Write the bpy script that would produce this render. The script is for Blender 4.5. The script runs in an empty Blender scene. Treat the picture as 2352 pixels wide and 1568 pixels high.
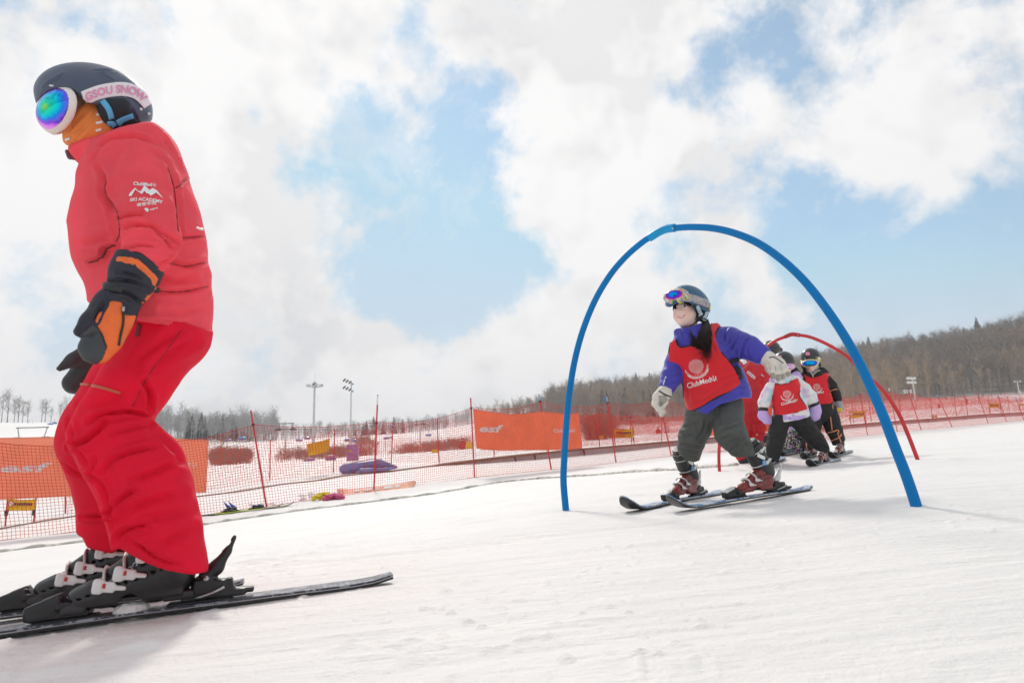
import bpy, bmesh, math, random
import numpy as np
from mathutils import Vector, Matrix
from mathutils.bvhtree import BVHTree
rnd = random.Random(7)
rng = np.random.default_rng(7)
scene = bpy.context.scene
COL = scene.collection
# ------------------------------------------------------------------ camera
FPX = 1568.0                      # focal length in reading units (photo read at 2352 x 1568)
CAMH = 0.34
PITCH, ROLL = math.radians(10.41), math.radians(-1.5)
cam_d = bpy.data.cameras.new('camera'); cam = bpy.data.objects.new('camera', cam_d); COL.objects.link(cam)
CM = Matrix.Rotation(math.pi/2 + PITCH, 4, 'X') @ Matrix.Rotation(ROLL, 4, 'Z')
cam.matrix_world = Matrix.Translation((0, 0, CAMH)) @ CM
cam_d.lens = 24.0; cam_d.sensor_width = 36.0; cam_d.clip_start = 0.05; cam_d.clip_end = 4000
cam_d.dof.use_dof = True; cam_d.dof.focus_distance = 3.6; cam_d.dof.aperture_fstop = 5.6
scene.camera = cam
# ------------------------------------------------------------------ light
SUN_DIR = Vector((-0.20, 0.72, 0.66)).normalized()      # towards the sun: behind the skiers, from the left
SUN_EL = math.asin(SUN_DIR.z); SUN_AZ = math.atan2(SUN_DIR.x, SUN_DIR.y)
sun_d = bpy.data.lights.new('sun', 'SUN'); sun_d.energy = 1.8; sun_d.angle = math.radians(8.0); sun_d.color = (1.0, .95, .88)
sun = bpy.data.objects.new('sun', sun_d); COL.objects.link(sun)
sun.rotation_euler = SUN_DIR.to_track_quat('Z', 'Y').to_euler()
scene.view_settings.view_transform = 'Standard'; scene.view_settings.look = 'None'
scene.view_settings.exposure = 0.22; scene.view_settings.gamma = 1.0
try: scene.view_settings.use_curve_mapping = False
except Exception: pass
world = bpy.data.worlds.new('World'); scene.world = world; world.use_nodes = True
RM = np.array(CM.to_3x3())
def ray(x, y):
    d = RM @ np.array([(x-1176)/FPX, -(y-784)/FPX, -1.0]); return d
def P(x, y, Y):
    d = ray(x, y); t = Y/d[1]; return np.array([0, 0, CAMH]) + d*t
def proj(p):
    p = np.asarray(p, float); q = (p - np.array([0, 0, CAMH])) @ RM
    return np.stack([1176 + FPX*q[..., 0]/-q[..., 2], 784 - FPX*q[..., 1]/-q[..., 2]], -1), -q[..., 2]
K = 2352/2560
class CR:                         # a detail view of the photograph -> reading units
    def __init__(s, x0, y0, x1, cw): s.x0, s.y0, s.k = x0, y0, (x1-x0)/cw; s.s = s.k*K
    def __call__(s, x, y): return ((s.x0+x*s.k)*K, (s.y0+y*s.k)*K)
    def j(s, x, y, Y, r): return (P(*s(x, y), Y), r*s.s*Y/FPX)      # a joint: position and radius in metres
    def l(s, *pts): return [s(*p) for p in pts]
class NT:
    def __init__(s, nt): s.nt = nt
    def n(s, typ, **kw):
        nd = s.nt.nodes.new(typ)
        for k, v in kw.items(): setattr(nd, k, v)
        return nd
    def put(s, sock, v):
        if isinstance(v, bpy.types.NodeSocket): s.nt.links.new(v, sock)
        else: sock.default_value = v
    def m(s, op, a, b=None, c=None, clamp=False):
        nd = s.n('ShaderNodeMath', operation=op, use_clamp=clamp); s.put(nd.inputs[0], a)
        if b is not None: s.put(nd.inputs[1], b)
        if c is not None: s.put(nd.inputs[2], c)
        return nd.outputs[0]
    def v(s, op, a, b=None, out=0):
        nd = s.n('ShaderNodeVectorMath', operation=op); s.put(nd.inputs[0], a)
        if b is not None:
            s.put(nd.inputs[3 if op == 'SCALE' else 1], b)
        return nd.outputs['Value'] if op in ('DOT_PRODUCT', 'LENGTH', 'DISTANCE') else nd.outputs[0]
    def noise(s, vec, scale, det=4, rough=.5, dist=0, out=0):
        nd = s.n('ShaderNodeTexNoise'); s.put(nd.inputs['Vector'], vec); nd.inputs['Scale'].default_value = scale
        nd.inputs['Detail'].default_value = det; nd.inputs['Roughness'].default_value = rough; nd.inputs['Distortion'].default_value = dist
        return nd.outputs[out]
    def ramp(s, x, lo, hi, smooth=True, a=0.0, b=1.0):
        nd = s.n('ShaderNodeMapRange', interpolation_type='SMOOTHSTEP' if smooth else 'LINEAR'); s.put(nd.inputs[0], x)
        nd.inputs[1].default_value = lo; nd.inputs[2].default_value = hi; nd.inputs[3].default_value = a; nd.inputs[4].default_value = b
        return nd.outputs[0]
    def mix(s, f, a, b, blend='MIX'):
        nd = s.n('ShaderNodeMix', data_type='RGBA', blend_type=blend); s.put(nd.inputs[0], f)
        for i, c in ((6, a), (7, b)):
            s.put(nd.inputs[i], c if isinstance(c, bpy.types.NodeSocket) else (*c[:3], 1))
        return nd.outputs[2]
# ------------------------------------------------------------------ sky: hazy blue with broken cloud
def build_sky():
    nt = world.node_tree; nt.nodes.clear(); g = NT(nt)
    tc = g.n('ShaderNodeTexCoord').outputs['Generated']
    d = g.v('NORMALIZE', tc)
    def lobes(L):
        tot = None
        for (x, y, r, a) in L:
            c = ray(x, y); c = c/np.linalg.norm(c)
            k = (FPX/r)**2*2
            e = g.m('EXPONENT', g.m('MULTIPLY_ADD', g.v('DOT_PRODUCT', dw, tuple(c)), k, -k))
            t = g.m('MULTIPLY', e, a); tot = t if tot is None else g.m('ADD', tot, t)
        return tot
    wv = g.noise(d, 5.0, 5, .6, out=1)
    dw = g.v('NORMALIZE', g.v('ADD', d, g.v('SCALE', g.v('SUBTRACT', wv, (.5, .5, .5)), .17)))
    L = [(860,300,150,-.7),(760,330,110,-.7),(1000,480,190,-.7),(1100,380,130,-.55),(1130,560,130,-.6),(960,600,170,-.75),(890,690,110,-.6),
         (980,770,90,-.5),(1060,690,110,-.5),(960,130,110,-.42),(1100,190,110,-.42),(800,240,90,-.5),(700,250,60,-.3),
         (1690,60,90,-.55),(1640,230,70,-.6),(1750,150,60,-.3),(2300,90,130,-.55),(2200,40,90,-.55),(2330,200,70,-.4),
         (1760,650,190,-.5),(1950,560,170,-.6),(2230,540,190,-.65),(2300,660,150,-.5),(2050,640,140,-.45),(1880,700,140,-.35),
         (60,800,120,-.3),(190,850,80,-.2),(650,800,100,-.5),(1000,860,80,-.35),(480,830,70,-.3),(2050,235,60,-.25),(2330,470,90,-.45),
         (300,300,420,.5),(90,150,260,.55),(730,210,110,.5),(980,30,130,.5),(1180,120,110,.4),(640,560,180,.5),(560,450,160,.4),(1420,380,190,.55),(1250,420,90,.4),(1400,150,260,.45),(1950,330,260,.55),
         (2100,180,170,.4),(2250,330,150,.4),(2130,570,70,.45),(1240,730,180,.5),(1100,820,120,.45),(1450,700,130,.3),(900,780,70,.45),(760,880,150,.4),
         (560,880,200,.45),(1600,470,110,.4),(1700,590,70,.35),(1300,860,200,.3),(2020,740,130,.35),(430,700,170,.45),(1180,40,200,.35),(750,80,200,.5),(60,930,90,.5)]
    lb = lobes(L)
    def fbm(off, det, sc=3.1):
        v = g.v('ADD', d, off) if off else d
        return g.noise(v, sc, det, .60, .1)
    f0 = fbm(None, 12, 6.5); s0 = fbm(None, 4.5); s1 = fbm(tuple(np.array(SUN_DIR)*.05), 4.5)
    z = g.n('ShaderNodeSeparateXYZ'); nt.links.new(d, z.inputs[0]); Z = z.outputs[2]
    front = g.m('ADD', lb, g.ramp(Z, 0.0, .10, a=.10, b=.0))
    dens = g.m('ADD', g.m('MULTIPLY', g.m('SUBTRACT', f0, .5), 5.0), g.m('ADD', g.m('MULTIPLY', front, .80), .20))
    cov = g.ramp(dens, -.62, .52)
    cov2 = cov
    shade = g.m('MULTIPLY_ADD', g.m('SUBTRACT', s0, s1), -1.3, .97)
    thick = g.m('MULTIPLY', g.ramp(g.noise(d, 2.6, 3, .5), .48, .75, a=0, b=.07), g.ramp(dens, .2, .9))
    lum = g.m('SUBTRACT', g.m('MINIMUM', g.m('MAXIMUM', shade, .88), 1.0), thick)
    hz = g.ramp(Z, .0, .20, a=.02, b=0.0)
    lum = g.m('SUBTRACT', lum, hz)
    ccol = g.mix(g.ramp(lum, .74, .92), (.80, .82, .86), (1.0, .985, .975))
    sky = g.n('ShaderNodeTexSky', sky_type='NISHITA'); sky.sun_disc = False
    sky.sun_elevation = SUN_EL; sky.sun_rotation = SUN_AZ; sky.altitude = 300; sky.air_density = 1.0; sky.dust_density = .15; sky.ozone_density = 1.0
    bs = g.n('ShaderNodeBackground'); nt.links.new(g.v('MINIMUM', g.mix(1.0, sky.outputs[0], (.76, 1.02, .97), 'MULTIPLY'), (2.9, 4.7, 6.2)), bs.inputs[0]); bs.inputs[1].default_value = SKY_STR
    cl = g.n('ShaderNodeBackground'); cloudc = g.mix(1.0, ccol, (1, 1, 1), 'MULTIPLY')
    nt.links.new(cloudc, cl.inputs[0]); nt.links.new(g.m('MULTIPLY', lum, CLOUD_STR), cl.inputs[1])
    wisp = g.ramp(g.noise(dw, 6.5, 8, .62, .6), .40, .72, a=0, b=.55)
    veil = g.m('MAXIMUM', cov2, g.m('MAXIMUM', wisp, g.ramp(Z, -.02, .30, a=.66, b=.16)))
    mx = g.n('ShaderNodeMixShader'); nt.links.new(veil, mx.inputs[0]); nt.links.new(bs.outputs[0], mx.inputs[1]); nt.links.new(cl.outputs[0], mx.inputs[2])
    out = g.n('ShaderNodeOutputWorld'); nt.links.new(mx.outputs[0], out.inputs[0])
SKY_STR, CLOUD_STR = 0.12, 0.87
build_sky()
# ------------------------------------------------------------------ bookkeeping
def tag(o, label=None, cat=None, group=None, kind=None):
    if label: o['label'] = label
    if cat: o['category'] = cat
    if group: o['group'] = group
    if kind: o['kind'] = kind
    return o
def empty(name, loc=(0, 0, 0), label=None, cat=None, group=None, parent=None):
    o = bpy.data.objects.new(name, None); o.location = Vector([float(c) for c in loc]); o.empty_display_size = .1
    COL.objects.link(o)
    if parent is not None: o.parent = parent
    return tag(o, label, cat, group)
def mobj(name, me, mat=None, parent=None, mw=None, label=None):
    o = bpy.data.objects.new(name, me); COL.objects.link(o)
    if mat is not None and (len(me.materials) == 0): me.materials.append(mat)
    if parent is not None:
        o.parent = parent
        pm = Matrix.Identity(4); q = parent
        chain = []
        while q is not None:
            chain.append(q); q = q.parent
        for q in reversed(chain): pm = pm @ q.matrix_basis
        o.matrix_basis = pm.inverted() @ (mw if mw is not None else Matrix.Identity(4))
    elif mw is not None: o.matrix_basis = mw
    if label: o['label'] = label
    return o
def mesh(name, V, F, smooth=True, mats=None, midx=None):
    me = bpy.data.meshes.new(name)
    V = np.asarray(V, np.float32)
    if isinstance(F, np.ndarray) and F.ndim == 2:
        n, k = F.shape
        me.vertices.add(len(V)); me.vertices.foreach_set('co', V.ravel())
        me.loops.add(n*k); me.loops.foreach_set('vertex_index', F.astype(np.int32).ravel())
        me.polygons.add(n); me.polygons.foreach_set('loop_start', np.arange(0, n*k, k, dtype=np.int32))
        try: me.polygons.foreach_set('loop_total', np.full(n, k, np.int32))
        except Exception: pass
    else:
        me.from_pydata([tuple(map(float, v)) for v in V], [], [tuple(int(i) for i in f) for f in F])
    if mats:
        for m in mats: me.materials.append(m)
        if midx is not None: me.polygons.foreach_set('material_index', np.asarray(midx, np.int32))
    me.polygons.foreach_set('use_smooth', np.full(len(me.polygons), bool(smooth)))
    me.update(calc_edges=True); me.validate()
    return me
class MB:                          # collects pieces of one mesh
    def __init__(s): s.V = []; s.F = []; s.n = 0
    def add(s, V, F):
        V = np.asarray(V, float); s.V.append(V); s.F += [tuple(int(i)+s.n for i in f) for f in F]; s.n += len(V); return s
    def box(s, c, size, R=None, bev=0.0):
        sx, sy, sz = np.array(size)/2
        if bev <= 0:
            v = np.array([[x, y, z] for z in (-sz, sz) for x, y in ((-sx, -sy), (sx, -sy), (sx, sy), (-sx, sy))])
            f = [(3, 2, 1, 0), (4, 5, 6, 7), (0, 1, 5, 4), (1, 2, 6, 5), (2, 3, 7, 6), (3, 0, 4, 7)]
        else:
            b = min(bev, .49*2*min(sx, sy, sz)); L = []
            for z, i in ((-sz, b), (-sz+b, 0), (sz-b, 0), (sz, b)):
                X, Y_ = sx-i, sy-i
                L += [[X-b, -Y_, z], [X, -Y_+b, z], [X, Y_-b, z], [X-b, Y_, z], [-X+b, Y_, z], [-X, Y_-b, z], [-X, -Y_+b, z], [-X+b, -Y_, z]]
            v = np.array(L); f = [tuple(range(7, -1, -1)), tuple(range(24, 32))]
            for k in range(3):
                f += [(k*8+j, k*8+(j+1) % 8, k*8+8+(j+1) % 8, k*8+8+j) for j in range(8)]
        if R is not None: v = v @ np.array(R).T
        return s.add(v+np.array(c), f)
    def tube(s, pts, r, k=8, cap=True, flat=1.0, up=None, closed=False):
        V, F = tube_geo(pts, r, k, cap, flat, up, closed); return s.add(V, F)
    def mesh(s, name, smooth=True): return mesh(name, np.concatenate(s.V), s.F, smooth)
    def build(s, name, mat, parent=None, smooth=True, label=None, mw=None): return mobj(name, s.mesh(name, smooth), mat, parent, mw=mw, label=label)
def nrm(v): v = np.asarray(v, float); return v/(np.linalg.norm(v)+1e-12)
def tube_geo(pts, r, k=8, cap=True, flat=1.0, up=None, closed=False):
    p = np.asarray(pts, float); n = len(p); r = np.broadcast_to(np.asarray(r, float), (n,)).copy()
    t = np.gradient(p, axis=0)
    if closed: t = np.roll(p, -1, 0)-np.roll(p, 1, 0)
    t /= np.linalg.norm(t, axis=1, keepdims=True)+1e-12
    u = np.zeros_like(p); ref = np.array(up, float) if up is not None else (np.array([0, 0, 1.]) if abs(t[0, 2]) < .9 else np.array([0, 1., 0]))
    for i in range(n):
        a = ref if (up is not None or i == 0) else u[i-1]
        a = a-t[i]*(a@t[i]); u[i] = nrm(a)
    w = np.cross(t, u); an = np.linspace(0, 2*math.pi, k, endpoint=False)
    V = p[:, None]+r[:, None, None]*(np.cos(an)[None, :, None]*w[:, None]+np.sin(an)[None, :, None]*flat*u[:, None])
    F = [(i*k+j, i*k+(j+1) % k, (i+1) % n*k+(j+1) % k, (i+1) % n*k+j) for i in range(n if closed else n-1) for j in range(k)]
    if cap and not closed: F += [tuple(range(k-1, -1, -1)), tuple(range((n-1)*k, n*k))]
    return V.reshape(-1, 3), F
def spline(pts, n=8):
    p = np.asarray(pts, float); q = np.vstack([2*p[0]-p[1], p, 2*p[-1]-p[-2]]); out = []
    for i in range(1, len(q)-2):
        t = np.linspace(0, 1, n, endpoint=False)[:, None]; a, b, c, d = q[i-1], q[i], q[i+1], q[i+2]
        out.append(.5*((2*b)+(-a+c)*t+(2*a-5*b+4*c-d)*t**2+(-a+3*b-3*c+d)*t**3))
    return np.vstack(out+[p[-1:]])
# ------------------------------------------------------------------ noise
def _h(ix, iy, iz):
    h = (ix*374761393+iy*668265263+iz*2147483647+12345) & 0xffffffff
    h = ((h ^ (h >> 13))*1274126177) & 0xffffffff
    return ((h ^ (h >> 16)) & 0xffff)/32767.5-1
def vnoise(p):
    p = np.asarray(p, float); i = np.floor(p).astype(np.int64); f = p-i; f = f*f*(3-2*f); r = 0
    for a in (0, 1):
        for b in (0, 1):
            for c in (0, 1):
                r = r+_h(i[:, 0]+a, i[:, 1]+b, i[:, 2]+c)*(f[:, 0] if a else 1-f[:, 0])*(f[:, 1] if b else 1-f[:, 1])*(f[:, 2] if c else 1-f[:, 2])
    return r
def fbm(p, o=4):
    r = 0; a = .5
    for k in range(o): r = r+a*vnoise(p*2**k+17.3*k); a *= .5
    return r
# ------------------------------------------------------------------ solids: signed distance -> mesh
class SDF:
    def __init__(s): s.pr = []
    def cap(s, a, b, ra, rb, k=.02, sq=None, op='u'): s.pr.append(('c', op, k, np.array(a, float), np.array(b, float), ra, rb, sq)); return s
    def chain(s, pts, k=.02, sq=None, op='u'):          # pts: [(pos, r), ...]
        s.pr.append(('h', op, k, [(np.array(p, float), float(r)) for p, r in pts], sq)); return s
    def ell(s, c, rad, R=None, k=.02, op='u'): s.pr.append(('e', op, k, np.array(c, float), np.array(rad, float), np.eye(3) if R is None else np.array(R, float))); return s
    def box(s, c, half, R=None, rd=.01, k=.01, op='u'): s.pr.append(('b', op, k, np.array(c, float), np.array(half, float), np.eye(3) if R is None else np.array(R, float), rd)); return s
    def fn(s, f, op='i', k=.004): s.pr.append(('f', op, k, f)); return s
    def plane(s, o, n, k=.004): o = np.array(o, float); n = nrm(n); return s.fn(lambda p: (p-o) @ n, 'i', k)
    def copy(s): r = SDF(); r.pr = list(s.pr); return r
    @staticmethod
    def one(pr, p):
        if pr[0] == 'c':
            _, _, _, a, b, ra, rb, sq = pr
            if sq is not None:
                n, f = nrm(sq[0]), sq[1]; q = p-a; q = q+np.outer((q @ n)*(1/f-1), n); ba = b-a; ba = ba+n*((ba @ n)*(1/f-1))
            else: q = p-a; ba = b-a
            L = ba@ba+1e-12; h = np.clip(q @ ba/L, 0, 1)
            return np.sqrt(((q-h[:, None]*ba)**2).sum(1))-(ra+(rb-ra)*h)
        if pr[0] == 'h':
            d = None
            for (a, ra), (b, rb) in zip(pr[3][:-1], pr[3][1:]):
                e = SDF.one(('c', 'u', 0, a, b, ra, rb, pr[4]), p)
                if d is None: d = e
                else: h = np.maximum(.012-np.abs(d-e), 0)/.012; d = np.minimum(d, e)-h*h*.003
            return d
        if pr[0] == 'e':
            _, _, _, c, rad, R = pr; q = (p-c) @ R
            k0 = np.sqrt(((q/rad)**2).sum(1)); k1 = np.sqrt(((q/rad**2)**2).sum(1))+1e-9
            return k0*(k0-1)/k1
        if pr[0] == 'b':
            _, _, _, c, h, R, rd = pr; q = np.abs((p-c) @ R)-(h-rd)
            return np.sqrt((np.maximum(q, 0)**2).sum(1))+np.minimum(q.max(1), 0)-rd
        return pr[3](p)
    def bounds(s, pr):
        if pr[0] == 'c':
            f = max(1, pr[7][1]) if pr[7] is not None else 1; r = max(pr[5], pr[6])*f
            return np.minimum(pr[3], pr[4])-r, np.maximum(pr[3], pr[4])+r
        if pr[0] == 'h':
            f = max(1, pr[4][1]) if pr[4] is not None else 1; L = pr[3]
            return np.min([a-r*f for a, r in L], 0), np.max([a+r*f for a, r in L], 0)
        r = np.abs(pr[5]) @ pr[4]; return pr[3]-r, pr[3]+r
    def ev(s, p):
        d = np.full(len(p), 9.0)
        for pr in s.pr: d = s.comb(d, s.one(pr, p), pr)
        return d
    @staticmethod
    def comb(d, e, pr):
        k = max(pr[2], 1e-5)
        if pr[1] == 'u': h = np.maximum(k-np.abs(d-e), 0)/k; return np.minimum(d, e)-h*h*k*.25
        if pr[1] == 's': e = -e
        h = np.maximum(k-np.abs(d-e), 0)/k; return np.maximum(d, e)+h*h*k*.25
    def grid(s, vox):
        lo = np.full(3, 9e9); hi = -lo
        for pr in s.pr:
            if pr[0] != 'f' and pr[1] == 'u': a, b = s.bounds(pr); lo = np.minimum(lo, a); hi = np.maximum(hi, b)
        lo = lo-2.5*vox-.01; n = np.ceil((hi+.01-lo)/vox).astype(int)+3
        D = np.full(n, .5, np.float64)
        for pr in s.pr:
            if pr[0] == 'f': a, b = lo, lo+n*vox
            else:
                a, b = s.bounds(pr)
                if pr[1] == 'i': a, b = lo, lo+n*vox
            m = pr[2]+3*vox
            i0 = np.clip(np.floor((a-m-lo)/vox).astype(int), 0, n); i1 = np.clip(np.ceil((b+m-lo)/vox).astype(int)+1, 0, n)
            if (i1 <= i0).any(): continue
            ax = [lo[j]+vox*np.arange(i0[j], i1[j]) for j in range(3)]
            G = np.stack(np.meshgrid(*ax, indexing='ij'), -1).reshape(-1, 3)
            sl = tuple(slice(i0[j], i1[j]) for j in range(3)); blk = D[sl]
            D[sl] = s.comb(blk.ravel(), s.one(pr, G), pr).reshape(blk.shape)
        return D, lo
    def surf(s, vox=.008, smooth=1):
        D, lo = s.grid(vox); return nets(D, lo, vox, smooth)
def nets(D, lo, vox, smooth=1):
    S = D < 0; n = np.array(D.shape)
    c = S[:-1, :-1, :-1].astype(np.int8)
    for o in [(1,0,0),(0,1,0),(0,0,1),(1,1,0),(1,0,1),(0,1,1),(1,1,1)]:
        c = c+S[o[0]:n[0]-1+o[0], o[1]:n[1]-1+o[1], o[2]:n[2]-1+o[2]]
    act = (c > 0) & (c < 8); ids = np.full(act.shape, -1, np.int64); I = np.argwhere(act); ids[act] = np.arange(len(I))
    acc = np.zeros((len(I), 3)); cnt = np.zeros(len(I))
    cor = [(a, b, d) for a in (0, 1) for b in (0, 1) for d in (0, 1)]
    for a in cor:
        for ax in range(3):
            if a[ax]: continue
            b = list(a); b[ax] = 1
            A = I+np.array(a); B = I+np.array(b)
            da = D[A[:, 0], A[:, 1], A[:, 2]]; db = D[B[:, 0], B[:, 1], B[:, 2]]
            m = (da < 0) != (db < 0); t = np.where(m, da/(da-db+1e-12), 0)
            q = np.array(a, float)+np.outer(t, np.eye(3)[ax]); acc[m] += q[m]; cnt[m] += 1
    V = (I+acc/np.maximum(cnt, 1)[:, None])*vox+lo
    Q = []
    for ax in range(3):
        s0 = [slice(1, -1)]*3; s1 = list(s0); s0[ax] = slice(0, -1); s1[ax] = slice(1, None)
        A = S[tuple(s0)]; B = S[tuple(s1)]; X = np.argwhere(A != B); off = np.array([1, 1, 1]); off[ax] = 0; X = X+off
        if not len(X): continue
        u, v = [(1, 2), (2, 0), (0, 1)][ax]; eu = np.eye(3, dtype=int)[u]; ev = np.eye(3, dtype=int)[v]
        g = lambda Y: ids[Y[:, 0], Y[:, 1], Y[:, 2]]
        q = np.stack([g(X-eu-ev), g(X-ev), g(X), g(X-eu)], 1)
        fl = S[X[:, 0], X[:, 1], X[:, 2]]; q[~fl] = q[~fl][:, ::-1]; Q.append(q)
    Q = np.concatenate(Q); Q = Q[(Q >= 0).all(1)]
    for _ in range(smooth):
        E = np.concatenate([Q[:, [0, 1]], Q[:, [1, 2]], Q[:, [2, 3]], Q[:, [3, 0]]]); E = np.concatenate([E, E[:, ::-1]])
        a = np.zeros_like(V); w = np.bincount(E[:, 0], minlength=len(V))
        for j in range(3): a[:, j] = np.bincount(E[:, 0], V[E[:, 1], j], minlength=len(V))
        V = np.where(w[:, None] > 0, .45*V+.55*a/np.maximum(w, 1)[:, None], V)
    return V, Q
def vnormals(V, Q):
    n = np.cross(V[Q[:, 2]]-V[Q[:, 0]], V[Q[:, 3]]-V[Q[:, 1]]); N = np.zeros_like(V)
    for j in range(4):
        for c in range(3): N[:, c] += np.bincount(Q[:, j], n[:, c], minlength=len(V))
    return N/(np.linalg.norm(N, axis=1, keepdims=True)+1e-12)
def pdist(xy, poly, closed=False):
    p = np.asarray(poly, float); q = np.roll(p, -1, 0) if closed else p[1:]; p = p if closed else p[:-1]; d = np.full(len(xy), 1e9)
    for a, b in zip(p, q):
        ba = b-a; h = np.clip((xy-a) @ ba/(ba@ba+1e-9), 0, 1); d = np.minimum(d, np.sqrt(((xy-a-h[:, None]*ba)**2).sum(1)))
    return d
def inpoly(xy, poly):
    p = np.asarray(poly, float); c = np.zeros(len(xy), bool); j = len(p)-1
    for i in range(len(p)):
        a, b = p[i], p[j]; m = ((a[1] > xy[:, 1]) != (b[1] > xy[:, 1])) & (xy[:, 0] < (b[0]-a[0])*(xy[:, 1]-a[1])/(b[1]-a[1]+1e-12)+a[0]); c ^= m; j = i
    return c
def polyfn(poly):                  # signed distance (m) of a cut-out seen from the front, for clothing panels
    poly = np.asarray(poly, float)
    def f(p):
        xy, dep = proj(p); d = pdist(xy, poly, True); return np.where(inpoly(xy, poly), -d, d)*dep/FPX
    return f
def folds(V, Q, strokes=(), amp=0.0, scale=(8, 8, 8), rot=None, amp2=0.0, sc2=30, front=.4, pts=None):
    N = vnormals(V, Q); d = np.zeros(len(V))
    if amp:
        p = V if rot is None else V @ np.array(rot); w = p*np.array(scale); w = w+.8*np.stack([vnoise(w*.7+3), vnoise(w*.7+9), vnoise(w*.7+5)], 1)
        r = fbm(w, 2); d += amp*(.5-np.abs(r)*2)
    if amp2: d += amp2*fbm(V*sc2, 3)
    if strokes:
        xy, dep = proj(V); vd = V-np.array([0, 0, CAMH]); vd /= np.linalg.norm(vd, axis=1, keepdims=True)
        fr = np.clip((-(N*vd).sum(1)-.05)/front, 0, 1)
        for st in strokes:
            pl, wd, dp = st[:3]; pl = spline(pl, 6) if len(pl) > 2 else np.asarray(pl, float)
            box = (xy[:, 0] > pl[:, 0].min()-5*wd) & (xy[:, 0] < pl[:, 0].max()+5*wd) & (xy[:, 1] > pl[:, 1].min()-5*wd) & (xy[:, 1] < pl[:, 1].max()+5*wd)
            j = np.where(box)[0]
            if not len(j): continue
            # taper towards the stroke's ends
            dd = pdist(xy[j], pl); L = np.linalg.norm(pl[-1]-pl[0])+1e-6
            e = np.minimum(np.linalg.norm(xy[j]-pl[0], axis=1), np.linalg.norm(xy[j]-pl[-1], axis=1)); tp = np.clip(.25+e/(.3*L), 0, 1)
            d[j] += fr[j]*tp*dp*(-np.exp(-np.abs(dd)/(.75*wd))+.55*np.exp(-((dd-2.2*wd)/(1.2*wd))**2))
    return V+N*d[:, None]
def bvh_of(V, Q): return BVHTree.FromPolygons([tuple(v) for v in V], [tuple(int(i) for i in q) for q in Q])
def bvh_many(*L):
    V = np.vstack([l[0] for l in L]); F = []; n = 0
    for v, q in L: F += [tuple(int(i)+n for i in f) for f in q]; n += len(v)
    return BVHTree.FromPolygons([tuple(v) for v in V], F)
def obj_bvh(*obs):
    L = []
    for o in obs:
        M = o.matrix_basis.copy(); q = o.parent
        while q is not None: M = q.matrix_basis @ M; q = q.parent
        M = np.array(M); n = len(o.data.vertices); v = np.zeros(n*3); o.data.vertices.foreach_get('co', v); v = v.reshape(-1, 3) @ M[:3, :3].T+M[:3, 3]; L.append((v, [tuple(p.vertices) for p in o.data.polygons]))
    return bvh_many(*L)
def hit(b, x, y, off=.002, default=None):   # the surface point seen at (x, y)
    d = ray(x, y); o = Vector((0, 0, CAMH)); h = b.ray_cast(o, Vector(d).normalized())
    if h[0] is None: return default
    n = h[1] if h[1].dot(Vector(d)) < 0 else -h[1]
    return np.array(h[0]+n*off)
# flat print laid on a surface: 2-D outline mesh -> map(u,v)->(x,y) -> surface
def refine(bm, mx):
    for _ in range(5):
        e = [x for x in bm.edges if x.calc_length() > mx]
        if not e: break
        bmesh.ops.subdivide_edges(bm, edges=e, cuts=1, use_grid_fill=True); bmesh.ops.triangulate(bm, faces=[f for f in bm.faces if len(f.verts) > 3])
TXT = {}
def text_geo(s, bold=.0, mx=.25, shear=0.0):
    key = (s, bold, mx, shear)
    if key in TXT: return TXT[key]
    cu = bpy.data.curves.new('lettering', 'FONT'); cu.body = s; cu.offset = bold; cu.resolution_u = 3; cu.size = 1; cu.shear = shear
    ob = bpy.data.objects.new('lettering', cu); COL.objects.link(ob)
    dg = bpy.context.evaluated_depsgraph_get(); me = bpy.data.meshes.new_from_object(ob.evaluated_get(dg))
    bm = bmesh.new(); bm.from_mesh(me); bmesh.ops.triangulate(bm, faces=bm.faces[:]); refine(bm, mx)
    V = np.array([v.co[:2] for v in bm.verts]).reshape(-1, 2); bm.verts.index_update(); F = [tuple(v.index for v in f.verts) for f in bm.faces]
    bm.free(); bpy.data.objects.remove(ob); bpy.data.curves.remove(cu); bpy.data.meshes.remove(me)
    TXT[key] = (V, F); return TXT[key]
def poly_geo(polys, mx):
    bm = bmesh.new()
    for pl in polys:
        vs = [bm.verts.new((x, y, 0)) for x, y in pl]
        try: bm.faces.new(vs)
        except Exception: pass
    bmesh.ops.triangulate(bm, faces=bm.faces[:]); refine(bm, mx); bm.verts.index_update()
    V = np.array([v.co[:2] for v in bm.verts]).reshape(-1, 2); F = [tuple(v.index for v in f.verts) for f in bm.faces]; bm.free(); return V, F
def decal(name, V2, F, b, mat, parent, off=.002, default=None, smooth=True):
    """V2 in reading units (x, y) seen from the front; laid on the surface in b"""
    pts = []; ok = []
    for x, y in V2:
        h = hit(b, x, y, off); ok.append(h is not None); pts.append(h if h is not None else np.zeros(3))
    F = [f for f in F if all(ok[i] for i in f)]
    if not F: return None
    P3 = np.array(pts)
    G = []
    for f in F:
        a, bb, c = P3[f[0]], P3[f[1]], P3[f[2]]
        if np.cross(bb-a, c-a) @ (a-np.array([0, 0, CAMH])) > 0: f = f[::-1]
        G.append(f)
    used = sorted({i for f in G for i in f}); re = {i: k for k, i in enumerate(used)}
    me = mesh(name, P3[used], [tuple(re[i] for i in f) for f in G], smooth)
    return mobj(name, me, mat, parent)
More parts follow.
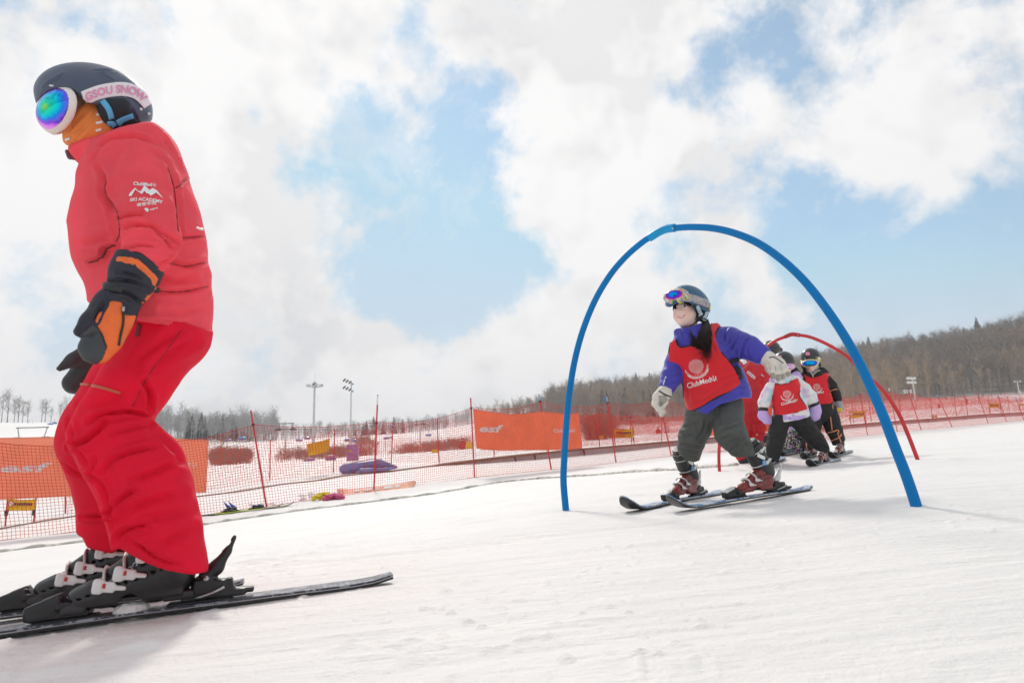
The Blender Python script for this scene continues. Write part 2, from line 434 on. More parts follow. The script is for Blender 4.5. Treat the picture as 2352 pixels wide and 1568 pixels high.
def place_text(s, p0, p1, h, bold=0.0, shear=0.0, arc=None, mx=.13):
    """text fitted so it runs from p0 to p1 (reading units), letters h tall"""
    V, F = text_geo(s, bold, mx, shear); V = V.copy(); x0, x1 = V[:, 0].min(), V[:, 0].max(); cap = .72
    u = (V[:, 0]-x0)/(x1-x0); v = V[:, 1]/cap; p0 = np.array(p0, float); p1 = np.array(p1, float); d = p1-p0; n = np.array([d[1], -d[0]])/np.linalg.norm(d)
    o = p0+u[:, None]*d+(v*h)[:, None]*n
    if arc: o += np.outer(4*u*(1-u)*arc, n)
    return o, F
# ------------------------------------------------------------------ materials
MATS = {}
def mat(name, col=(.5, .5, .5), rough=.6, metal=0.0, spec=.5, bump=0.0, bsc=60, var=0.0, vsc=6, sheen=0.0, coat=0.0, trans=0.0, weave=0.0, wsc=500, sss=0.0, col2=None, croughness=.1):
    if name in MATS: return MATS[name]
    m = bpy.data.materials.new(name); m.use_nodes = True; nt = m.node_tree; g = NT(nt); b = nt.nodes['Principled BSDF']; MATS[name] = m
    b.inputs['Base Color'].default_value = (*col, 1); b.inputs['Roughness'].default_value = rough; b.inputs['Metallic'].default_value = metal
    b.inputs['Specular IOR Level'].default_value = spec
    if sheen: b.inputs['Sheen Weight'].default_value = sheen; b.inputs['Sheen Roughness'].default_value = .4
    if coat: b.inputs['Coat Weight'].default_value = coat; b.inputs['Coat Roughness'].default_value = croughness
    if sss: b.inputs['Subsurface Weight'].default_value = sss; b.inputs['Subsurface Radius'].default_value = (.01, .004, .002); b.inputs['Subsurface Scale'].default_value = 1
    tc = g.n('ShaderNodeTexCoord').outputs['Object']
    if var or col2:
        n = g.noise(tc, vsc, 4, .6); c2 = col2 if col2 else tuple(c*(1-var) for c in col); c1 = col if col2 else tuple(min(1, c*(1+var*.6)) for c in col)
        nt.links.new(g.mix(g.ramp(n, .38, .62), c2, c1), b.inputs['Base Color'])
        nt.links.new(g.ramp(n, .3, .7, a=max(0, rough-.08), b=min(1, rough+.08)), b.inputs['Roughness'])
    if bump or weave:
        h = None
        if bump: h = g.m('MULTIPLY', g.noise(tc, bsc, 5, .6), bump)
        if weave:
            w = g.n('ShaderNodeTexVoronoi'); nt.links.new(tc, w.inputs['Vector']); w.inputs['Scale'].default_value = wsc
            t = g.m('MULTIPLY', w.outputs[0], weave); h = t if h is None else g.m('ADD', h, t)
        bp = g.n('ShaderNodeBump'); bp.inputs['Strength'].default_value = 1; bp.inputs['Distance'].default_value = .01
        nt.links.new(h, bp.inputs['Height']); nt.links.new(bp.outputs[0], b.inputs['Normal'])
    if trans:
        t = g.n('ShaderNodeBsdfTranslucent'); t.inputs[0].default_value = (*col, 1)
        mx = g.n('ShaderNodeMixShader'); mx.inputs[0].default_value = trans
        nt.links.new(b.outputs[0], mx.inputs[1]); nt.links.new(t.outputs[0], mx.inputs[2]); nt.links.new(mx.outputs[0], nt.nodes['Material Output'].inputs[0])
    return m
# ------------------------------------------------------------------ the slope and the hills
def plane_z(X, Y): return .063*X+.012*Y
FENCE = [(-420,1300,8.4),(-60,1249,9.7),(310,1206,11.2),(612,1163,12.3),(858.6,1127.5,13.7),(1090,1096,15.3),(1266,1078,17),(1415,1062,18.8),(1542,1046.6,20.5),(1756,1027,23.4),
         (1936,1005,26),(1993,1000,27),(2061,991,28.3),(2116,987.3,29.5),(2187,980.8,31),(2270,972.6,33),(2312,968.5,34.4),(2352,964.6,35.8),(2450,955,39)]
CONV = [(-150,1240,11.6),(100,1195,12.6),(300,1165,13.6),(446,1140,14.5),(542,1128,15),(652,1110,15.8),(722,1103,16.2),(793,1091,16.8),(910,1079,17.8),(992,1069,18.6),(1091,1055,19.6),(1227,1040,21.3),
        (1339,1029,23),(1544,1012,25.5),(1760,993,29.5),(1932,976,33),(2035,968,35),(2148,960,37),(2269,950,41),(2352,946,44),(2470,939,48)]
CB = {1091:10,1227:15,1339:16,1544:12,1760:11,1932:9,2035:8,2148:8,2269:8,2352:8,2470:7}
FAR = [(-400,1065,990,955,500),(-100,1055,986,966,470),(0,1052,985,972,450),(150,1052,985,970,450),(350,1068,1032,1000,440),(480,1072,1040,1005,420),(600,1064,1022,1010,420),(800,1058,1016,1003,450),
       (1000,1044,1008,988,450),(1100,1032,992,970,430),(1165,1026,988,957,430),(1227,1020,982,943,430),(1400,1003,975,914,440),(1508,997,970,902,450),(1650,985,958,886,460),(1818,970,942,864,480),(1900,963,932,848,480),
       (2047,948,920,821,500),(2246,935,911,797,520),(2352,930,907,775,520),(2700,905,890,690,520),(3200,880,860,620,520)]
ctl = []
def _c(p):
    r = math.hypot(p[0], p[1]); ctl.append((math.atan2(p[0], p[1]), math.log(r), (p[2]-plane_z(p[0], p[1]))/r))
for th in np.linspace(-1.25, 1.25, 9):
    for r in (.25, .8, 1.8, 3)+((4.6,) if abs(th) > .7 else ()): ctl.append((th, math.log(r), 0.0))
for f in FENCE: _c(P(*f))
for x, y, Y in CONV: _c(P(x, y+CB.get(x, 2), Y))
for x, a, b, c, rr in FAR:
    for y, r in ((a, 70), (b, 245), (c, rr), (c+48, 800), (c+150, 1500)):
        d = ray(x, y); d = d/math.hypot(d[0], d[1]); _c(np.array([0, 0, CAMH])+d*r)
for th in (-3.3, -2.6, -2.0, 2.0, 2.6, 3.3):
    for r in (.3, 3, 30, 300, 1500): ctl.append((th, math.log(r), 0.0))
rk = CR(1820,800,2180,1447); gl = CR(1520,980,2060,2352); r2 = CR(1960,780,2560,2352)
for p in (P(*rk(950,1446), 7.3), P(*rk(790,1492), 7.05), P(*rk(1120,1412), 8.0), P(*rk(430,1480), 7.4), P(*rk(330,1500), 7.1), P(*rk(1110,1362), 8.5), P(*rk(1260,1325), 9.1), P(*rk(780,1395), 8.2), P(*rk(330,1415), 8.0), P(*rk(590,1370), 8.4), P(*gl(1218,862), 7.5), P(*r2(1310,1445), 6.1), P(1298,1170,4.2), P(2105,1160,2.68)): _c(p)
ctl = np.array(ctl); CP = ctl[:, :2]*np.array([2.6, 1.0])
def _k(d): return d*d*np.log(d+1e-9)
_A = _k(np.linalg.norm(CP[:, None]-CP[None], axis=2))+np.eye(len(CP))*1e-4
_B = np.column_stack([np.ones(len(CP)), CP]); _M = np.block([[_A, _B], [_B.T, np.zeros((3, 3))]])
_W = np.linalg.solve(_M, np.concatenate([ctl[:, 2], np.zeros(3)]))
def ground_z(X, Y):
    X = np.atleast_1d(np.asarray(X, float)); Y = np.atleast_1d(np.asarray(Y, float)); r = np.maximum(np.hypot(X, Y), .12); th = np.arctan2(X, Y)
    q = np.column_stack([th*2.6, np.log(r)]); out = np.zeros(len(X))
    for i in range(0, len(X), 20000):
        s = slice(i, i+20000); out[s] = _k(np.linalg.norm(q[s, None]-CP[None], axis=2)) @ _W[:-3]+_W[-3]+q[s] @ _W[-2:]
    w = np.clip((2.6-np.abs(th))/.8, 0, 1); w = w*w*(3-2*w)*np.clip((r-.5)/3, 0, 1)
    return plane_z(X, Y)+out*r*w
def gz(X, Y): return float(ground_z([X], [Y])[0])
def gpt(x, y, r0=.8, r1=1400):     # where the ray through (x, y) meets the snow
    d = ray(x, y); d = d/math.hypot(d[0], d[1]); r = np.exp(np.linspace(math.log(r0), math.log(r1), 500)); p = np.array([0, 0, CAMH])+d*r[:, None]
    g = p[:, 2]-ground_z(p[:, 0], p[:, 1]); i = np.where((g[:-1] > 0) & (g[1:] <= 0))[0]
    if not len(i): return None
    i = i[0]; t = g[i]/(g[i]-g[i+1]); return p[i]*(1-t)+p[i+1]*t
def snow_relief(X, Y):
    """ruts, ski tracks and loose lumps in the groomed snow, a few millimetres to centimetres deep"""
    p = np.column_stack([X, Y, np.zeros(len(X))]); r = np.hypot(X, Y); f = np.clip(1.4-r/14, 0, 1)
    a = .18+.10*vnoise(p*.5); s = X*np.sin(.16)*-1+Y*np.cos(.16); t = X*np.cos(.16)+Y*np.sin(.16)
    w = np.column_stack([t*.55, s*7, 0*s]); z = .0075*fbm(w, 3)
    w = np.column_stack([t*.9, s*22, 0*s]); z += .0036*fbm(w, 2); w = np.column_stack([t*2.2, s*55, 0*s]); z += .0016*fbm(w, 2)*np.clip(1.3-r/5, 0, 1)
    z += .012*fbm(p*.9, 3)
    lump = np.clip(fbm(p*np.array([6, 11, 1]), 3)-.30, 0, 1)*np.clip(vnoise(p*.8+4)*2, 0, 1); z += lump*.045; g_ = np.clip(fbm(p*np.array([26, 34, 1]), 2)-.28, 0, 1)*np.clip(vnoise(p*1.7+9)*2, 0, 1); z += g_*.03*np.clip(1.3-r/5, 0, 1)
    for (sx, sy, ang, cv, ph) in ((-.3, 2.9, .16, .02, 0), (-.3, 3.05, .16, .02, 0), (.2, 1.55, .12, .03, 0), (2.2, 5.2, .8, .05, 0), (2.3, 5.4, .8, .05, 0), (-1.5, 4.6, .3, .02, 0), (-1.6, 4.8, .3, .02, 0), (3.5, 4.2, -.25, .06, 0), (3.4, 4.35, -.25, .06, 0)):
        u = (X-sx)*math.cos(ang)+(Y-sy)*math.sin(ang); v = -(X-sx)*math.sin(ang)+(Y-sy)*math.cos(ang)-cv*u*u
        e = np.exp(-(u/3.0)**4); z += .45*e*(-.009*np.exp(-(v/.035)**2)+.006*np.exp(-((v-.07)/.025)**2)+.004*np.exp(-((v+.07)/.03)**2))
    return z*f
def build_ground():
    th = np.concatenate([np.linspace(-math.pi, -.82, 60, endpoint=False), np.linspace(-.82, .82, 780, endpoint=False), np.linspace(.82, math.pi, 60, endpoint=False)])
    r = np.concatenate([np.exp(np.linspace(math.log(.12), math.log(1.2), 24, endpoint=False)), np.exp(np.linspace(math.log(1.2), math.log(14), 330, endpoint=False)), np.exp(np.linspace(math.log(14), math.log(1500), 150))])
    R, T = np.meshgrid(r, th, indexing='ij'); X = (R*np.sin(T)).ravel(); Y = (R*np.cos(T)).ravel(); Z = ground_z(X, Y)+snow_relief(X, Y)
    n, m = len(r), len(th); i = np.arange(n-1)[:, None]*m; j = np.arange(m)[None]; j2 = (j+1) % m
    F = np.stack([i+j, i+m+j, i+m+j2, i+j2], -1).reshape(-1, 4)[:, ::-1]
    V = np.column_stack([X, Y, Z]); me = mesh('snow_ground', V, F)
    xd = 1176+FPX*np.tan(np.clip(T.ravel(), -1.2, 1.2))*.985
    base = np.interp(xd, [f[0] for f in FAR], [238]*len(FAR)); rr = R.ravel(); nz = 14*fbm(V*.03, 3)
    k = np.clip((rr+nz*2-base)/14, 0, 1)*np.clip((xd-1085)/60, 0, 1)
    k = np.maximum(k, np.clip((rr+nz*2-330)/14, 0, 1)*((xd > 320) & (xd < 640))); k = np.maximum(k, np.clip((rr-420)/30, 0, 1)*((xd >= 640) & (xd <= 1040)))
    k *= (np.abs(T.ravel()) < 1.25)
    at = me.attributes.new('woodland', 'FLOAT', 'POINT'); at.data.foreach_set('value', k.astype(np.float32))
    m_ = bpy.data.materials.new('snow'); m_.use_nodes = True; nt = m_.node_tree; g = NT(nt); b = nt.nodes['Principled BSDF']
    co = g.n('ShaderNodeTexCoord').outputs['Object']; a = g.n('ShaderNodeAttribute'); a.attribute_name = 'woodland'
    mp = g.n('ShaderNodeMapping'); nt.links.new(co, mp.inputs[0]); mp.inputs['Rotation'].default_value = (0, 0, -.16); mp.inputs['Scale'].default_value = (1.0, 9.0, 1)
    st = g.noise(mp.outputs[0], 4.0, 6, .65); fine = g.noise(co, 220, 4, .7); blot = g.noise(co, 1.3, 5, .6)
    snowc = g.mix(g.ramp(g.m('ADD', g.m('MULTIPLY', st, .5), g.m('MULTIPLY', blot, .5)), .34, .62), (.81, .792, .768), (.89, .866, .834))
    groove_shade = g.ramp(g.noise(mp.outputs[0], 11, 8, .72), .66, .80)  # dark streaks painted into the snow colour in place of groove shading
    snowc = g.mix(g.m('MULTIPLY', groove_shade, .55), snowc, (.46, .43, .39))
    litter = g.mix(g.ramp(g.noise(co, .09, 6, .65), .40, .62), (.14, .118, .10), (.25, .21, .18))
    nt.links.new(g.mix(a.outputs['Fac'], snowc, litter), b.inputs['Base Color']); b.inputs['Roughness'].default_value = .62; b.inputs['Specular IOR Level'].default_value = .25
    h = g.m('ADD', g.m('MULTIPLY', fine, .10), g.m('ADD', g.m('MULTIPLY', st, .55), g.m('MULTIPLY', g.noise(co, 38, 5, .7), .45)))
    bp = g.n('ShaderNodeBump'); bp.inputs['Strength'].default_value = .8; bp.inputs['Distance'].default_value = .02; nt.links.new(h, bp.inputs['Height']); nt.links.new(bp.outputs[0], b.inputs['Normal'])
    tag(mobj('snow_ground', me, m_), kind='structure')
build_ground()
# ------------------------------------------------------------------ woods
def bare_tree_geo(seed, n1=26, n2=46):
    r = random.Random(seed); V = []; F = []
    def tri(a, b, w):
        a = np.array(a); b = np.array(b); s = nrm(np.cross(b-a, [r.uniform(-1, 1), r.uniform(-1, 1), .2]))*w; i = len(V); V.extend([a-s, a+s, b]); F.append((i, i+1, i+2))
    lean = np.array([r.uniform(-.04, .04), r.uniform(-.04, .04), 1]); H = r.uniform(.85, 1.1)
    for k in range(3):
        an = k*2.1; s = np.array([math.cos(an), math.sin(an), 0])*.012; s2 = np.array([math.cos(an+2.1), math.sin(an+2.1), 0])*.012; i = len(V); V.extend([s, s2, lean*H]); F.append((i, i+1, i+2))
    ends = []
    for k in range(n1):
        t = r.uniform(.25, .95); a = lean*H*t; an = r.uniform(0, 6.28); L = (.33-.22*t)*r.uniform(.7, 1.3); up = r.uniform(.5, 1.5)
        b = a+np.array([math.cos(an), math.sin(an), up])*L*.75; tri(a, b, .0065); ends.append((a, b))
    for k in range(n2):
        a, b = r.choice(ends); c = a+(b-a)*r.uniform(.35, .95); an = r.uniform(0, 6.28); L = r.uniform(.06, .17)
        tri(c, c+np.array([math.cos(an), math.sin(an), r.uniform(.2, 1.6)])*L, .0048)
    return np.array(V), np.array(F)
def conifer_geo(seed, lay=19, per=9):
    r = random.Random(seed); V = []; F = []
    for k in range(3):
        an = k*2.1; i = len(V); V.extend([np.array([math.cos(an)*.02, math.sin(an)*.02, 0]), np.array([math.cos(an+2.1)*.02, math.sin(an+2.1)*.02, 0]), np.array([0, 0, 1.])]); F.append((i, i+1, i+2))
    for l in range(lay):
        t = .12+.86*l/(lay-1); R_ = (.24*(1-t)**.8+.015)*r.uniform(.75, 1.2)
        for k in range(per):
            an = 6.28*(k+r.random())/per; L = R_*r.uniform(.6, 1.25); d = np.array([math.cos(an), math.sin(an), 0]); s = np.array([-math.sin(an), math.cos(an), 0])*L*.34
            o = np.array([0, 0, t+r.uniform(-.03, .03)]); e = o+d*L-np.array([0, 0, L*r.uniform(.05, .75)]); mid = o+d*L*.55+np.array([0, 0, .02])
            i = len(V); V.extend([o, mid-s, e, mid+s]); F += [(i, i+1, i+2), (i, i+2, i+3)]
    return np.array(V), np.array(F)
def wood_mat(name, c1, c2, sc):
    m = mat(name, c1, .9, spec=.1); nt = m.node_tree; g = NT(nt); co = g.n('ShaderNodeTexCoord').outputs['Object']
    nt.links.new(g.mix(g.ramp(g.noise(co, sc, 4, .6), .38, .62), c2, c1), nt.nodes['Principled BSDF'].inputs['Base Color']); return m
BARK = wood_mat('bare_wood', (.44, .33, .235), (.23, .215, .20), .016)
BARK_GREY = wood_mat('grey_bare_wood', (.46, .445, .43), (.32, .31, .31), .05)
NEEDLE = wood_mat('dark_needles', (.045, .065, .06), (.065, .085, .07), .2)
protos = [bare_tree_geo(i) for i in range(7)]; cprotos = [conifer_geo(50+i) for i in range(5)]
def scatter(name, pts, hs, pr, m, wmul=1.0):
    Vs, Fs, n = [], [], 0
    for p, h in zip(pts, hs):
        V, F = pr[rnd.randrange(len(pr))]; a = rnd.uniform(0, 6.28); c, s = math.cos(a), math.sin(a); R = np.array([[c, -s, 0], [s, c, 0], [0, 0, 1]])
        w = h*rnd.uniform(.8, 1.25)*wmul; Vs.append((V*np.array([w, w, h])) @ R.T+p); Fs.append(F+n); n += len(V)
    return tag(mobj(name, mesh(name, np.concatenate(Vs), np.concatenate(Fs), False), m), kind='stuff')
def sector(x0, x1, r0, r1, n, edge=None):
    out = []
    while len(out) < n:
        x = rnd.uniform(x0, x1); r = math.sqrt(rnd.uniform(r0*r0, r1*r1)); d = ray(x, 900); d = d/math.hypot(d[0], d[1])
        if edge and not edge(x, r): continue
        out.append((d[0]*r, d[1]*r))
    a = np.array(out); z = ground_z(a[:, 0], a[:, 1]); return np.column_stack([a, z-.2])
ridge_r = lambda x: np.interp(x, [f[0] for f in FAR], [f[4] for f in FAR])
pts = sector(1100, 2640, 236, 545, 5400, lambda x, r: r < ridge_r(x)+25 and rnd.random() < min(1, .15+(x-1100)/160))
tag(scatter('bare_woodland', pts, [rnd.uniform(6.5, 13.8)*(1 if p[0]/p[1] > .05 else .75) for p in pts], protos, BARK), 'brown leafless woodland covering the hillside', 'woodland')
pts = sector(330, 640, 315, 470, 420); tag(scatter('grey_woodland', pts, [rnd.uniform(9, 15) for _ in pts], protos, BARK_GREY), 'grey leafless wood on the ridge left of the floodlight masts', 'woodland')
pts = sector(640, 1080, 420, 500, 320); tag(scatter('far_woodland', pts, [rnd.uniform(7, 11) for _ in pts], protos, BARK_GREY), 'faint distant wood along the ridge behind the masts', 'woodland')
# brush patches on the far snowfield, read as areas of the picture and dropped onto the ground there
def in_area(poly, n, r0=20):
    poly = np.array(poly, float); lo, hi = poly.min(0), poly.max(0); out = []
    for _ in range(n*9):
        q = np.array([[rnd.uniform(lo[0], hi[0]), rnd.uniform(lo[1], hi[1])]])
        if inpoly(q, poly)[0] and rnd.random() < (pdist(q, poly, True)[0]/11)**1.3+.04:
            p = gpt(q[0, 0], q[0, 1], r0)
            if p is not None: out.append(p-np.array([0, 0, .1]))
        if len(out) >= n: break
    return out
BRUSH = [[(624,1060),(680,1042),(797,1028),(867,1034),(867,1058),(745,1070),(630,1080)],[(880,1052),(940,1034),(1020,1016),(1082,1006),(1082,1042),(1020,1050),(900,1058)],[(480,1054),(575,1046),(580,1068),(485,1082)],
         [(793,1004),(850,1000),(873,1030),(815,1032)],[(1340,1000),(1400,990),(1420,1006),(1345,1018)],[(1090,1000),(1200,992),(1330,985),(1330,1004),(1100,1030)]]
bp_ = [p for a in BRUSH for p in in_area(a, 430, 40)]
tag(scatter('brush', bp_, [rnd.uniform(.7, 1.9) for _ in bp_], protos, wood_mat('brush_wood', (.34, .19, .14), (.22, .15, .125), .2), 2.2), 'low brown brush on the snowfield beyond the nets', 'brush')
TRUNK = mat('far_trunk', (.07, .06, .055), .9)
ORD = 'first second third fourth fifth sixth seventh eighth ninth tenth eleventh twelfth thirteenth fourteenth fifteenth sixteenth'.split()
def ranked(xs, what): o = sorted(xs); return [(x, (ORD[o.index(x)]+' from the left of '+what)) for x in xs]
def conifer(x, y, r, h, label, group=None):
    d = ray(x, y); d = d/math.hypot(d[0], d[1]); X, Y = d[0]*r, d[1]*r; z = gz(X, Y)
    e = empty('conifer_tree', (X, Y, z), label, 'tree', group); V, F = cprotos[rnd.randrange(5)]; T = Matrix.Translation((X, Y, z)) @ Matrix.Rotation(rnd.uniform(0, 6), 4, 'Z') @ Matrix.Diagonal((h*.95, h*.95, h, 1))
    mobj('crown', mesh('crown', V[3*3:], F[3:]-9, False), NEEDLE, e, T); MB().tube([(0, 0, 0), (0, 0, .95)], [.02, .004], 5).build('trunk', TRUNK, e, mw=T)
CON = [(1461,870,470,15,'dark conifer rising above the bare ridge left of the girl'),(1492,870,470,14,'shorter dark conifer just right of the ridge-top conifer'),
       (2246,760,545,20,'tallest dark conifer on the right skyline, with open tiered branches'),(2214,762,540,15,'slim dark conifer left of the tallest skyline conifer'),(2231,764,535,12,'low dark conifer between two tall skyline conifers'),
       (2322,745,540,14,'dark conifer on the skyline above the far right masts'),(2339,742,540,13,'small dark conifer rightmost on the skyline'),(1996,795,520,17,'dark conifer on the ridge beside the big blue gate'),
       (2026,792,520,14,'shorter dark conifer on the ridge, right of the conifer beside the blue gate'),(2098,785,525,12.5,'small dark conifer midway along the right ridge'),(1983,796,520,15,'low bushy conifer left of the ridge conifer beside the blue gate'),(1880,815,500,13,'small conifer on the ridge above the red gate')]
for c in CON: conifer(*c)
for x, lb in ranked((478,486,494,502,511,519,527,536,545,556,566,431,440,452,462,470), 'the dark conifers edging the grey wood'): conifer(x+rnd.uniform(-2, 2), 1000, rnd.uniform(335, 400), rnd.uniform(9, 13), lb, 'conifers along the left wood')
for x, lb in ranked((815,834,842,858,880,905,925), 'the faint conifers on the ridge behind the masts'): conifer(x, 985, rnd.uniform(440, 470), rnd.uniform(8, 12), lb, 'far ridge conifers')
for x, lb in ranked((1395,1425,1437,1480,1494,1384), 'the dark conifers amid bare trees beside the girl'): conifer(x, 940, rnd.uniform(260, 300), rnd.uniform(9, 13), lb, 'conifers among the bare trees')
def bare_tree(x, r, h, label, group=None):
    d = ray(x, 960); d = d/math.hypot(d[0], d[1]); X, Y = d[0]*r, d[1]*r; z = gz(X, Y)-.1
    V, F = bare_tree_geo(rnd.randrange(9999), 40, 120); e = empty('bare_tree', (X, Y, z), label, 'tree', group); T = Matrix.Translation((X, Y, z)) @ Matrix.Diagonal((h, h, h, 1))
    mobj('crown', mesh('crown', V[9:], F[3:]-9, False), BARK_GREY, e, T); MB().tube([(0, 0, 0), (0, 0, .9)], [.014, .003], 5).build('trunk', TRUNK, e, mw=T)
BT = ((4,15),(17,18),(33,13),(42,15),(52,13),(64,12),(96,12),(104,14),(138,11),(150,14),(118,8))
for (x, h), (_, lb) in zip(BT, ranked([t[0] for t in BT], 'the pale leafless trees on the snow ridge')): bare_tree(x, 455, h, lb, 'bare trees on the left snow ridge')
# ------------------------------------------------------------------ safety nets
RED = mat('red_plastic', (.62, .022, .028), .42, bump=.02, bsc=30, var=.12, vsc=3)
NETRED = mat('red_net_cord', (.66, .055, .035), .6, trans=.25)
BLACK = mat('black_plastic', (.018, .018, .020), .45, bump=.05, bsc=80)
BLUEST = mat('blue_sticker', (.16, .42, .75), .4); WHITE = mat('white_print', (.82, .82, .80), .55)
GREY = mat('galvanised_steel', (.50, .51, .52), .45, .6, var=.15)
LGREY = mat('pale_steel', (.62, .62, .61), .5, .1, var=.12); DGREY = mat('dark_steel', (.12, .125, .12), .55, .3)
ORANGE = mat('orange_cloth', (.95, .38, .22), .75, trans=.5, var=.10, vsc=2, weave=.05, wsc=300)
YELLOW = mat('yellow_cloth', (.84, .56, .03), .7, trans=.35, var=.12, vsc=4)
def pole(parent, b, t, r, clip=None, tip=None, k=7):
    b = np.array(b); t = np.array(t); o = MB().tube([b-(t-b)*.06, b+(t-b)*.5, t], [r, r, r*.92], k).build('pole', RED, parent)
    d = nrm(t-b)
    if clip is not None: MB().tube([b+(t-b)*clip-d*.02, b+(t-b)*clip+d*.02], [r*1.8, r*1.8], 8).build('clip', BLACK, o)
    if tip: 
        MB().tube([t-d*.20, t-d*.02], [r*1.1, r*1.1], 8).build('tip_sticker', BLUEST if tip == 1 else WHITE, o)
    return o
def net_geo(bots, tops, cell, r, sag, k=3, off=None, jit=.004, slack=.3):
    """bots/tops: post feet and net clips; strands of the net hang between them"""
    B = np.array(bots, float); T = np.array(tops, float); U = []; 
    for i in range(len(B)-1):
        L = np.linalg.norm(B[i+1]-B[i]); n = max(3, int(L/cell)); s = np.linspace(0, 1, n, endpoint=(i == len(B)-2)); U.append(np.column_stack([np.full(n, i), s]))
    U = np.vstack(U); i = U[:, 0].astype(int); s = U[:, 1][:, None]
    bot = B[i]*(1-s)+B[i+1]*s; top = T[i]*(1-s)+T[i+1]*s; sg = (sag*np.linalg.norm(B[i+1]-B[i], axis=1)/5.0)[:, None]
    top = top-np.array([0, 0, 1])*sg*4*s*(1-s)*(1+.25*np.sin(i*2.3))[:, None]
    H = np.mean(np.linalg.norm(T-B, axis=1)); m = int(H/cell)+1; v = np.linspace(0, 1, m)[None, :, None]
    G = bot[:, None]*(1-v)+top[:, None]*v
    along = nrm(B[-1]-B[0]); nor = np.array([along[1], -along[0], 0]); sgd = B[1:]-B[:-1]; nl = np.column_stack([sgd[:, 1], -sgd[:, 0], 0*sgd[:, 0]]); nl /= np.linalg.norm(nl, axis=1, keepdims=True); nl = nl[np.minimum(i, len(nl)-1)].repeat(m, 0)
    q = G.reshape(-1, 3); fl = (np.abs(np.sin(s*math.pi))[:, :, None]*np.sin(v*math.pi)).reshape(-1)
    q = q+nl*(fl*vnoise(q*np.array([.9, .9, 1.6]))*slack*.5)[:, None]
    q = q+np.stack([vnoise(q*3+5), vnoise(q*3+9), vnoise(q*3+1)], 1)*jit*3+np.stack([vnoise(q*17), vnoise(q*17+9), vnoise(q*17+4)], 1)*jit
    q = q+along*(v*np.ones((len(U), 1, 1))).reshape(-1)[:, None]*.03*np.sin(i*1.7).repeat(m)[:, None]
    if off is not None: q = q+nl*off
    G = q.reshape(len(U), m, 3); return G, along, nor
def strands(G, along, nor, r, k=3):
    n, m, _ = G.shape; Vs = []; Fs = []; base = 0
    for A, ax in ((G, along), (np.swapaxes(G, 0, 1), np.array([0, 0, 1.]))):
        a, b, _ = A.shape                      # a strands... run along axis 0
        if k == 3: offs = [nor*r, ax*r*.87-nor*r*.5, -ax*r*.87-nor*r*.5] 
        else: offs = [ax*r, -ax*r]
        V = np.stack([A+o for o in offs], 2)   # (a, b, k, 3)
        id_ = base+np.arange(a*b*len(offs)).reshape(a, b, len(offs)); kk = len(offs)
        for j in range(kk if kk == 3 else 1):
            j2 = (j+1) % kk; i0 = id_[:, :-1, j]; i1 = id_[:, 1:, j]; i2 = id_[:, 1:, j2]; i3 = id_[:, :-1, j2]
            Fs.append(np.stack([i0, i1, i2, i3], -1).reshape(-1, 4))
        Vs.append(V.reshape(-1, 3)); base += a*b*len(offs)
    return np.concatenate(Vs), np.concatenate(Fs)
def cords(G, r): 
    m = MB(); m.tube(G[:, -1], r, 5); m.tube(G[:, 0], r, 5); return m
NEAR = [((-60,1249,9.7),(-88,940),.78,0),((310,1206,11.2),(284,975),.8,0),((612,1163,12.3),(576,942),.845,0),((858.6,1127.5,13.7),(867.6,906.5),.705,2),((1090,1096,15.3),(1081,913.5),.87,0),((1266,1078,17),(1237.6,905),.90,1),((1415,1062,18.8),(1393,909),.895,1),
        ((1541.8,1046.6,20.5),(1512,906),.9,0),((1756,1027,23.4),(1728,900),.9,0),((1936,1005,26),(1908,896),.9,0),((1993,1000,27),(1974,898),.92,0),((2061,991,28.3),(2041.5,890),.9,2),((2116,987.3,29.5),(2083.6,889.6),.875,0),
        ((2187,980.8,31),(2152,905),.9,1),((2270,972.6,33),(2243.7,901.8),.86,0),((2312,968.5,34.4),(2290.6,905),.88,1),((2352,964.6,35.8),(2333,913.5),.9,1),((2450,955,39),(2432,898),.9,0)]
def build_near_fence():
    e = empty('safety_fence', P(612, 1163, 12.3), 'long red netting fence on leaning red poles beside the ski lane, nearest one', 'safety fence')
    bots, tops = [], []
    for (x, y, Y), (tx, ty), c, tip in NEAR:
        b = P(x, y, Y); t = P(tx, ty, Y+.02); pole(e, b, t, .0165 if Y < 16 else .018, c, tip, 8 if Y < 16 else 6); bots.append(b+np.array([0, 0, .01])); tops.append(b+(t-b)*c)
    k = 6
    for lo, hi, kk, r, cell in ((0, 4, 3, .0031, .05), (4, 9, 3, .0028, .05), (8, 17, 2, .0058, .055)):
        G, al, no = net_geo(bots[lo:hi+1], tops[lo:hi+1], cell, r, .20, off=.075, slack=.07); V, F = strands(G, al, no, r, kk)
        o = mobj('net', mesh('net', V, F, False), NETRED, e); cords(G, .0055).build('edge_cord', NETRED, o)
    return bots, tops
NB, NTP = build_near_fence()
def far_fence(label, P0, r, cell, sag, hang=.97, kk=2, tips=()):
    e = empty('safety_fence', P(*P0[0][0]), label, 'safety fence'); bots, tops = [], []
    for i, ((x, y, Y), (tx, ty)) in enumerate(P0):
        b = P(x, y, Y); t = P(tx, ty, Y); pole(e, b, t, .016, .9 if i % 3 else None, 1 if i in tips else None, 5); bots.append(b); tops.append(b+(t-b)*hang)
    for lo, hi, rr in ((0, 9, r*.5), (8, len(bots)-1, r)):
        G, al, no = net_geo(bots[lo:hi+1], tops[lo:hi+1], cell, rr, sag, off=.03); V, F = strands(G, al, no, rr, kk); mobj('net', mesh('net', V, F, False), NETRED, e)
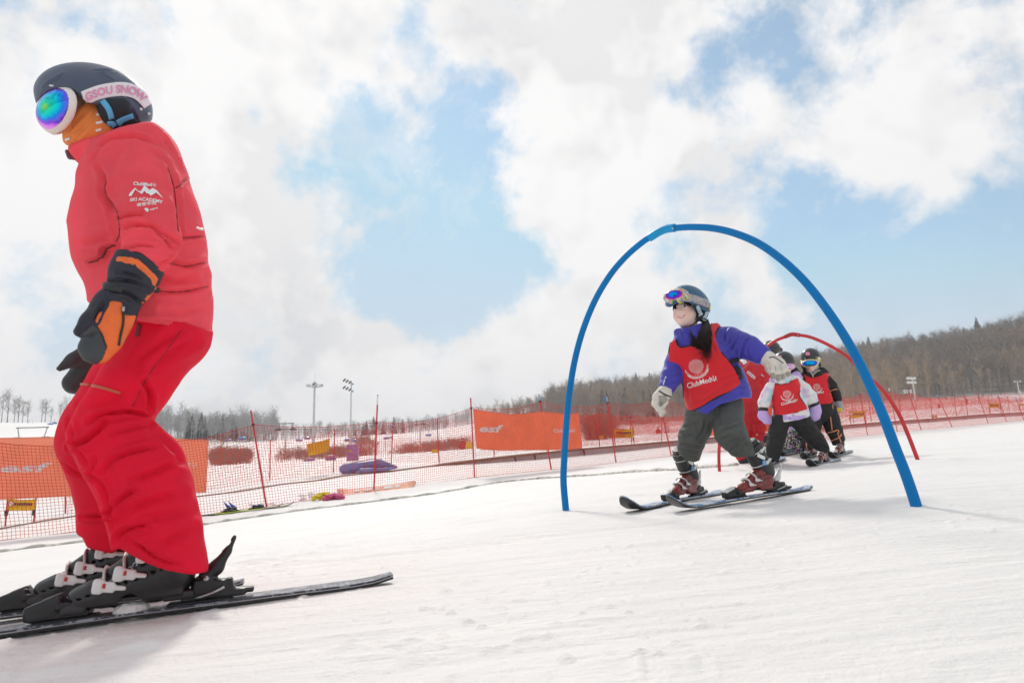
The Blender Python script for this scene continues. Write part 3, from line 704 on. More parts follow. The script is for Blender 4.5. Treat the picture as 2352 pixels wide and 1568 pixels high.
F2 = [((150,1178,13.8),(150,1062)),((330,1152,14.9),(331,1042)),((470,1133,16),(471,1028)),((619.6,1111,17),(621,1010)),((765.6,1090,18.2),(768.4,987)),((899,1060.7,19.2),(902,971.6)),((1008.7,1059.5,20),(1004,961.8)),((1135,1043,21.6),(1131,957)),((1255,1030,23.2),(1251,951)),((1377,1022,25),(1372.5,948)),((1450.5,1016,26),(1447,951.7)),((1520,1010,27),(1520.8,955)),
      ((1650,1000,29),(1649,940)),((1780,988,31),(1778,930)),((1890,976,33.3),(1886,922)),((1960,968.5,34.5),(1955.5,916)),((2001,965,35.6),(1995,917)),((2070,961,37),(2066,914)),((2140.6,957,38.4),(2137,912)),((2197,953,40),(2191,910)),((2222.6,951,41),(2215.6,907.6)),((2273,945.9,43),(2269,908)),((2319,944,45),(2314,908.8)),((2420,938,49),(2416,900))]
far_fence('red netting fence on thin upright poles running just behind the long conveyor', F2, .0056, .055, .10, tips=(5, 10, 12, 16, 19))
def on_ground(x, Y): d = ray(x, 1000); X = d[0]/d[1]*Y; return np.array([X, Y, gz(X, Y)])
def strip_fence(label, path, h, r=.006, cell=.09):
    e = empty('safety_fence', on_ground(*path[0]), label, 'safety fence'); bots, tops = [], []
    for x, Y in path:
        b = on_ground(x, Y); t = b+np.array([rnd.uniform(-.06, .06), 0, h]); pole(e, b, t, .02, None, None, 5); bots.append(b); tops.append(b+(t-b)*.95)
    G, al, no = net_geo(bots, tops, cell, r, .06, off=.03); V, F = strands(G, al, no, r, 2); mobj('net', mesh('net', V, F, False), NETRED, e)
strip_fence('faint red netting fence far across the piste on the right', [(1330+k*62, 52+k*1.7) for k in range(19)], 1.25)
strip_fence('distant red netting fence crossing the snowfield behind the orange banner', [(480+k*58, 40+k*1.2) for k in range(6, 16)], 1.2, .0042, .10)
strip_fence('red netting fence at the foot of the wooded hill', [(1450+k*70, 92+k*1.2) for k in range(15)], 1.5, .011, .16)
# ------------------------------------------------------------------ banners
def cloth_grid(C, nu, nv, wav, sagt=.0, seed=0):
    """C: TL, TR, BR, BL world corners"""
    C = [np.array(c) for c in C]; u, v = np.meshgrid(np.linspace(0, 1, nu), np.linspace(0, 1, nv), indexing='ij'); U = u[..., None]; W = v[..., None]
    p = (C[0]*(1-U)+C[1]*U)*(1-W)+(C[3]*(1-U)+C[2]*U)*W; n = nrm(np.cross(C[1]-C[0], C[3]-C[0])); n = n if n[1] < 0 else -n
    q = np.stack([u*4+seed, v*1.6, 0*u], -1).reshape(-1, 3); b = np.sin(u*math.pi)*np.sin(v*math.pi)
    p = p+(n*(wav*(fbm(q, 3).reshape(u.shape)*(.35+.65*b))[..., None]))-np.array([0, 0, 1])*(sagt*4*u*(1-u)*(1-v))[..., None]
    F = np.array([(i*nv+j, i*nv+j+1, (i+1)*nv+j+1, (i+1)*nv+j) for i in range(nu-1) for j in range(nv-1)])[:, ::-1]
    return p.reshape(-1, 3), F, n
PSI = [[(.0,.70),(.05,.74),(.12,.70),(.13,.40),(.20,.24),(.30,.20),(.30,.98),(.38,.98),(.38,.20),(.48,.24),(.55,.40),(.56,.70),(.63,.74),(.68,.70),(.66,.36),(.56,.16),(.38,.11),(.38,-.08),(.30,-.08),(.30,.11),(.12,.16),(.02,.36)],
       [(.56,.0),(.60,-.05),(.66,-.05),(.70,0),(.66,.06),(.60,.06)]]
def psi_at(p0, p1, h):
    V, F = poly_geo(PSI, .2); p0 = np.array(p0, float); p1 = np.array(p1, float); d = p1-p0; n = np.array([d[1], -d[0]])/np.linalg.norm(d)
    return p0+np.outer(V[:, 0]/.7, d)+np.outer(V[:, 1]*h, n), F
def join2(*L):
    V = np.vstack([l[0] for l in L]); F = []; n = 0
    for v, f in L: F += [tuple(i+n for i in t) for t in f]; n += len(v)
    return V, F
def banner(name, C, label, cat='banner', wav=.06, sag=.06, nu=60, nv=22, m=ORANGE, seed=1.0):
    V, F, n = cloth_grid(C, nu, nv, wav, sag, seed); e = empty(name, V[0], label, cat)
    V2 = V-n*.006; k = len(V); idx = [i*nv for i in range(nu)]+[(nu-1)*nv+j for j in range(1, nv)]+[i*nv+nv-1 for i in range(nu-2, -1, -1)]+[j for j in range(nv-2, 0, -1)]
    R = [(a, b, b+k, a+k) for a, b in zip(idx, idx[1:]+idx[:1])]
    mobj('cloth', mesh('cloth', np.vstack([V, V2]), [tuple(f) for f in F]+[tuple(int(x)+k for x in f[::-1]) for f in F]+R), m, e); return e, bvh_of(V, F)
def fshift(p, Y, off): p = np.array(p, float); al = nrm(NB[4]-NB[0]); return p+np.array([al[1], -al[0], 0])*off
c3 = CR(1080,930,1680,2352); cl = CR(0,980,560,2091)
def on_fence(x, y, off):
    """where the ray through (x, y) meets the upright plane of the near fence, off metres in front of it"""
    d = ray(x, y); best = None
    for i in range(len(NB)-1):
        A, B = NB[i], NB[i+1]; n = nrm(np.cross(B-A, (NTP[i]-A)+(NTP[i+1]-B))); n = n if n[1] < 0 else -n; t = ((A+n*off)-np.array([0, 0, CAMH])) @ n/(d @ n); p = np.array([0, 0, CAMH])+d*t; u = (p-A) @ (B-A)/((B-A) @ (B-A))
        if t > 0 and -.02 <= u <= 1.02: return p
        if best is None or abs(u-.5) < best[0]: best = (abs(u-.5), p)
    return best[1]
def fence_banner(top, bot, label, m, nu=70, nv=24, wav=.016, seed=1.0):
    T, B = np.array(top, float), np.array(bot, float); su = np.linspace(0, 1, nu); sv = np.linspace(0, 1, nv)
    def along(L): q = np.r_[0, np.cumsum(np.linalg.norm(np.diff(L, axis=0), axis=1))]; q /= q[-1]; return np.column_stack([np.interp(su, q, L[:, 0]), np.interp(su, q, L[:, 1])])
    T, B = along(T), along(B); V = []
    for i in range(nu):
        for j in range(nv):
            x, y = T[i]*(1-sv[j])+B[i]*sv[j]; w = wav*float(fbm(np.array([[su[i]*7+seed, sv[j]*2.2, su[i]*3]]), 3)[0])-.014*math.exp(-sv[j]/.10)*(.5+.5*math.sin(su[i]*23)); V.append(on_fence(x, y, .022+w))
    V = np.array(V); n = nrm(np.cross(V[nv]-V[0], V[1]-V[0])); n = n if n[1] < 0 else -n; F = [(i*nv+j, i*nv+j+1, (i+1)*nv+j+1, (i+1)*nv+j)[::-1] for i in range(nu-1) for j in range(nv-1)]
    e = empty('banner', V[0], label, 'banner'); k = len(V); idx = [i*nv for i in range(nu)]+[(nu-1)*nv+j for j in range(1, nv)]+[i*nv+nv-1 for i in range(nu-2, -1, -1)]+[j for j in range(nv-2, 0, -1)]; R = [(a, b, b+k, a+k) for a, b in zip(idx, idx[1:]+idx[:1])]
    mobj('cloth', mesh('cloth', np.vstack([V, V-n*.004]), F+[tuple(x+k for x in f[::-1]) for f in F]+R), m, e); return e, bvh_of(V, F)
PALE = mat('flare_pale_orange_cloth', (.95, .47, .33), .75, trans=.55, var=.10, vsc=2, weave=.05, wsc=300)  # paler copy of the orange cloth, haze and flare put into its colour
e, b = fence_banner(c3.l((402,357),(560,386),(760,410),(900,405),(1075,385),(1200,395),(1330,414),(1441,394)), c3.l((436,740),(480,755),(650,768),(900,764),(1150,764),(1300,760),(1472,745)), 'orange banner hung on the net in the middle, white lettering, red pole behind it', ORANGE)
V, F = join2(place_text('esf', c3(462,583), c3(695,592), 17, .03, .22), place_text('ClubMed', c3(1188,590), c3(1375,588), 8.6, .02), psi_at(c3(1380,590), c3(1404,589), 10))
decal('lettering', V, F, b, WHITE, e, .013)
e, b = fence_banner([(-150,1003),(0,1005),(155,1002),(330,1003),(478.6,1010)], [(-150,1167),(0,1147),(150,1140),(330,1136),(473.7,1130)], 'pale orange banner on the net behind the instructor, large white letters', PALE, 90)
V, F = join2(place_text('esf', cl(2,745), cl(487,742), 20, .03, .22), place_text('ClubMed', cl(1330,722), cl(1770,706), 14, .02), psi_at(cl(1783,708), cl(1836,704), 16))
decal('lettering', V, F, b, WHITE, e, .013)
MB().tube(spline([on_fence(*q, .05) for q in cl.l((1945,450),(1960,500),(1990,470),(2010,440),(2015,480),(1985,500),(1960,470))], 4), .004, 5).build('tie_rope', mat('pale_rope', (.7, .66, .6), .8), e)
banner('banner', [P(1590,947,22.2), P(1776,935,24.0), P(1778,990,24.0), P(1594,1003,22.2)], 'plain orange banner low on the fence behind the crouching adult', wav=.08, sag=.04, nu=30, nv=12)
# yellow warning cloths between two short posts
def ysign(TL, TR, BR, BL, Y, label, posts=True, print_=1, icon=False, dY=0.0):
    e, b = banner('warning_sign', [P(*TL, Y), P(*TR, Y+dY), P(*BR, Y+dY), P(*BL, Y)], label, 'warning sign', .03, .02, 14, 8, YELLOW, Y)
    if posts:
        for q, yy, a in ((BL, Y, TL), (BR, Y+dY, TR)):
            top = P(a[0], a[1]-2, yy+.02); X = top[0]; z = min(gz(X, yy), P(*q, yy)[2]-.25)-.05; MB().tube([(X, yy+.03, z), tuple(top)], .016, 6).build('post', RED, e)
            MB().box(P(*q, yy)-np.array([0, .02, .04]), (.04, .04, .10)).build('tie', BLACK, e)
    if print_:
        w = np.array(TR)-np.array(TL); h = np.array(BL)-np.array(TL); qs = []
        for row, (va, vb, n) in enumerate(((.34, .58, 8), (.70, .76, 14))[:print_]):
            for i in range(n):
                u0 = .24+.66*i/n if icon else .10+.80*i/n; u1 = u0+.8*(.66 if icon else .80)/n; o = np.array(TL, float)
                qs.append([tuple(o+w*u0+h*va), tuple(o+w*u1+h*va), tuple(o+w*u1+h*vb), tuple(o+w*u0+h*vb)])
        V, F = poly_geo(qs, 3.0); decal('print', V, F, b, mat('dark_print', (.10, .05, .06), .7), e, .006)
        if icon:
            c = np.array(TL)+w*.13+h*.42; R_ = abs(h[1])*.24; an = np.linspace(0, 6.283, 19)[:-1]
            V, F = poly_geo([[tuple(c+R_*np.array([math.cos(a), math.sin(a)])) for a in an]], 4); decal('print', V, F, b, WHITE, e, .007)
            ring = [[tuple(c+R_*k*np.array([math.cos(a), math.sin(a)])) for k, a in ((1, a0), (1, a0+.36), (.76, a0+.36), (.76, a0))] for a0 in an]
            s_ = np.array([.7, .7]); t_ = np.array([-.7, .7]); ring.append([tuple(c-s_*R_*.9-t_*R_*.12), tuple(c+s_*R_*.9-t_*R_*.12), tuple(c+s_*R_*.9+t_*R_*.12), tuple(c-s_*R_*.9+t_*R_*.12)])
            V, F = poly_geo(ring, 4); decal('print', V, F, b, mat('red_print', (.6, .03, .03), .6), e, .009)
ysign((18,1144),(82.5,1145),(80,1171),(17,1172), 12.6, 'yellow sign with round prohibition symbol, under the pale banner at far left', True, 1, True)
ysign((488,1070),(508,1069),(508,1083),(488,1084), 34, 'small yellow sign beyond the net, right of the pale banner', True, 0)
ysign((704.7,1019),(758,1005.6),(755,1037),(709,1047), 17.7, 'blank yellow cloth hung askew on the rear net, left of the blue mat', False, 0, dY=.4)
ysign((992,1031.4),(1007,1031),(1007,1042),(992,1043), 30, 'tiny yellow sign left of the orange banner', True, 0)
ysign((1410.7,983.4),(1454.5,984),(1454,1005.6),(1411,1005.6), 25.6, 'yellow sign with one dark line of print, left of the girl', True, 2, dY=.3)
ysign((1375.5,999.7),(1386,999),(1386,1007),(1375.5,1008), 40, 'small faint yellow sign just right of the orange banner', True, 0)
ysign((1950.8,942.8),(1986,943),(1985,957),(1951,960), 34.0, 'yellow sign with small symbol, right of the child in black', True, 1, True, dY=.6)
ysign((2270.7,925),(2296.5,925),(2296,935.8),(2271,936), 42.5, 'yellow sign with thin line of print, between leaning poles at the right', True, 2)
ysign((2341,926),(2356,926),(2356,931),(2341,931), 46, 'yellow sign cut by the right picture edge', True, 0)
ysign((2142,953),(2151,953),(2151,958),(2142,958), 37.9, 'low orange yellow sign behind the conveyor on the right', True, 0)
# ------------------------------------------------------------------ conveyor lift
def build_conveyor():
    lip = mat('brown_edge_board', (.20, .135, .085), .8, bump=.2, bsc=20, var=.3, vsc=3); side = mat('grey_side_panel', (.33, .32, .315), .6, bump=.04, bsc=12, var=.15, vsc=2); belt = mat('belt_rubber', (.10, .10, .10), .8)
    e = empty('conveyor_lift', P(*CONV[5]), 'long low grey conveyor carpet with brown edge running behind the fence', 'conveyor lift')
    T = np.array([P(*c) for c in CONV]); al = np.gradient(T, axis=0); al /= np.linalg.norm(al, axis=1, keepdims=True); nor = np.column_stack([-al[:, 1], al[:, 0], 0*al[:, 0]]); nor[nor[:, 1] < 0] *= -1
    up = np.array([0, 0, 1.])
    def strip(prof): 
        A = np.stack([T+nor*a+up*z for a, z in prof], 1); n, k, _ = A.shape
        return A.reshape(-1, 3), [(i*k+j, i*k+(j+1) % k, (i+1)*k+(j+1) % k, (i+1)*k+j) for i in range(n-1) for j in range(k)]+[tuple(range(k))[::-1], tuple((n-1)*k+j for j in range(k))]
    mobj('edge_board', mesh('edge_board', *strip([(-.03, -.055), (-.03, 0), (.09, .004), (.09, -.055)]), False), lip, e)
    mobj('belt', mesh('belt', *strip([(.10, -.10), (.10, -.02), (.75, -.02), (.75, -.10)]), False), belt, e)
    for i in range(len(T)-1):
        d = T[i+1]-T[i]; L = np.linalg.norm(d); k = max(1, int(round(L/2.4)))
        for j in range(k):
            a = T[i]+d*(j/k+.012/L*1.0); b = T[i]+d*((j+1)/k-.012/L); n = nor[i]*(1-j/k)+nor[i+1]*(j/k); q = [a+n*.0-up*.058, b+n*.0-up*.058, b+n*.0-up*.5, a+n*.0-up*.5]; q2 = [p+n*.05 for p in q]
            mobj('side_panel', mesh('side_panel', q+q2, [(0, 1, 2, 3)[::-1], (4, 5, 6, 7), (0, 4, 5, 1), (1, 5, 6, 2), (2, 6, 7, 3), (3, 7, 4, 0)], False), side, e)
    for x, y, Y in ((1182,1046,20.55),(1340,1030,22.95),(1227,1041,21.2),(2215,956,38.9),(2300,949,42),(2130,962,36.6)):
        p = P(x, y, Y)-np.array([0, .03, .04]); MB().tube([p, p+np.array([.03, -.03, -.09]), p+np.array([.02, -.01, -.16]), p+np.array([.06, -.02, -.24])], [.03, .022, .02, .03], 6).build('strap', BLACK, e)
build_conveyor()
# grey tube added in place of the shaded face of a low snow step
STEP_SHADE = [(-120,1284),(0,1268),(170,1247),(457,1207),(558,1192),(675,1175),(746,1166),(887,1148),(992,1135),(1051,1125),(1156,1107),(1285,1096),(1438,1085),(1544,1079),(1692,1069)]
hp = np.array([gpt(*h) for h in STEP_SHADE]); hp = spline(hp, 10); hp[:, 2] = ground_z(hp[:, 0], hp[:, 1])+.006+.006*np.sin(np.arange(len(hp))*.9)
tag(MB().tube(hp, .034+.008*np.sin(np.arange(len(hp))*1.3)+.004*np.sin(np.arange(len(hp))*.37), 7, flat=.7).build('snow_step_shade', mat('step_shade_grey', (.62, .59, .53), .85, bump=.3, bsc=25, var=.35, vsc=9), smooth=True), 'grey strip standing in for the shaded edge of a snow step', 'snow_step_shade')
# ------------------------------------------------------------------ floodlight masts, lift
def flood_bank(parent, o, R, rows, cols, sx, sz, m1=None):
    for i in range(rows):
        a = o+R @ np.array([0, 0, -i*sz]); MB().tube([a+R @ np.array([-sx*(cols-.5)/2-.2, 0, 0]), a+R @ np.array([sx*(cols-.5)/2+.2, 0, 0])], .06, 6).build('crossarm', LGREY, parent)
        for j in range(cols):
            c = a+R @ np.array([(j-(cols-1)/2)*sx, -.25, .05]); Rt = R @ np.array(Matrix.Rotation(-.5, 3, 'X'))
            l = MB().box(c, (sx*.62, .28, sz*.52), Rt, .05).build('floodlight', m1 or LGREY, parent); MB().box(c+Rt @ np.array([0, -.15, 0]), (sx*.52, .02, sz*.42), Rt).build('lens', mat('lamp_glass', (.75, .76, .78), .2), l)
def mast(x, yb, yt, Y, r, label, kind):
    t = P(x, yt, Y); X = t[0]; zb = gz(X, Y)-.3; e = empty('floodlight_mast', (X, Y, zb), label, 'floodlight mast'); H = t[2]
    MB().tube([(X, Y, zb), (X, Y, (zb+H)/2), (X, Y, H)], [r, r*.8, r*.55], 10).build('mast', LGREY, e); return e, t
e, t = mast(723, 0, 878, 105, .24, 'tall pale high mast carrying a round ring of floodlights', 0)
MB().tube([t+np.array([math.cos(a)*1.15, math.sin(a)*1.15, -.62]) for a in np.linspace(0, 6.283, 25)[:-1]], .05, 6, closed=True).build('ring', LGREY, e)
MB().add(*tube_geo([t+np.array([0, 0, -.22]), t+np.array([0, 0, -.08]), t+np.array([0, 0, .18])], [.36, .3, .05], 12)).build('cap', GREY, e)
MB().tube([t, t+np.array([0, 0, 1.6])], .02, 5).build('lightning_rod', GREY, e)
for k in range(12):
    a = k*6.283/12+.1; d = np.array([math.cos(a), math.sin(a), 0]); c = t+d*1.15+np.array([0, 0, -.45]); R = np.column_stack([np.array([-d[1], d[0], 0]), d, [0, 0, 1.]])
    f = MB().box(c, (.30, .2, .22), R, .03).build('floodlight', DGREY if k % 3 == 0 else LGREY, e); MB().tube([t+np.array([0, 0, -.85]), t+d*1.15+np.array([0, 0, -.62])], .03, 4).build('spoke', LGREY, e)
e, t = mast(807, 0, 877, 82, .13, 'tall slim mast with two angled banks of dark floodlights', 0)
for i, dz in enumerate((0, -.88)):
    for j in range(3):
        c = t+np.array([-.16-.37*j, .1*j, dz+.16*j-.04]); R = np.array(Matrix.Rotation(-.85, 3, 'Y')) @ np.array(Matrix.Rotation(.3, 3, 'Z'))
        MB().box(c, (.46, .22, .15), R, .03).build('floodlight', DGREY, e)
    MB().tube([t+np.array([.1, 0, dz-.1]), t+np.array([-1.0, .15, dz+.25])], .025, 5).build('crossarm', LGREY, e); MB().box(t+np.array([.18, 0, dz-.25]), (.2, .16, .22), None, .03).build('floodlight', mat('blue_lamp', (.25, .38, .5), .5), e)
e, t = mast(2095.5, 0, 868, 128, .17, 'pale mast with six white floodlights in two rows, before the wooded hill', 0)
flood_bank(e, t+np.array([-.4, 0, -.1]), np.array(Matrix.Rotation(.25, 3, 'Z')), 2, 3, .72, .78, WHITE)
e, t = mast(2089.5, 0, 897, 160, .14, 'shorter mast with small floodlights, just behind the six-lamp mast', 0)
flood_bank(e, t+np.array([-.6, 0, 0]), np.eye(3), 2, 3, .72, .5, WHITE)
e, t = mast(2336.5, 0, 875, 135, .13, 'leaning grey pylon with short crossarm at the far right', 0)
MB().tube([t+np.array([-.75, 0, -.1]), t+np.array([.65, 0, .1])], .06, 6).build('crossarm', LGREY, e)
for s_ in (-.66, -.5, .45, .6): MB().box(t+np.array([s_, -.1, -.08]), (.16, .14, .30), None, .03).build('floodlight', LGREY, e)
MB().box(t+np.array([.1, -.1, -2.3]), (.3, .25, .75), None, .05).build('control_box', LGREY, e)
def lift_tower(x, ytop, yb, Y, w, label, base=True):
    t = P(x, ytop, Y); X = t[0]; zb = min(gz(X, Y), t[2]-2)-.3; h = .34*w; e = empty('lift_tower', (X, Y, zb), label, 'lift tower')
    MB().tube([(X, Y, zb), (X, Y, t[2]-h)], [.19, .15], 10).build('mast', LGREY, e)
    MB().tube([t+np.array([-w*.46, 0, 0]), t+np.array([w*.46, 0, 0])], .075, 6).build('crossarm', DGREY, e)
    MB().tube([t+np.array([-w*.52, 0, -h]), t+np.array([w*.52, 0, -h])], .10, 6).build('crossarm', DGREY, e)
    for s_ in (-1, 1):
        MB().tube([t+np.array([s_*w*.42, 0, 0]), t+np.array([s_*w*.34, 0, -h])], .06, 5).build('brace', DGREY, e)
        for j in range(6): MB().tube([t+np.array([s_*w*.46+(j-2.5)*w*.055, -.1, -h-.08]), t+np.array([s_*w*.46+(j-2.5)*w*.055,   .1, -h-.08])], .13, 8).build('sheave', DGREY, e)
        MB().box(t+np.array([s_*w*.40, 0, -h*.86]), (w*.20, .3, h*.18), None, .03).build('catwalk', DGREY, e)
    return t, h
lift_tower(657, 972, 0, 108, 2.7, 'grey chairlift tower with open top frame, left of the ring mast')
lift_tower(965, 967, 0, 165, 2.0, 'faint small chairlift tower beyond the blue mat')
lift_tower(75, 981.5, 0, 95, 4.9, 'dark chairlift tower top with wheel trains, above the pale banner')
BUBBLE = mat('blue_bubble', (.06, .30, .62), .25, coat=.4)
def chair(x, y, Y, w, label, group, rot=.2):
    c = P(x, y, Y); e = empty('lift_chair', c, label, 'lift chair', group); R = np.array(Matrix.Rotation(rot, 3, 'Z'))
    s = SDF(); s.ell(c+np.array([0, 0, w*.10]), (w*.5, w*.30, w*.20), R, .01); s.plane(c+np.array([0, 0, w*.06]), (0, 0, -1)); V, Q = s.surf(w/16, 1); mobj('bubble', mesh('bubble', V, Q), BUBBLE, e)
    MB().box(c+np.array([0, 0, -w*.06]), (w*.86, w*.3, w*.09), R, .03).build('seat', mat('pale_seat', (.55, .5, .6), .6), e); MB().box(c+R @ np.array([0, w*.16, w*.04]), (w*.86, w*.05, w*.24), R, .02).build('backrest', mat('violet_pad', (.22, .16, .42), .6), e)
    MB().tube([c+np.array([0, 0, w*.2]), c+np.array([0, 0, w*.95])], w*.02, 5).build('hanger', DGREY, e)
for i, (x, y, Y, w) in enumerate(((17,978,300,2.6),(66,976.5,300,2.4),(74,976,310,2.4),(115,975,300,2.5),(125,972,320,2.5),(3,987,280,2.4))): chair(x, y, Y, w, ORD[(3, 2, 1, 4, 5, 0)[i] if i != 1 and i != 2 and i != 0 else (1, 2, 3)[i]]+' from left of the blue chairs low over the snow ridge', 'chairs on the left lift')
for x, y, Y, w, l in ((556,1009,120,1.7,'blue bubble lift chair seen through the net right of the pale banner'),(687,1012,150,1.6,'flat blue lift chair left of the chairlift tower'),(706,1007,125,1.25,'violet blue lift chair beside the chairlift tower'),(800,1012,130,1.7,'wide blue lift chair right of the ring mast'),(816,1013,120,1.15,'rounded blue lift chair with bright highlight below the slim mast'),(887,1007,150,1.4,'pale blue lift chair against the slim mast'),(897,1005,150,1.0,'blue lift chair just right of the slim mast'),(984,1000,170,1.6,'faint lift chair near the far small tower'),(524,1012,135,1.4,'blue lift chair hidden beside the banner edge')): chair(x, y, Y, w, l, 'bubble chairs on the lift')
def cable(L, label, r=.03):
    p = []
    for (a, b) in zip(L[:-1], L[1:]):
        a = np.array(a); b = np.array(b); s = np.linspace(0, 1, 12)[:, None]; p.append(a*(1-s)+b*s-np.array([0, 0, 1])*4*s*(1-s)*np.linalg.norm(b-a)*.012)
    p = np.vstack(p); p = p[np.r_[True, np.linalg.norm(np.diff(p, axis=0), axis=1) > 1e-4]]; tag(MB().tube(p, r, 5).build('lift_cable', DGREY), label, 'cable')
cable([P(360,1000,128), P(600,1005,115), P(640,983.5,108)], 'thin lift cable before the dark wood on the left'); cable([P(674,983.5,108), P(965,976,165)], 'thin lift cable between the two chairlift towers')
# ------------------------------------------------------------------ things lying by the fence
def vinyl(): return mat('blue_vinyl', (.15, .19, .42), .45, bump=.08, bsc=6, var=.15, vsc=3)
s = SDF(); a, b_, c_, d_ = P(790,1077,17.4), P(866,1064,17.7), P(912,1073,17.9), P(830,1082,17.2)
s.cap(a, b_, .115, .10, .05).cap(b_, c_, .10, .02, .05).cap(d_, c_+np.array([0, -.3, -.02]), .07, .03, .06).cap(a+np.array([0,.25,0]), b_+np.array([0,.3,.02]), .11, .11, .08)
V, Q = s.surf(.016, 1); V = folds(V, Q, amp=.012, scale=(6, 6, 9)); e = empty('crash_mat', a, 'blue padded crash mat lying at the conveyor behind the net', 'crash mat'); mobj('cover', mesh('cover', V, Q), vinyl(), e)
MB().tube(spline([a+np.array([-.02, -.05, .11]), (a+b_)/2+np.array([0, -.05, .12]), b_+np.array([0, -.06, .11]), c_+np.array([0, -.04, .03])], 6), .016, 6).build('piping', mat('pale_piping', (.55, .56, .66), .6), e)
for x, y, Y, l in ((810,1052,24,'tall purple pad around the foot of the slim mast'),(760,1051,26,'low violet pad on the snow beyond the blue mat'),(711,1057,27,'small violet pad behind the net'),(550,1078,26,'violet pad half hidden by the leaning pole')):
    p = P(x, y, Y); h = .5 if 'tall' in l else .10; e = empty('padding', p, l, 'padding'); s = SDF().box(p, (.20, .16, h), None, .07, .01); V, Q = s.surf(.04, 1); mobj('cover', mesh('cover', V, Q), mat('violet_vinyl', (.30, .17, .36), .5, var=.2), e); MB().box(p+np.array([-.05, -.165, h*.5]), (.08, .02, .07)).build('label_patch', YELLOW, e)
c2 = CR(480,930,1080,2352)
# snowboard
bA = gpt(*c2(1420,1203)); bB = gpt(*c2(2190,1120)); ax = nrm(bB-bA); sd = nrm(np.cross([0, 0, 1], ax)); e = empty('snowboard', bA, 'orange snowboard with pale graphics lying in the snow by the second pole', 'snowboard')
L = np.linalg.norm(bB-bA); st = np.linspace(0, 1, 24); ww = .135*(1-.25*np.sin(st*math.pi))*np.minimum(1, (np.minimum(st, 1-st)/.09+.02))**.5
ce = bA+np.outer(st, bB-bA); ce[:, 2] = ground_z(ce[:, 0], ce[:, 1])+.03+.07*np.clip((np.abs(st-.5)-.38)/.12, 0, 1)**2; tilt = np.array([0, 0, .55])
A = np.stack([ce-np.outer(ww, sd)-np.outer(ww, tilt)*np.sign(sd[1]), ce+np.outer(ww, sd)+np.outer(ww, tilt)*np.sign(sd[1])], 1); A2 = A-np.array([0, 0, .012])
def slab(A, A2):
    n = len(A); V = np.concatenate([A[:, 0], A[:, 1], A2[:, 0], A2[:, 1]]); F = []
    for i in range(n-1): F += [(i, i+1, n+i+1, n+i), (2*n+i, 3*n+i, 3*n+i+1, 2*n+i+1), (i, 2*n+i, 2*n+i+1, i+1), (n+i, n+i+1, 3*n+i+1, 3*n+i)]
    return V, F+[(0, n, 3*n, 2*n), (n-1, 3*n-1, 4*n-1, 2*n-1)]
V, F = slab(A, A2); mobj('deck', mesh('deck', V, F, False), mat('orange_deck', (.80, .22, .09), .35, coat=.3, col2=(.86, .42, .25), vsc=3), e)
V, F = slab(A2-np.array([0, 0, .001]), A2-np.array([0, 0, .014])); mobj('base', mesh('base', V, F, False), BLACK, e)
gm = MB()
for k in range(5):
    i = 5+k*3; p = ce[i]*.5+ce[i+1]*.5+np.array([0, 0, .004]); u = ax*.05*(1+k % 2); w_ = (A[i, 1]-A[i, 0])*.3; gm.add([p-u-w_*.2+np.array([0, 0, .002]), p+u-w_*.2+np.array([0, 0, .002]), p+u*1.3+w_+np.array([0, 0, .002]), p-u*.4+w_+np.array([0, 0, .002])], [(0, 1, 2, 3)])
gm.build('graphic', WHITE, e, False)
def heap(C, rs, m, label, seed):
    s = SDF(); pts = [gpt(*c) for c in C]
    for p, r in zip(pts, rs): s.ell(p+np.array([0, 0, r*.35]), (r, r*.9, r*.62), None, .05)
    V, Q = s.surf(.012, 1); V = folds(V, Q, amp=.03, scale=(14, 14, 18)); V = folds(V, Q, amp=.012, scale=(34, 34, 40)); e = empty('bib', pts[0], label, 'bib'); o = mobj('cloth', mesh('cloth', V, Q), m, e)
    b = bvh_of(V, Q); d = []
    for k in range(2):
        q = [(C[0][0]+(C[-1][0]-C[0][0])*t+k*2, C[0][1]-7+(C[-1][1]-C[0][1])*t+k*5+2.5*math.sin(t*7+k)) for t in np.linspace(-.2, 1.2, 14)]; hh = [h for h in (hit(b, *z, .004) for z in q) if h is not None]
        if len(hh) > 3: MB().tube(hh, .006, 5).build('binding', BLACK, e)
heap([c2(1225,1255), c2(1275,1240), c2(1320,1235)], (.09, .11, .10), mat('yellow_bib', (.80, .60, .02), .7, var=.15), 'crumpled yellow bib lying in the snow beside a pink one', 1)
heap([c2(1330,1255), c2(1390,1245), c2(1450,1245)], (.09, .11, .08), mat('pink_bib', (.66, .08, .22), .7, var=.15), 'crumpled pink bib lying in the snow beside the snowboard', 2)
lump = MB(); SNOWM = bpy.data.materials['snow']
for k in range(26):
    q = c2(rnd.uniform(1080, 1260) if k < 14 else rnd.uniform(560, 1050), rnd.uniform(1180, 1275) if k < 14 else rnd.uniform(1275, 1330)); p = gpt(*q); r = rnd.uniform(.02, .085) if k < 14 else rnd.uniform(.01, .035)
    bm = bmesh.new(); bmesh.ops.create_icosphere(bm, subdivisions=2, radius=r); V = np.array([v.co for v in bm.verts]); F = [tuple(v.index for v in f.verts) for f in bm.faces]; bm.free(); V = V*(1+.25*vnoise(V*30+k)[:, None])*np.array([1.2, 1, .75])+p; lump.add(V, F)
tag(lump.build('snow_lumps', SNOWM), 'loose lumps of snow along the foot of the net', 'snow lumps', kind='stuff')
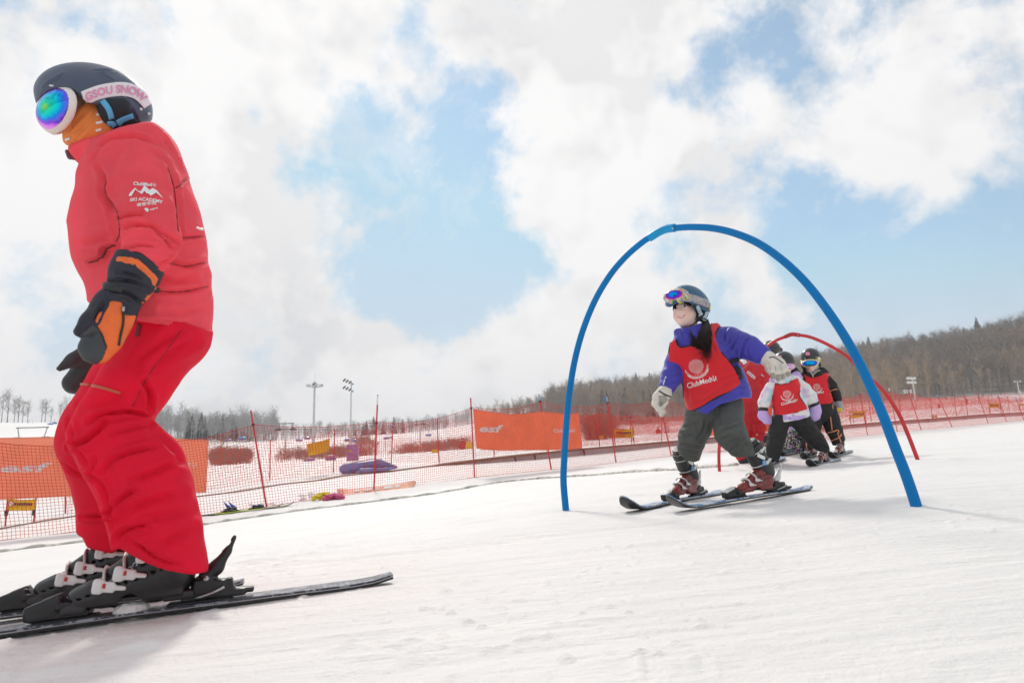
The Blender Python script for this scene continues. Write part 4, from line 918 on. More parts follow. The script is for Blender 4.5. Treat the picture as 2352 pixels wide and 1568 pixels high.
# ------------------------------------------------------------------ the two bent-pole gates
def gate(label, ptsL, ptsR, conn, Yf, r0, r1, m, mc, nm):
    e = empty('ski_gate', P(*ptsL[0], Yf(ptsL[0][0])), label, 'ski gate')
    def tb(pts, nm2, mm, rs):
        p = spline([P(x, y, Yf(x)) for x, y in pts], 8); MB().tube(p, np.linspace(rs[0], rs[1], len(p)), 14).build(nm2, mm, e)
    tb(ptsL, 'pole', m, (r0, r1)); tb(ptsR, 'pole', m, (r0, r1)); tb(conn, 'connector', mc, (r1*1.28, r1*1.28))
    for q in (conn[0], conn[-1]):
        c = np.array(P(q[0]*.86+conn[1][0]*.14, q[1]*.86+conn[1][1]*.14, Yf(q[0]))); d = nrm(c-np.array([0, 0, CAMH])); MB().tube([c-d*r1*1.2, c-d*(r1*1.28+.004)], .0055, 10).build('screw', mat('screw_steel', (.6, .6, .6), .3, .9), e)
BLUE = mat('blue_pole', (.0, .185, .50), .5, spec=.2, bump=.015, bsc=40, var=.06, vsc=2); BLUEC = mat('blue_connector', (.0, .31, .64), .42, spec=.3, bump=.02, bsc=60, var=.08)
cg = CR(1370,540,2340,2001); K9 = 2352/2560
gL = [cg(x, y) for x, y in ((91,1540),(92,1515),(80,1370),(84,1250),(96,1060),(112,900),(140,735),(183,580),(245,430),(320,305),(400,210),(480,140),(532,105))]
gR = [cg(x, y) for x, y in ((1908,1535),(1898,1490),(1850,1345),(1790,1190),(1735,1045),(1680,915),(1610,765),(1530,620),(1430,470),(1320,332),(1200,220),(1080,138),(960,88),(850,63),(740,57),(650,62))]
gC = [cg(x, y) for x, y in ((524,113),(570,84),(612,67),(655,61))]
def gline(A, B):
    def f(x):
        k = (x-1176)/FPX*1.0; t = (k*A[1]-A[0])/((B[0]-A[0])-k*(B[1]-A[1])); return A[1]+(B[1]-A[1])*t
    return f
def gxy(x, y, Y): p = P(x, y, Y); return (p[0], p[1])
gate('big blue bent-pole gate arching over the girl', gL, gR, gC, gline((122/FPX*4.2, 4.2), (929/FPX*2.68, 2.68)), .0205, .0178, BLUE, BLUEC, 'b')
rk = CR(1820,800,2180,1447); r2 = CR(1960,780,2560,2352); gl = CR(1520,980,2060,2352)
rL = [gl(1218,880), gl(1215,860), gl(1208,760), gl(1210,620), (1655,990), (1668,930), (1695,870), (1735,818), rk(395,262), rk(480,205), rk(580,165)]
rR = [r2(1318,1475), r2(1310,1445), r2(1255,1300), r2(1195,1150), r2(1120,985), r2(1040,860), r2(960,755), r2(770,575), r2(620,435), r2(480,345), r2(350,280), r2(240,240), r2(150,225)]
rC = [rk(572,168), rk(620,148), rk(660,143), rk(718,152)]
RPOLE = mat('red_pole', (.56, .016, .022), .35, bump=.02, bsc=40, coat=.2, var=.1); RCON = mat('red_connector', (.42, .014, .016), .4, var=.1)
gate('red bent-pole gate behind the girl, arching over the children', rL, rR, rC, gline((477/FPX*7.5, 7.5), (935/FPX*6.1, 6.1)), .0175, .0165, RPOLE, RCON, 'r')
# ------------------------------------------------------------------ ski gear, built in a foot frame: x forward, y left, z up
UPN = nrm([-.063, -.012, 1.0])
def frame(o, f):
    f = nrm(np.array(f, float)); u = nrm(UPN-f*(UPN@f)); l = np.cross(u, f); return np.array(o, float), np.column_stack([f, l, u])
def tomat(o, R, s=1.0): m = Matrix.Identity(4); m3 = (np.array(R)*s); 
def M4(o, R, s=1.0):
    m = Matrix.Identity(4)
    if np.ndim(s): R = R*np.array(s)[None, :]; s = 1.0
    for i in range(3):
        for j in range(3): m[i][j] = float(R[i, j]*s)
        m[i][3] = float(o[i])
    return m
def snowy(name, col, amt=.5, rough=.35, sc=9, frost=(.62, .62, .65)):
    m = mat(name, col, rough, spec=.4); nt = m.node_tree; g = NT(nt); co = g.n('ShaderNodeTexCoord').outputs['Object']
    n = g.m('ADD', g.m('MULTIPLY', g.noise(co, sc, 5, .65), .6), g.m('MULTIPLY', g.noise(co, 90, 3, .6), .4)); k = g.ramp(n, .62-.3*amt, .70-.3*amt)
    nt.links.new(g.mix(k, col, frost), nt.nodes['Principled BSDF'].inputs['Base Color']); return m
SKIBASE = mat('ski_base', (.012, .012, .014), .35); STEEL = mat('ski_edge_steel', (.45, .45, .46), .3, .9)
def make_ski(label, tail, tip, top, wid=(.095, .070, .105), upl=.13, uph=.075, group=None, tailup=.012, thick=.014, lift=.006, notail=False):
    tail = np.array(tail, float); tip = np.array(tip, float); f = nrm(tip-tail); L = np.linalg.norm(tip-tail); o, R = frame((tail+tip)/2, f); e = empty('ski', o, label, 'ski', group)
    s = np.concatenate([np.linspace(0, .86, 26), np.linspace(.88, 1, 14)]); w = np.interp(s, [0, .1, .45, .86, .95, .985, 1], [wid[0]*.82, wid[0], wid[1], wid[2], wid[2]*.9, wid[2]*.55, wid[2]*.18])/2
    if True: w[0] *= .75
    z = lift+.006*np.sin(s*math.pi)+uph*np.clip((s-(1-upl))/upl, 0, 1)**1.8+tailup*np.clip((.06-s)/.06, 0, 1)**1.5
    x = (s-.5)*L-.25*uph*np.clip((s-(1-upl))/upl, 0, 1)**3
    def lay(z0, z1, k):
        A = np.stack([np.column_stack([x, -w*k, z+z1]), np.column_stack([x, w*k, z+z1])], 1); B = A-np.array([0, 0, z1-z0]); return slab(A, B)
    Mt = M4(o, R)
    V, F = lay(0, thick*.45, 1); mobj('base', mesh('base', V, F, False), SKIBASE, e, Mt)
    V, F = lay(thick*.45+.0003, thick*.45+.002, 1.012); mobj('edge', mesh('edge', V, F, False), STEEL, e, Mt)
    V, F = lay(thick*.45+.0022, thick, .985); mobj('top_sheet', mesh('top_sheet', V, F, False), top, e, Mt)
    return e, o, R, L, thick+lift+.004
GEO = {}
def sdf_cache(key, fn, vox, sm=1):
    if key not in GEO: V, Q = fn().surf(vox, sm); GEO[key] = mesh(key.split(':')[0], V, Q)
    return GEO[key]
def put(name, key, fn, vox, m, parent, o, R, s=1.0, flip=False):
    me = sdf_cache(key, fn, vox)
    R2 = R.copy()
    me2 = me
    if len(me.materials) == 0 or me.materials[0] != m:
        k2 = key+m.name
        if k2 not in GEO: GEO[k2] = me.copy(); GEO[k2].materials.clear(); GEO[k2].materials.append(m)
        me2 = GEO[k2]
    if flip: R2 = R2 @ np.diag([1, -1, 1])
    return mobj(name, me2, None, parent, M4(o, R2, s))
# boot, sole length about .31
def b_shell():
    s = SDF(); s.chain([((.0, 0, .062), .046), ((.12, 0, .048), .044), ((.232, .002, .040), .033)], .03).ell((.250, .003, .038), (.058, .045, .029), None, .02)
    s.cap((.02, 0, .125), (.165, 0, .068), .054, .038, .03).cap((.01, 0, .09), (.02, 0, .17), .054, .050, .02); s.box((.14, 0, .020), (.155, .037, .014), None, .006, .006)
    s.cap((.19, .0, .082), (.075, .0, .138), .020, .026, .008, (np.array([0, 1., 0]), 1.5))
    s.plane((0, 0, .010), (0, 0, -1)); s.fn(lambda p: .9*(np.sqrt((p[:, 0]-.135)**2+(p[:, 2]+.004)**2)-.036), 's', .006)
    for z0 in (.050, .078): s.fn(lambda p, z0=z0: np.abs(p[:, 2]-z0-.22*(.2-p[:, 0]))-.0016+np.clip(.02-np.abs(p[:, 1]), 0, 1)*3, 's', .002)
    return s
CA, CBx = np.array([.010, 0, .130]), np.array([.098, 0, .310])
def b_cuff():
    s = SDF(); s.cap(CA, CBx, .064, .069, .02).cap((.0, 0, .12), (.0, 0, .16), .056, .054, .03).box((.045, .0, .30), (.035, .045, .03), None, .02, .03)
    a = nrm(CBx-CA); s.plane(CBx+a*.004, a); s.plane((.0, 0, .100), (.30, 0, -1)); s.cap((.085, 0, .27), (.13, 0, .40), .052, .058, .003, None, 's'); return s
def b_liner(): s = SDF(); a = nrm(CBx-CA); s.cap(CA+a*.06, CBx+a*.04, .052, .056); s.plane(CBx+a*.035, a); return s
def b_sole():
    s = SDF(); s.box((.285, .004, .012), (.035, .034, .012), None, .006).box((.0, 0, .012), (.045, .032, .012), None, .006).box((.14, 0, .020), (.13, .028, .006), None, .004); return s
def b_lug():
    s = SDF(); s.box((0, 0, 0), (.030, .006, .013), None, .005).box((.016, .004, .0), (.012, .006, .018), None, .005).cap((-.03, .002, 0), (-.055, .001, 0), .007, .006, .004); return s
BST = {}
def boot(parent, o, R, side, shell, cuff, sole, lug, s=1.0, strap=None, cuffparts=True, label=None, zf=1.0):
    sc0 = s; R = R*np.array([1, 1+.5*(zf-1), zf])[None, :]
    """side: +1 when the buckles' side faces +y"""
    e = empty('boot', o, label, None, None, parent)
    e.parent = parent; pm = parent.matrix_basis; e.matrix_basis = pm.inverted() @ Matrix.Translation(Vector([float(c) for c in o]))
    put('shell', 'shell:b', b_shell, .0055, shell, e, o, R, s); put('sole', 'sole:b', b_sole, .005, sole, e, o, R, s)
    if cuffparts: put('cuff', 'cuff:b', b_cuff, .0055, cuff, e, o, R, s); put('liner', 'liner:b', b_liner, .006, BLACK, e, o, R, s)
    rows = [(.205, .098, .043, -.35), (.150, .122, .048, -.40)]+([(.35, 0, .068, 0), (.80, 0, .070, 0)] if cuffparts else [(.085, .160, .054, -.35)])
    for x, z, w, tilt in rows:
        # strap over the instep or round the cuff, buckle on the outer side
        if z > 0:
            c = np.array([x, 0, z]); ax_ = np.array([math.cos(tilt+.2), 0, math.sin(tilt+.2)]); up = np.array([-ax_[2], 0, ax_[0]]); an = np.linspace(-.25, math.pi*.80, 12); pts = [c-up*.04+up*(w*.94)*math.sin(t)+np.array([0, side*(w+.002)*math.cos(t), 0]) for t in an]; q = pts[1]
        else:
            ax_ = nrm(CBx-CA); c = CA+(CBx-CA)*x; fr_ = np.array([ax_[2], 0, -ax_[0]]); an = np.linspace(-.7, 2.3, 14); pts = [c+(w+.001)*(fr_*math.sin(t)+np.array([0, side*math.cos(t), 0])) for t in an]; q = pts[3]; up = ax_
        W = [o+R @ (np.array(p)*s) for p in pts]; V, F = tube_geo(W, .0095*s, 6, True, .38, R @ np.array(ax_)); st = mobj('strap', mesh('strap', V, F, True), strap or lug, e)
        d1 = nrm([1, 0, .2]) if z > 0 else fr_; Rl = R @ np.column_stack([d1, [0, side, 0], nrm(np.cross(d1, [0, side, 0]))]); put('buckle', 'buckle:b', b_lug, .0028, lug, st, o+R @ ((np.array(q)+np.array([0, side*.005, 0]))*s), Rl, s*(1.0 if s > .8 else .72))
        if s > .8: MB().box(o+R @ ((np.array(q)+np.array([.004, side*.0125, .004]))*s), (.018, .003, .012), Rl/np.linalg.norm(Rl, axis=0), .001).build('buckle_insert', mat('red_insert', (.55, .05, .03), .4), st)
    return e
def t_body():
    s = SDF(); s.box((.012, 0, .018), (.078, .031, .010), None, .004, .004); tl_ = np.array(Matrix.Rotation(.30, 3, 'Y')); s.box((.052, 0, .040), (.050, .033, .024), tl_, .010, .006).box((.030, 0, .050), (.026, .024, .018), tl_, .006, .006).box((.085, 0, .030), (.024, .026, .020), None, .008, .006)
    for y in (-1, 1): s.box((-.004, y*.033, .046), (.026, .007, .010), np.array(Matrix.Rotation(y*.30, 3, 'Z')), .003, .004)
    s.plane((-.0, 0, .008), (0, 0, -1)); return s
def t_cap(): s = SDF(); tl_ = np.array(Matrix.Rotation(.30, 3, 'Y')); s.box((.062, 0, .054), (.044, .031, .012), tl_, .008, .01).box((.034, 0, .067), (.026, .020, .009), tl_, .005, .006); return s
def h_body():
    s = SDF(); s.box((-.055, 0, .017), (.095, .029, .010), None, .004, .003).box((-.042, 0, .044), (.046, .030, .024), np.array(Matrix.Rotation(-.18, 3, 'Y')), .007, .006).cap((-.010, 0, .052), (-.045, 0, .080), .024, .022, .012).box((-.092, 0, .038), (.022, .022, .024), np.array(Matrix.Rotation(.2, 3, 'Y')), .006, .006).box((-.140, 0, .022), (.034, .020, .008), np.array(Matrix.Rotation(-.10, 3, 'Y')), .004, .004); return s
def h_lever():
    s = SDF(); s.chain([((-.035, 0, .080), .026), ((-.062, 0, .100), .022), ((-.095, 0, .145), .012), ((-.118, 0, .188), .007)], .02, (np.array([0, 1., 0]), 1.0)); s.cap((-.075, 0, .125), (-.108, 0, .175), .006, .004, .005, None, 's'); return s
def h_disc(): s = SDF(); s.cap((-.035, -.031, .072), (-.035, .031, .072), .010, .010); return s
def brake_pts(y): return [(.0, y*.036, .018), (-.02, y*.046, .022), (-.055, y*.050, .030), (-.09, y*.052, .042)]
def bindings(e, o, R, zt, bx, s, body, capm, lever, sole=.31):
    """bx: the boot's heel position along the ski from its middle"""
    po = o+R @ np.array([bx, 0, zt]); Rm = R
    tp = po+R @ np.array([(sole+.0)*s, 0, 0]); hp = po+R @ np.array([-.045*s, 0, 0])
    for cx_, lx_ in ((.31, .17), (-.06, .19)): mobj('binding_plate', MB().box((0, 0, 0), (lx_*s, .052*s, .010), None, .003).mesh('binding_plate', False), BLACK, e, M4(po+R @ np.array([cx_*s, 0, .004]), R))
    t = put('toe_binding', 'toe_binding:t', t_body, .0045, body, e, tp, R, s); put('toe_cap', 'toe_cap:t', t_cap, .0045, capm, t, tp, R, s)
    h = put('heel_binding', 'heel_binding:h', h_body, .0045, body, e, hp, R, s); put('lever', 'lever:h', h_lever, .0038, lever, h, hp, R, s); put('pivot', 'pivot:h', h_disc, .003, STEEL, h, hp, R, s)
    for y in (-1, 1): MB().tube([hp+R @ (np.array(p)*s) for p in brake_pts(y)], .004*s, 6).build('brake_arm', STEEL, e)
    for x_, w_ in ((.075, .012), (.045, .010)): MB().box(tp+R @ (np.array([x_, -.0335, .036])*s), (w_*2*s, .004*s, .008*s), R @ np.array(Matrix.Rotation(.5, 3, 'Y')), .001).build('accent', mat('grey_accent', (.24, .24, .25), .4), t)
    return po+R @ np.array([0, 0, .018*s]), R
# patches of cloth or tape lying on a surface, following a line seen in the picture
def patch(name, path, half, b, off, m, parent, n=26, nv=4, th=.0018, dflt=None):
    p = spline(path, max(2, n//(len(path)-1))); t = np.gradient(p, axis=0); t /= np.linalg.norm(t, axis=1, keepdims=True)+1e-9; q = np.column_stack([-t[:, 1], t[:, 0]])
    half = np.interp(np.linspace(0, 1, len(p)), np.linspace(0, 1, len(np.atleast_1d(half))), np.atleast_1d(half)) if np.ndim(half) else np.full(len(p), half)
    G = []; 
    for i in range(len(p)):
        row = [hit(b, *(p[i]+q[i]*half[i]*v), off) for v in np.linspace(-1, 1, nv+1)]
        if row[(nv+1)//2] is None: continue
        last = row[(nv+1)//2]
        for v in list(range((nv+1)//2, nv+1)): row[v] = row[v] if row[v] is not None else last; last = row[v]
        last = row[(nv+1)//2]
        for v in list(range((nv+1)//2, -1, -1)): row[v] = row[v] if row[v] is not None else last; last = row[v]
        G.append(row)
    if len(G) < 2: return None
    G = np.array(G); cd = nrm(G.mean((0, 1))-np.array([0, 0, CAMH])); V = np.concatenate([G.reshape(-1, 3), (G+cd*th).reshape(-1, 3)]); n_, k = G.shape[:2]; N = n_*k; F = []
    idx = lambda i, j: i*k+j
    for i in range(n_-1):
        for j in range(k-1):
            a, b_, c, d = idx(i, j), idx(i+1, j), idx(i+1, j+1), idx(i, j+1); F += [(a, b_, c, d), (a+N, d+N, c+N, b_+N)]
        for j in (0, k-1): F.append((idx(i, j), idx(i, j)+N, idx(i+1, j)+N, idx(i+1, j)))
    for i in (0, n_-1): F += [(idx(i, j), idx(i, j+1), idx(i, j+1)+N, idx(i, j)+N) for j in range(k-1)]
    me = mesh(name, V, F); bm = bmesh.new(); bm.from_mesh(me); bmesh.ops.recalc_face_normals(bm, faces=bm.faces); bm.to_mesh(me); bm.free()
    return mobj(name, me, m, parent)
def trim(name, path, r, b, off, m, parent, n=8, k=6):
    p = spline(path, n); h = [x for x in (hit(b, *q, off) for q in p) if x is not None]
    if len(h) < 3: return None
    h = [h[0]]+[c for a, c in zip(h[:-1], h[1:]) if np.linalg.norm(a-c) > 1e-4]
    # drop jumps where the line leaves the surface
    segs = [[h[0]]]
    for a, c in zip(h[:-1], h[1:]):
        if np.linalg.norm(a-c) > .12: segs.append([c])
        else: segs[-1].append(c)
    m_ = MB()
    for s in segs:
        if len(s) > 2: m_.tube(s, r, k)
    return m_.build(name, m, parent) if m_.n else None
def solid(name, s, vox, m, parent, strokes=(), amp=0.0, scale=(8, 8, 8), amp2=0.0, sc2=30, sm=1, rot=None, label=None):
    V, Q = s.surf(vox, sm)
    if strokes or amp or amp2: V = folds(V, Q, strokes, amp, scale, rot, amp2, sc2)
    return mobj(name, mesh(name, V, Q), m, parent, label=label), bvh_of(V, Q)
def SK(m, pts, w, d): return (np.array(m.l(*pts)), w, d)
# ------------------------------------------------------------------ the instructor in red, seen from the side
i1 = CR(60,130,560,2240); i2 = CR(100,400,600,1568); i3 = CR(80,780,580,1188); i4 = CR(0,1300,1020,2352)
def view_basis(x, y):
    d = ray(x, y); d = nrm([d[0], d[1], 0]); return d, np.column_stack([[d[1], -d[0], 0], d, [0, 0, 1.]])
YD, RB = view_basis(300, 700)
JACKET = mat('red_softshell', (.88, .080, .108), .8, spec=.2, bump=.05, bsc=50, var=.10, vsc=3, weave=.02, wsc=700)
PANTS = mat('red_ski_trousers', (.80, .006, .034), .75, spec=.2, bump=.04, bsc=40, var=.08, vsc=4, weave=.02, wsc=800)
if 'SNOWM' not in globals(): SNOWM = bpy.data.materials['snow']
SKIN = mat('skin', (.72, .46, .36), .5, sss=.15, var=.05, vsc=20)
def build_instructor():
    tl = gpt(*i4(2262,366)); fr = gpt(*i4(0,684)); f = nrm(fr-tl); tipn = tl+f*1.60; tipn[2] = gz(tipn[0], tipn[1])
    feet = gpt(*i4(760,585)); root = empty('person', feet, 'adult in red jacket and trousers, navy helmet and mirrored goggles, gliding at far left', 'person')
    body = SDF(); Yc = 2.0
    body.ell(i1.j(690,700,Yc,1)[0], (.082, .072, .10), RB, .02).chain([i1.j(860,860,Yc,120), i1.j(1050,1050,Yc,150), i2.j(760,170,Yc,260), i2.j(800,700,Yc,340), i3.j(780,150,Yc,190)], .05, (YD, 1.0))
    body.chain([i2.j(790,140,1.87,120), i2.j(870,600,1.78,110), i2.j(690,960,1.735,95), i2.j(520,1300,1.72,90)], .04).chain([i2.j(760,140,2.15,120), i2.j(720,640,2.27,110), i3.j(420,250,2.27,50), i3.j(300,340,2.26,40)], .04)
    body.chain([i3.j(790,170,1.96,180), i3.j(475,740,1.9,150), i3.j(790,1300,1.9,90), i3.j(820,1440,1.92,50)], .05).chain([i3.j(780,170,2.12,190), i3.j(390,760,2.14,150), i3.j(495,1250,2.17,90), i3.j(500,1340,2.18,50)], .05)
    V, Q = body.surf(.014); mobj('body', mesh('body', V, Q), SKIN, root)
    # jacket
    s = SDF(); sq = (YD, 1.26)
    s.chain([i2.j(760,60,Yc,350), i2.j(748,200,Yc,410), i2.j(768,480,Yc,470), i2.j(800,700,Yc,485), i2.j(866,950,Yc,446), i2.j(880,1150,Yc,442), i2.j(884,1450,Yc,442)], .10, sq)
    s.ell(i2.j(480,560,Yc,1)[0], (.068, .15, .10), RB, .05)
    s.chain([i2.j(800,110,1.87,225), i2.j(795,250,1.82,222), i2.j(835,420,1.785,212), i2.j(880,610,1.765,208), i2.j(835,730,1.75,180), i2.j(790,800,1.74,150)], .045)
    s.chain([i2.j(760,110,2.17,225), i2.j(720,400,2.26,200), i2.j(700,640,2.29,190), i2.j(600,1000,2.28,150)], .06)
    s.ell(i1.j(960,1010,Yc,1)[0], (.105, .105, .062), RB @ np.array(Matrix.Rotation(.42, 3, 'Y')), .04); s.ell(i1.j(1400,1090,Yc,1)[0], (.075, .13, .05), RB @ np.array(Matrix.Rotation(.75, 3, 'Y')), .05)
    s.chain([i1.j(700,1090,Yc,185), i1.j(860,1010,Yc,210), i1.j(1080,960,Yc,225), i1.j(1270,960,Yc,165)], .05, (YD, 1.0))
    hem = [i2(x, y) for x, y in ((-200,1080), (370,1120), (780,1262), (1120,1300), (1330,1392), (1700,1500), (1700,-1600), (-200,-1600))]; s.fn(polyfn(hem), 'i', .012)
    wr = i2.j(735,860,1.735,1)[0]; el = i2.j(880,610,1.765,1)[0]; s2 = s
    mtop = [i1(x, y) for x, y in ((495,1045), (640,985), (850,930), (1080,845), (1390,780), (2600,500), (2600,6000), (-900,6000), (-900,1045))]; s.fn(polyfn(mtop), 'i', .01)
    st = [SK(i2, [(615,490),(700,450),(800,430)], 3.5, 0.0223), SK(i2, [(640,545),(740,515),(860,520),(960,575),(1060,650)], 4.0, 0.0241), SK(i2, [(890,560),(980,630),(1020,690)], 3.5, 0.0203), SK(i2, [(680,700),(780,665),(900,680)], 3.5, 0.0149), SK(i2, [(930,820),(1010,760),(1050,700)], 3.5, 0.0149),
          SK(i2, [(470,60),(515,170),(505,260),(580,400),(620,600)], 5.3, 0.0261), SK(i2, [(375,805),(470,770),(510,700),(590,665)], 2.9, 0.0186), SK(i2, [(1000,20),(1055,250),(1072,480),(1100,620)], 4.4, 0.0223), SK(i2, [(1060,220),(1160,140)], 2.6, 0.0129),
          SK(i2, [(1100,610),(1200,605),(1290,595)], 4.4, 0.0129), SK(i2, [(1010,790),(1150,830),(1310,800)], 5.3, 0.0149), SK(i2, [(930,1030),(1130,1030),(1320,990)], 4.4, 0.0149), SK(i2, [(900,900),(1050,950),(1200,930)], 6.2, 0.0129), SK(i2, [(960,1180),(1120,1200),(1310,1160)], 6.2, 0.0091), SK(i2, [(300,650),(420,640),(560,600)], 7.0, 0.0112), SK(i2, [(780,1240),(1110,1285),(1320,1375)], 2.6, 0.0074),
          SK(i1, [(740,1120),(860,1040),(1150,965),(1330,985),(1480,1050)], 4.0, 0.0169), SK(i1, [(770,1230),(820,1120),(1000,1010),(1200,985)], 5.0, 0.0130), SK(i1, [(1560,970),(1640,1100),(1690,1180)], 4.0, 0.0078), SK(i1, [(1600,1100),(1640,1180),(1720,1250)], 4.0, 0.0078), SK(i1, [(980,1300),(1020,1200),(1100,1100)], 9.0, 0.0078), SK(i1, [(1440,1120),(1560,1200),(1700,1290)], 8.0, 0.0078)]
    jk, jb = solid('jacket', s, .0058, JACKET, root, st, .004, (5, 5, 9), .0016, 26)
    # darker shoulder yoke and placket lines are seams: thin cords
    trim('seam', i2.l((520,160),(515,250),(600,400),(625,560),(600,640)), .0016, jb, .001, mat('seam_thread', (.30, .03, .04), .7), jk); trim('seam', i2.l((1000,60),(1050,220),(1070,420),(1085,560)), .0016, jb, .001, MATS['seam_thread'], jk); trim('seam', i2.l((1065,222),(1170,140)), .0016, jb, .001, MATS['seam_thread'], jk)
    for q_ in ([(1105,612),(1200,606),(1290,598)], [(1015,812),(1150,832),(1308,802)], [(940,1030),(1130,1028),(1318,992)]): trim('seam', i2.l(*q_), .0015, jb, .0005, MATS['seam_thread'], jk)
    trim('pocket_zip', i2.l((385,805),(480,768),(520,705),(590,668)), .003, jb, .001, mat('dark_red_zip', (.16, .012, .02), .6), jk); trim('reflective_strip', i2.l((1222,532),(1250,543),(1272,545)), .004, jb, .001, mat('pale_strip', (.85, .78, .70), .4), jk)
    # sleeve print
    sl = CR(300,430,440,1829)
    V, F = join2(place_text('ClubMed', sl(450,455), sl(1030,495), 8.3, .02), psi_at(sl(1060,500), sl(1160,505), 9), place_text('SKI ACADEMY', sl(345,985), sl(1370,1060), 7.6, .022, 0, 3.8), place_text('滑雪学院', sl(560,1150), sl(1180,1085), 6.0, .01, 0, 1.0), place_text('esprit', sl(985,1275), sl(1230,1215), 4.4, .02))
    decal('sleeve_lettering', V, F, jb, WHITE, jk, .003)
    mt = [[(305,805),(340,720),(505,545),(600,640),(690,660),(800,460),(960,620),(1055,555),(1190,625),(1395,885),(1170,700),(1000,800),(950,740),(860,720),(810,640),(720,750),(640,690),(510,600),(400,810)], [(790,1230),(840,1190),(900,1200),(945,1260),(910,1330),(840,1310)]]
    V, F = poly_geo([[sl(*q) for q in pl] for pl in mt], 2.5); decal('sleeve_emblem', V, F, jb, WHITE, jk, .003)
    # zip pull and cord at the collar
    MB().tube([i1.j(480,1110,1.99,1)[0], i1.j(520,1170,1.985,1)[0], i1.j(600,1195,1.985,1)[0]], [.006, .011, .006], 8).build('collar_tab', mat('dark_red_tab', (.14, .02, .04), .6), jk)
    MB().tube(spline([i1.j(660,1260,1.97,1)[0], i1.j(650,1330,1.965,1)[0], i1.j(620,1380,1.965,1)[0], i1.j(603,1470,1.965,1)[0]], 5), .0016, 6).build('draw_cord', BLACK, jk)
    MB().tube(i2.l and [i2.j(895,1015,1.77,1)[0], i2.j(930,1022,1.77,1)[0]], .008, 8).build('cord_stopper', BLACK, jk)
    # trousers
    t = SDF()
    t.chain([i3.j(820,-20,1.97,222), i3.j(785,150,1.95,222), i3.j(615,430,1.905,200), i3.j(480,640,1.89,192), i3.j(455,725,1.885,205), i3.j(540,825,1.885,232), i3.j(630,935,1.885,246), i3.j(690,1080,1.89,240), i3.j(742,1280,1.90,233), i3.j(782,1540,1.905,232)], .05)
    t.chain([i3.j(810,-20,2.06,215), i3.j(755,170,2.07,220), i3.j(560,430,2.13,200), i3.j(395,680,2.15,196), i3.j(380,765,2.15,200), i3.j(420,880,2.16,190), i3.j(470,1050,2.17,186), i3.j(490,1240,2.18,184), i3.j(505,1450,2.19,188)], .05)
    t.chain([i3.j(835,-60,2.0,210), i3.j(800,120,2.0,215)], .06, (YD, 1.25)); t.ell(i3.j(895,95,2.0,1)[0], (.066, .14, .085), RB, .05)
    cut = [i3(x, y) for x, y in ((-300,1150),(300,1335),(330,1398),(480,1432),(515,1398),(575,1432),(680,1488),(800,1530),(960,1556),(1003,1545),(1500,1545),(1500,150),(1045,100),(900,60),(640,25),(-300,-40))]; t.fn(polyfn(cut), 'i', .01)
    sp = [SK(i3, [(235,800),(330,760),(430,680),(440,660)], 5.0, 0.0243), SK(i3, [(340,660),(430,610),(560,592),(665,612)], 4.3, 0.0203), SK(i3, [(195,900),(270,955),(380,980)], 3.6, 0.0162), SK(i3, [(415,960),(480,880),(600,830),(730,800)], 5.0, 0.0175), SK(i3, [(305,1215),(400,1212),(485,1190)], 3.6, 0.0175), SK(i3, [(480,1185),(530,1115),(620,1050)], 5.0, 0.0175),
          SK(i3, [(505,1365),(560,1295),(690,1262)], 4.3, 0.0216), SK(i3, [(580,1350),(670,1410),(760,1470),(880,1500)], 4.3, 0.0135), SK(i3, [(660,410),(700,490),(690,580)], 5.0, 0.0175), SK(i3, [(600,1000),(720,955),(860,890)], 7.1, 0.0135), SK(i3, [(560,1190),(700,1125),(880,1075)], 8.6, 0.0135), SK(i3, [(380,860),(370,960),(410,1010),(470,1150),(490,1290)], 4.3, 0.0162),
          SK(i3, [(225,640),(240,720),(300,850),(355,930)], 4.3, 0.0121), SK(i3, [(700,720),(790,760),(900,900)], 7.1, 0.0135), SK(i3, [(480,720),(590,690),(690,680)], 5.7, 0.0135), SK(i3, [(720,330),(800,260),(960,170)], 8.6, 0.0108), SK(i3, [(620,330),(660,260),(860,120)], 10.0, 0.0081), SK(i3, [(760,1400),(860,1330),(960,1300)], 8.6, 0.0108), SK(i3, [(640,1240),(780,1220),(960,1180)], 8.6, 0.0095), SK(i3, [(310,560),(430,540),(560,480)], 8.6, 0.0095)]
    tr, tb = solid('trousers', t, .0056, PANTS, root, sp, .0032, (5, 5, 9), .0012, 24)
    trim('thigh_zip', i3.l((270,440),(310,428),(420,450),(525,480)), .0045, tb, .001, mat('orange_zip', (.55, .10, .05), .5), tr); patch('pocket_flap', i3.l((640,70),(625,145)), 5, tb, .002, MATS['dark_red_zip'], tr, 8)
    trim('seam', i3.l((885,110),(800,230),(690,380),(600,560)), .0016, tb, .0, mat('trouser_seam', (.34, .006, .02), .7), tr)
    # near mitt with its gauntlet
    NAVY = mat('navy_nylon', (.020, .020, .034), .6, bump=.05, bsc=60, var=.2); ORG = mat('orange_leather', (.84, .15, .025), .5, bump=.06, bsc=90, var=.12, vsc=12); DPAD = mat('dark_grip', (.045, .052, .058), .55, bump=.08, bsc=160)
    g = SDF(); g.chain([i2.j(800,770,1.735,196), i2.j(740,900,1.73,184), i2.j(690,1010,1.728,150), i2.j(640,1090,1.726,138), i2.j(590,1200,1.722,150), i2.j(520,1360,1.715,140), i2.j(440,1480,1.71,118)], .04, (YD, .8))
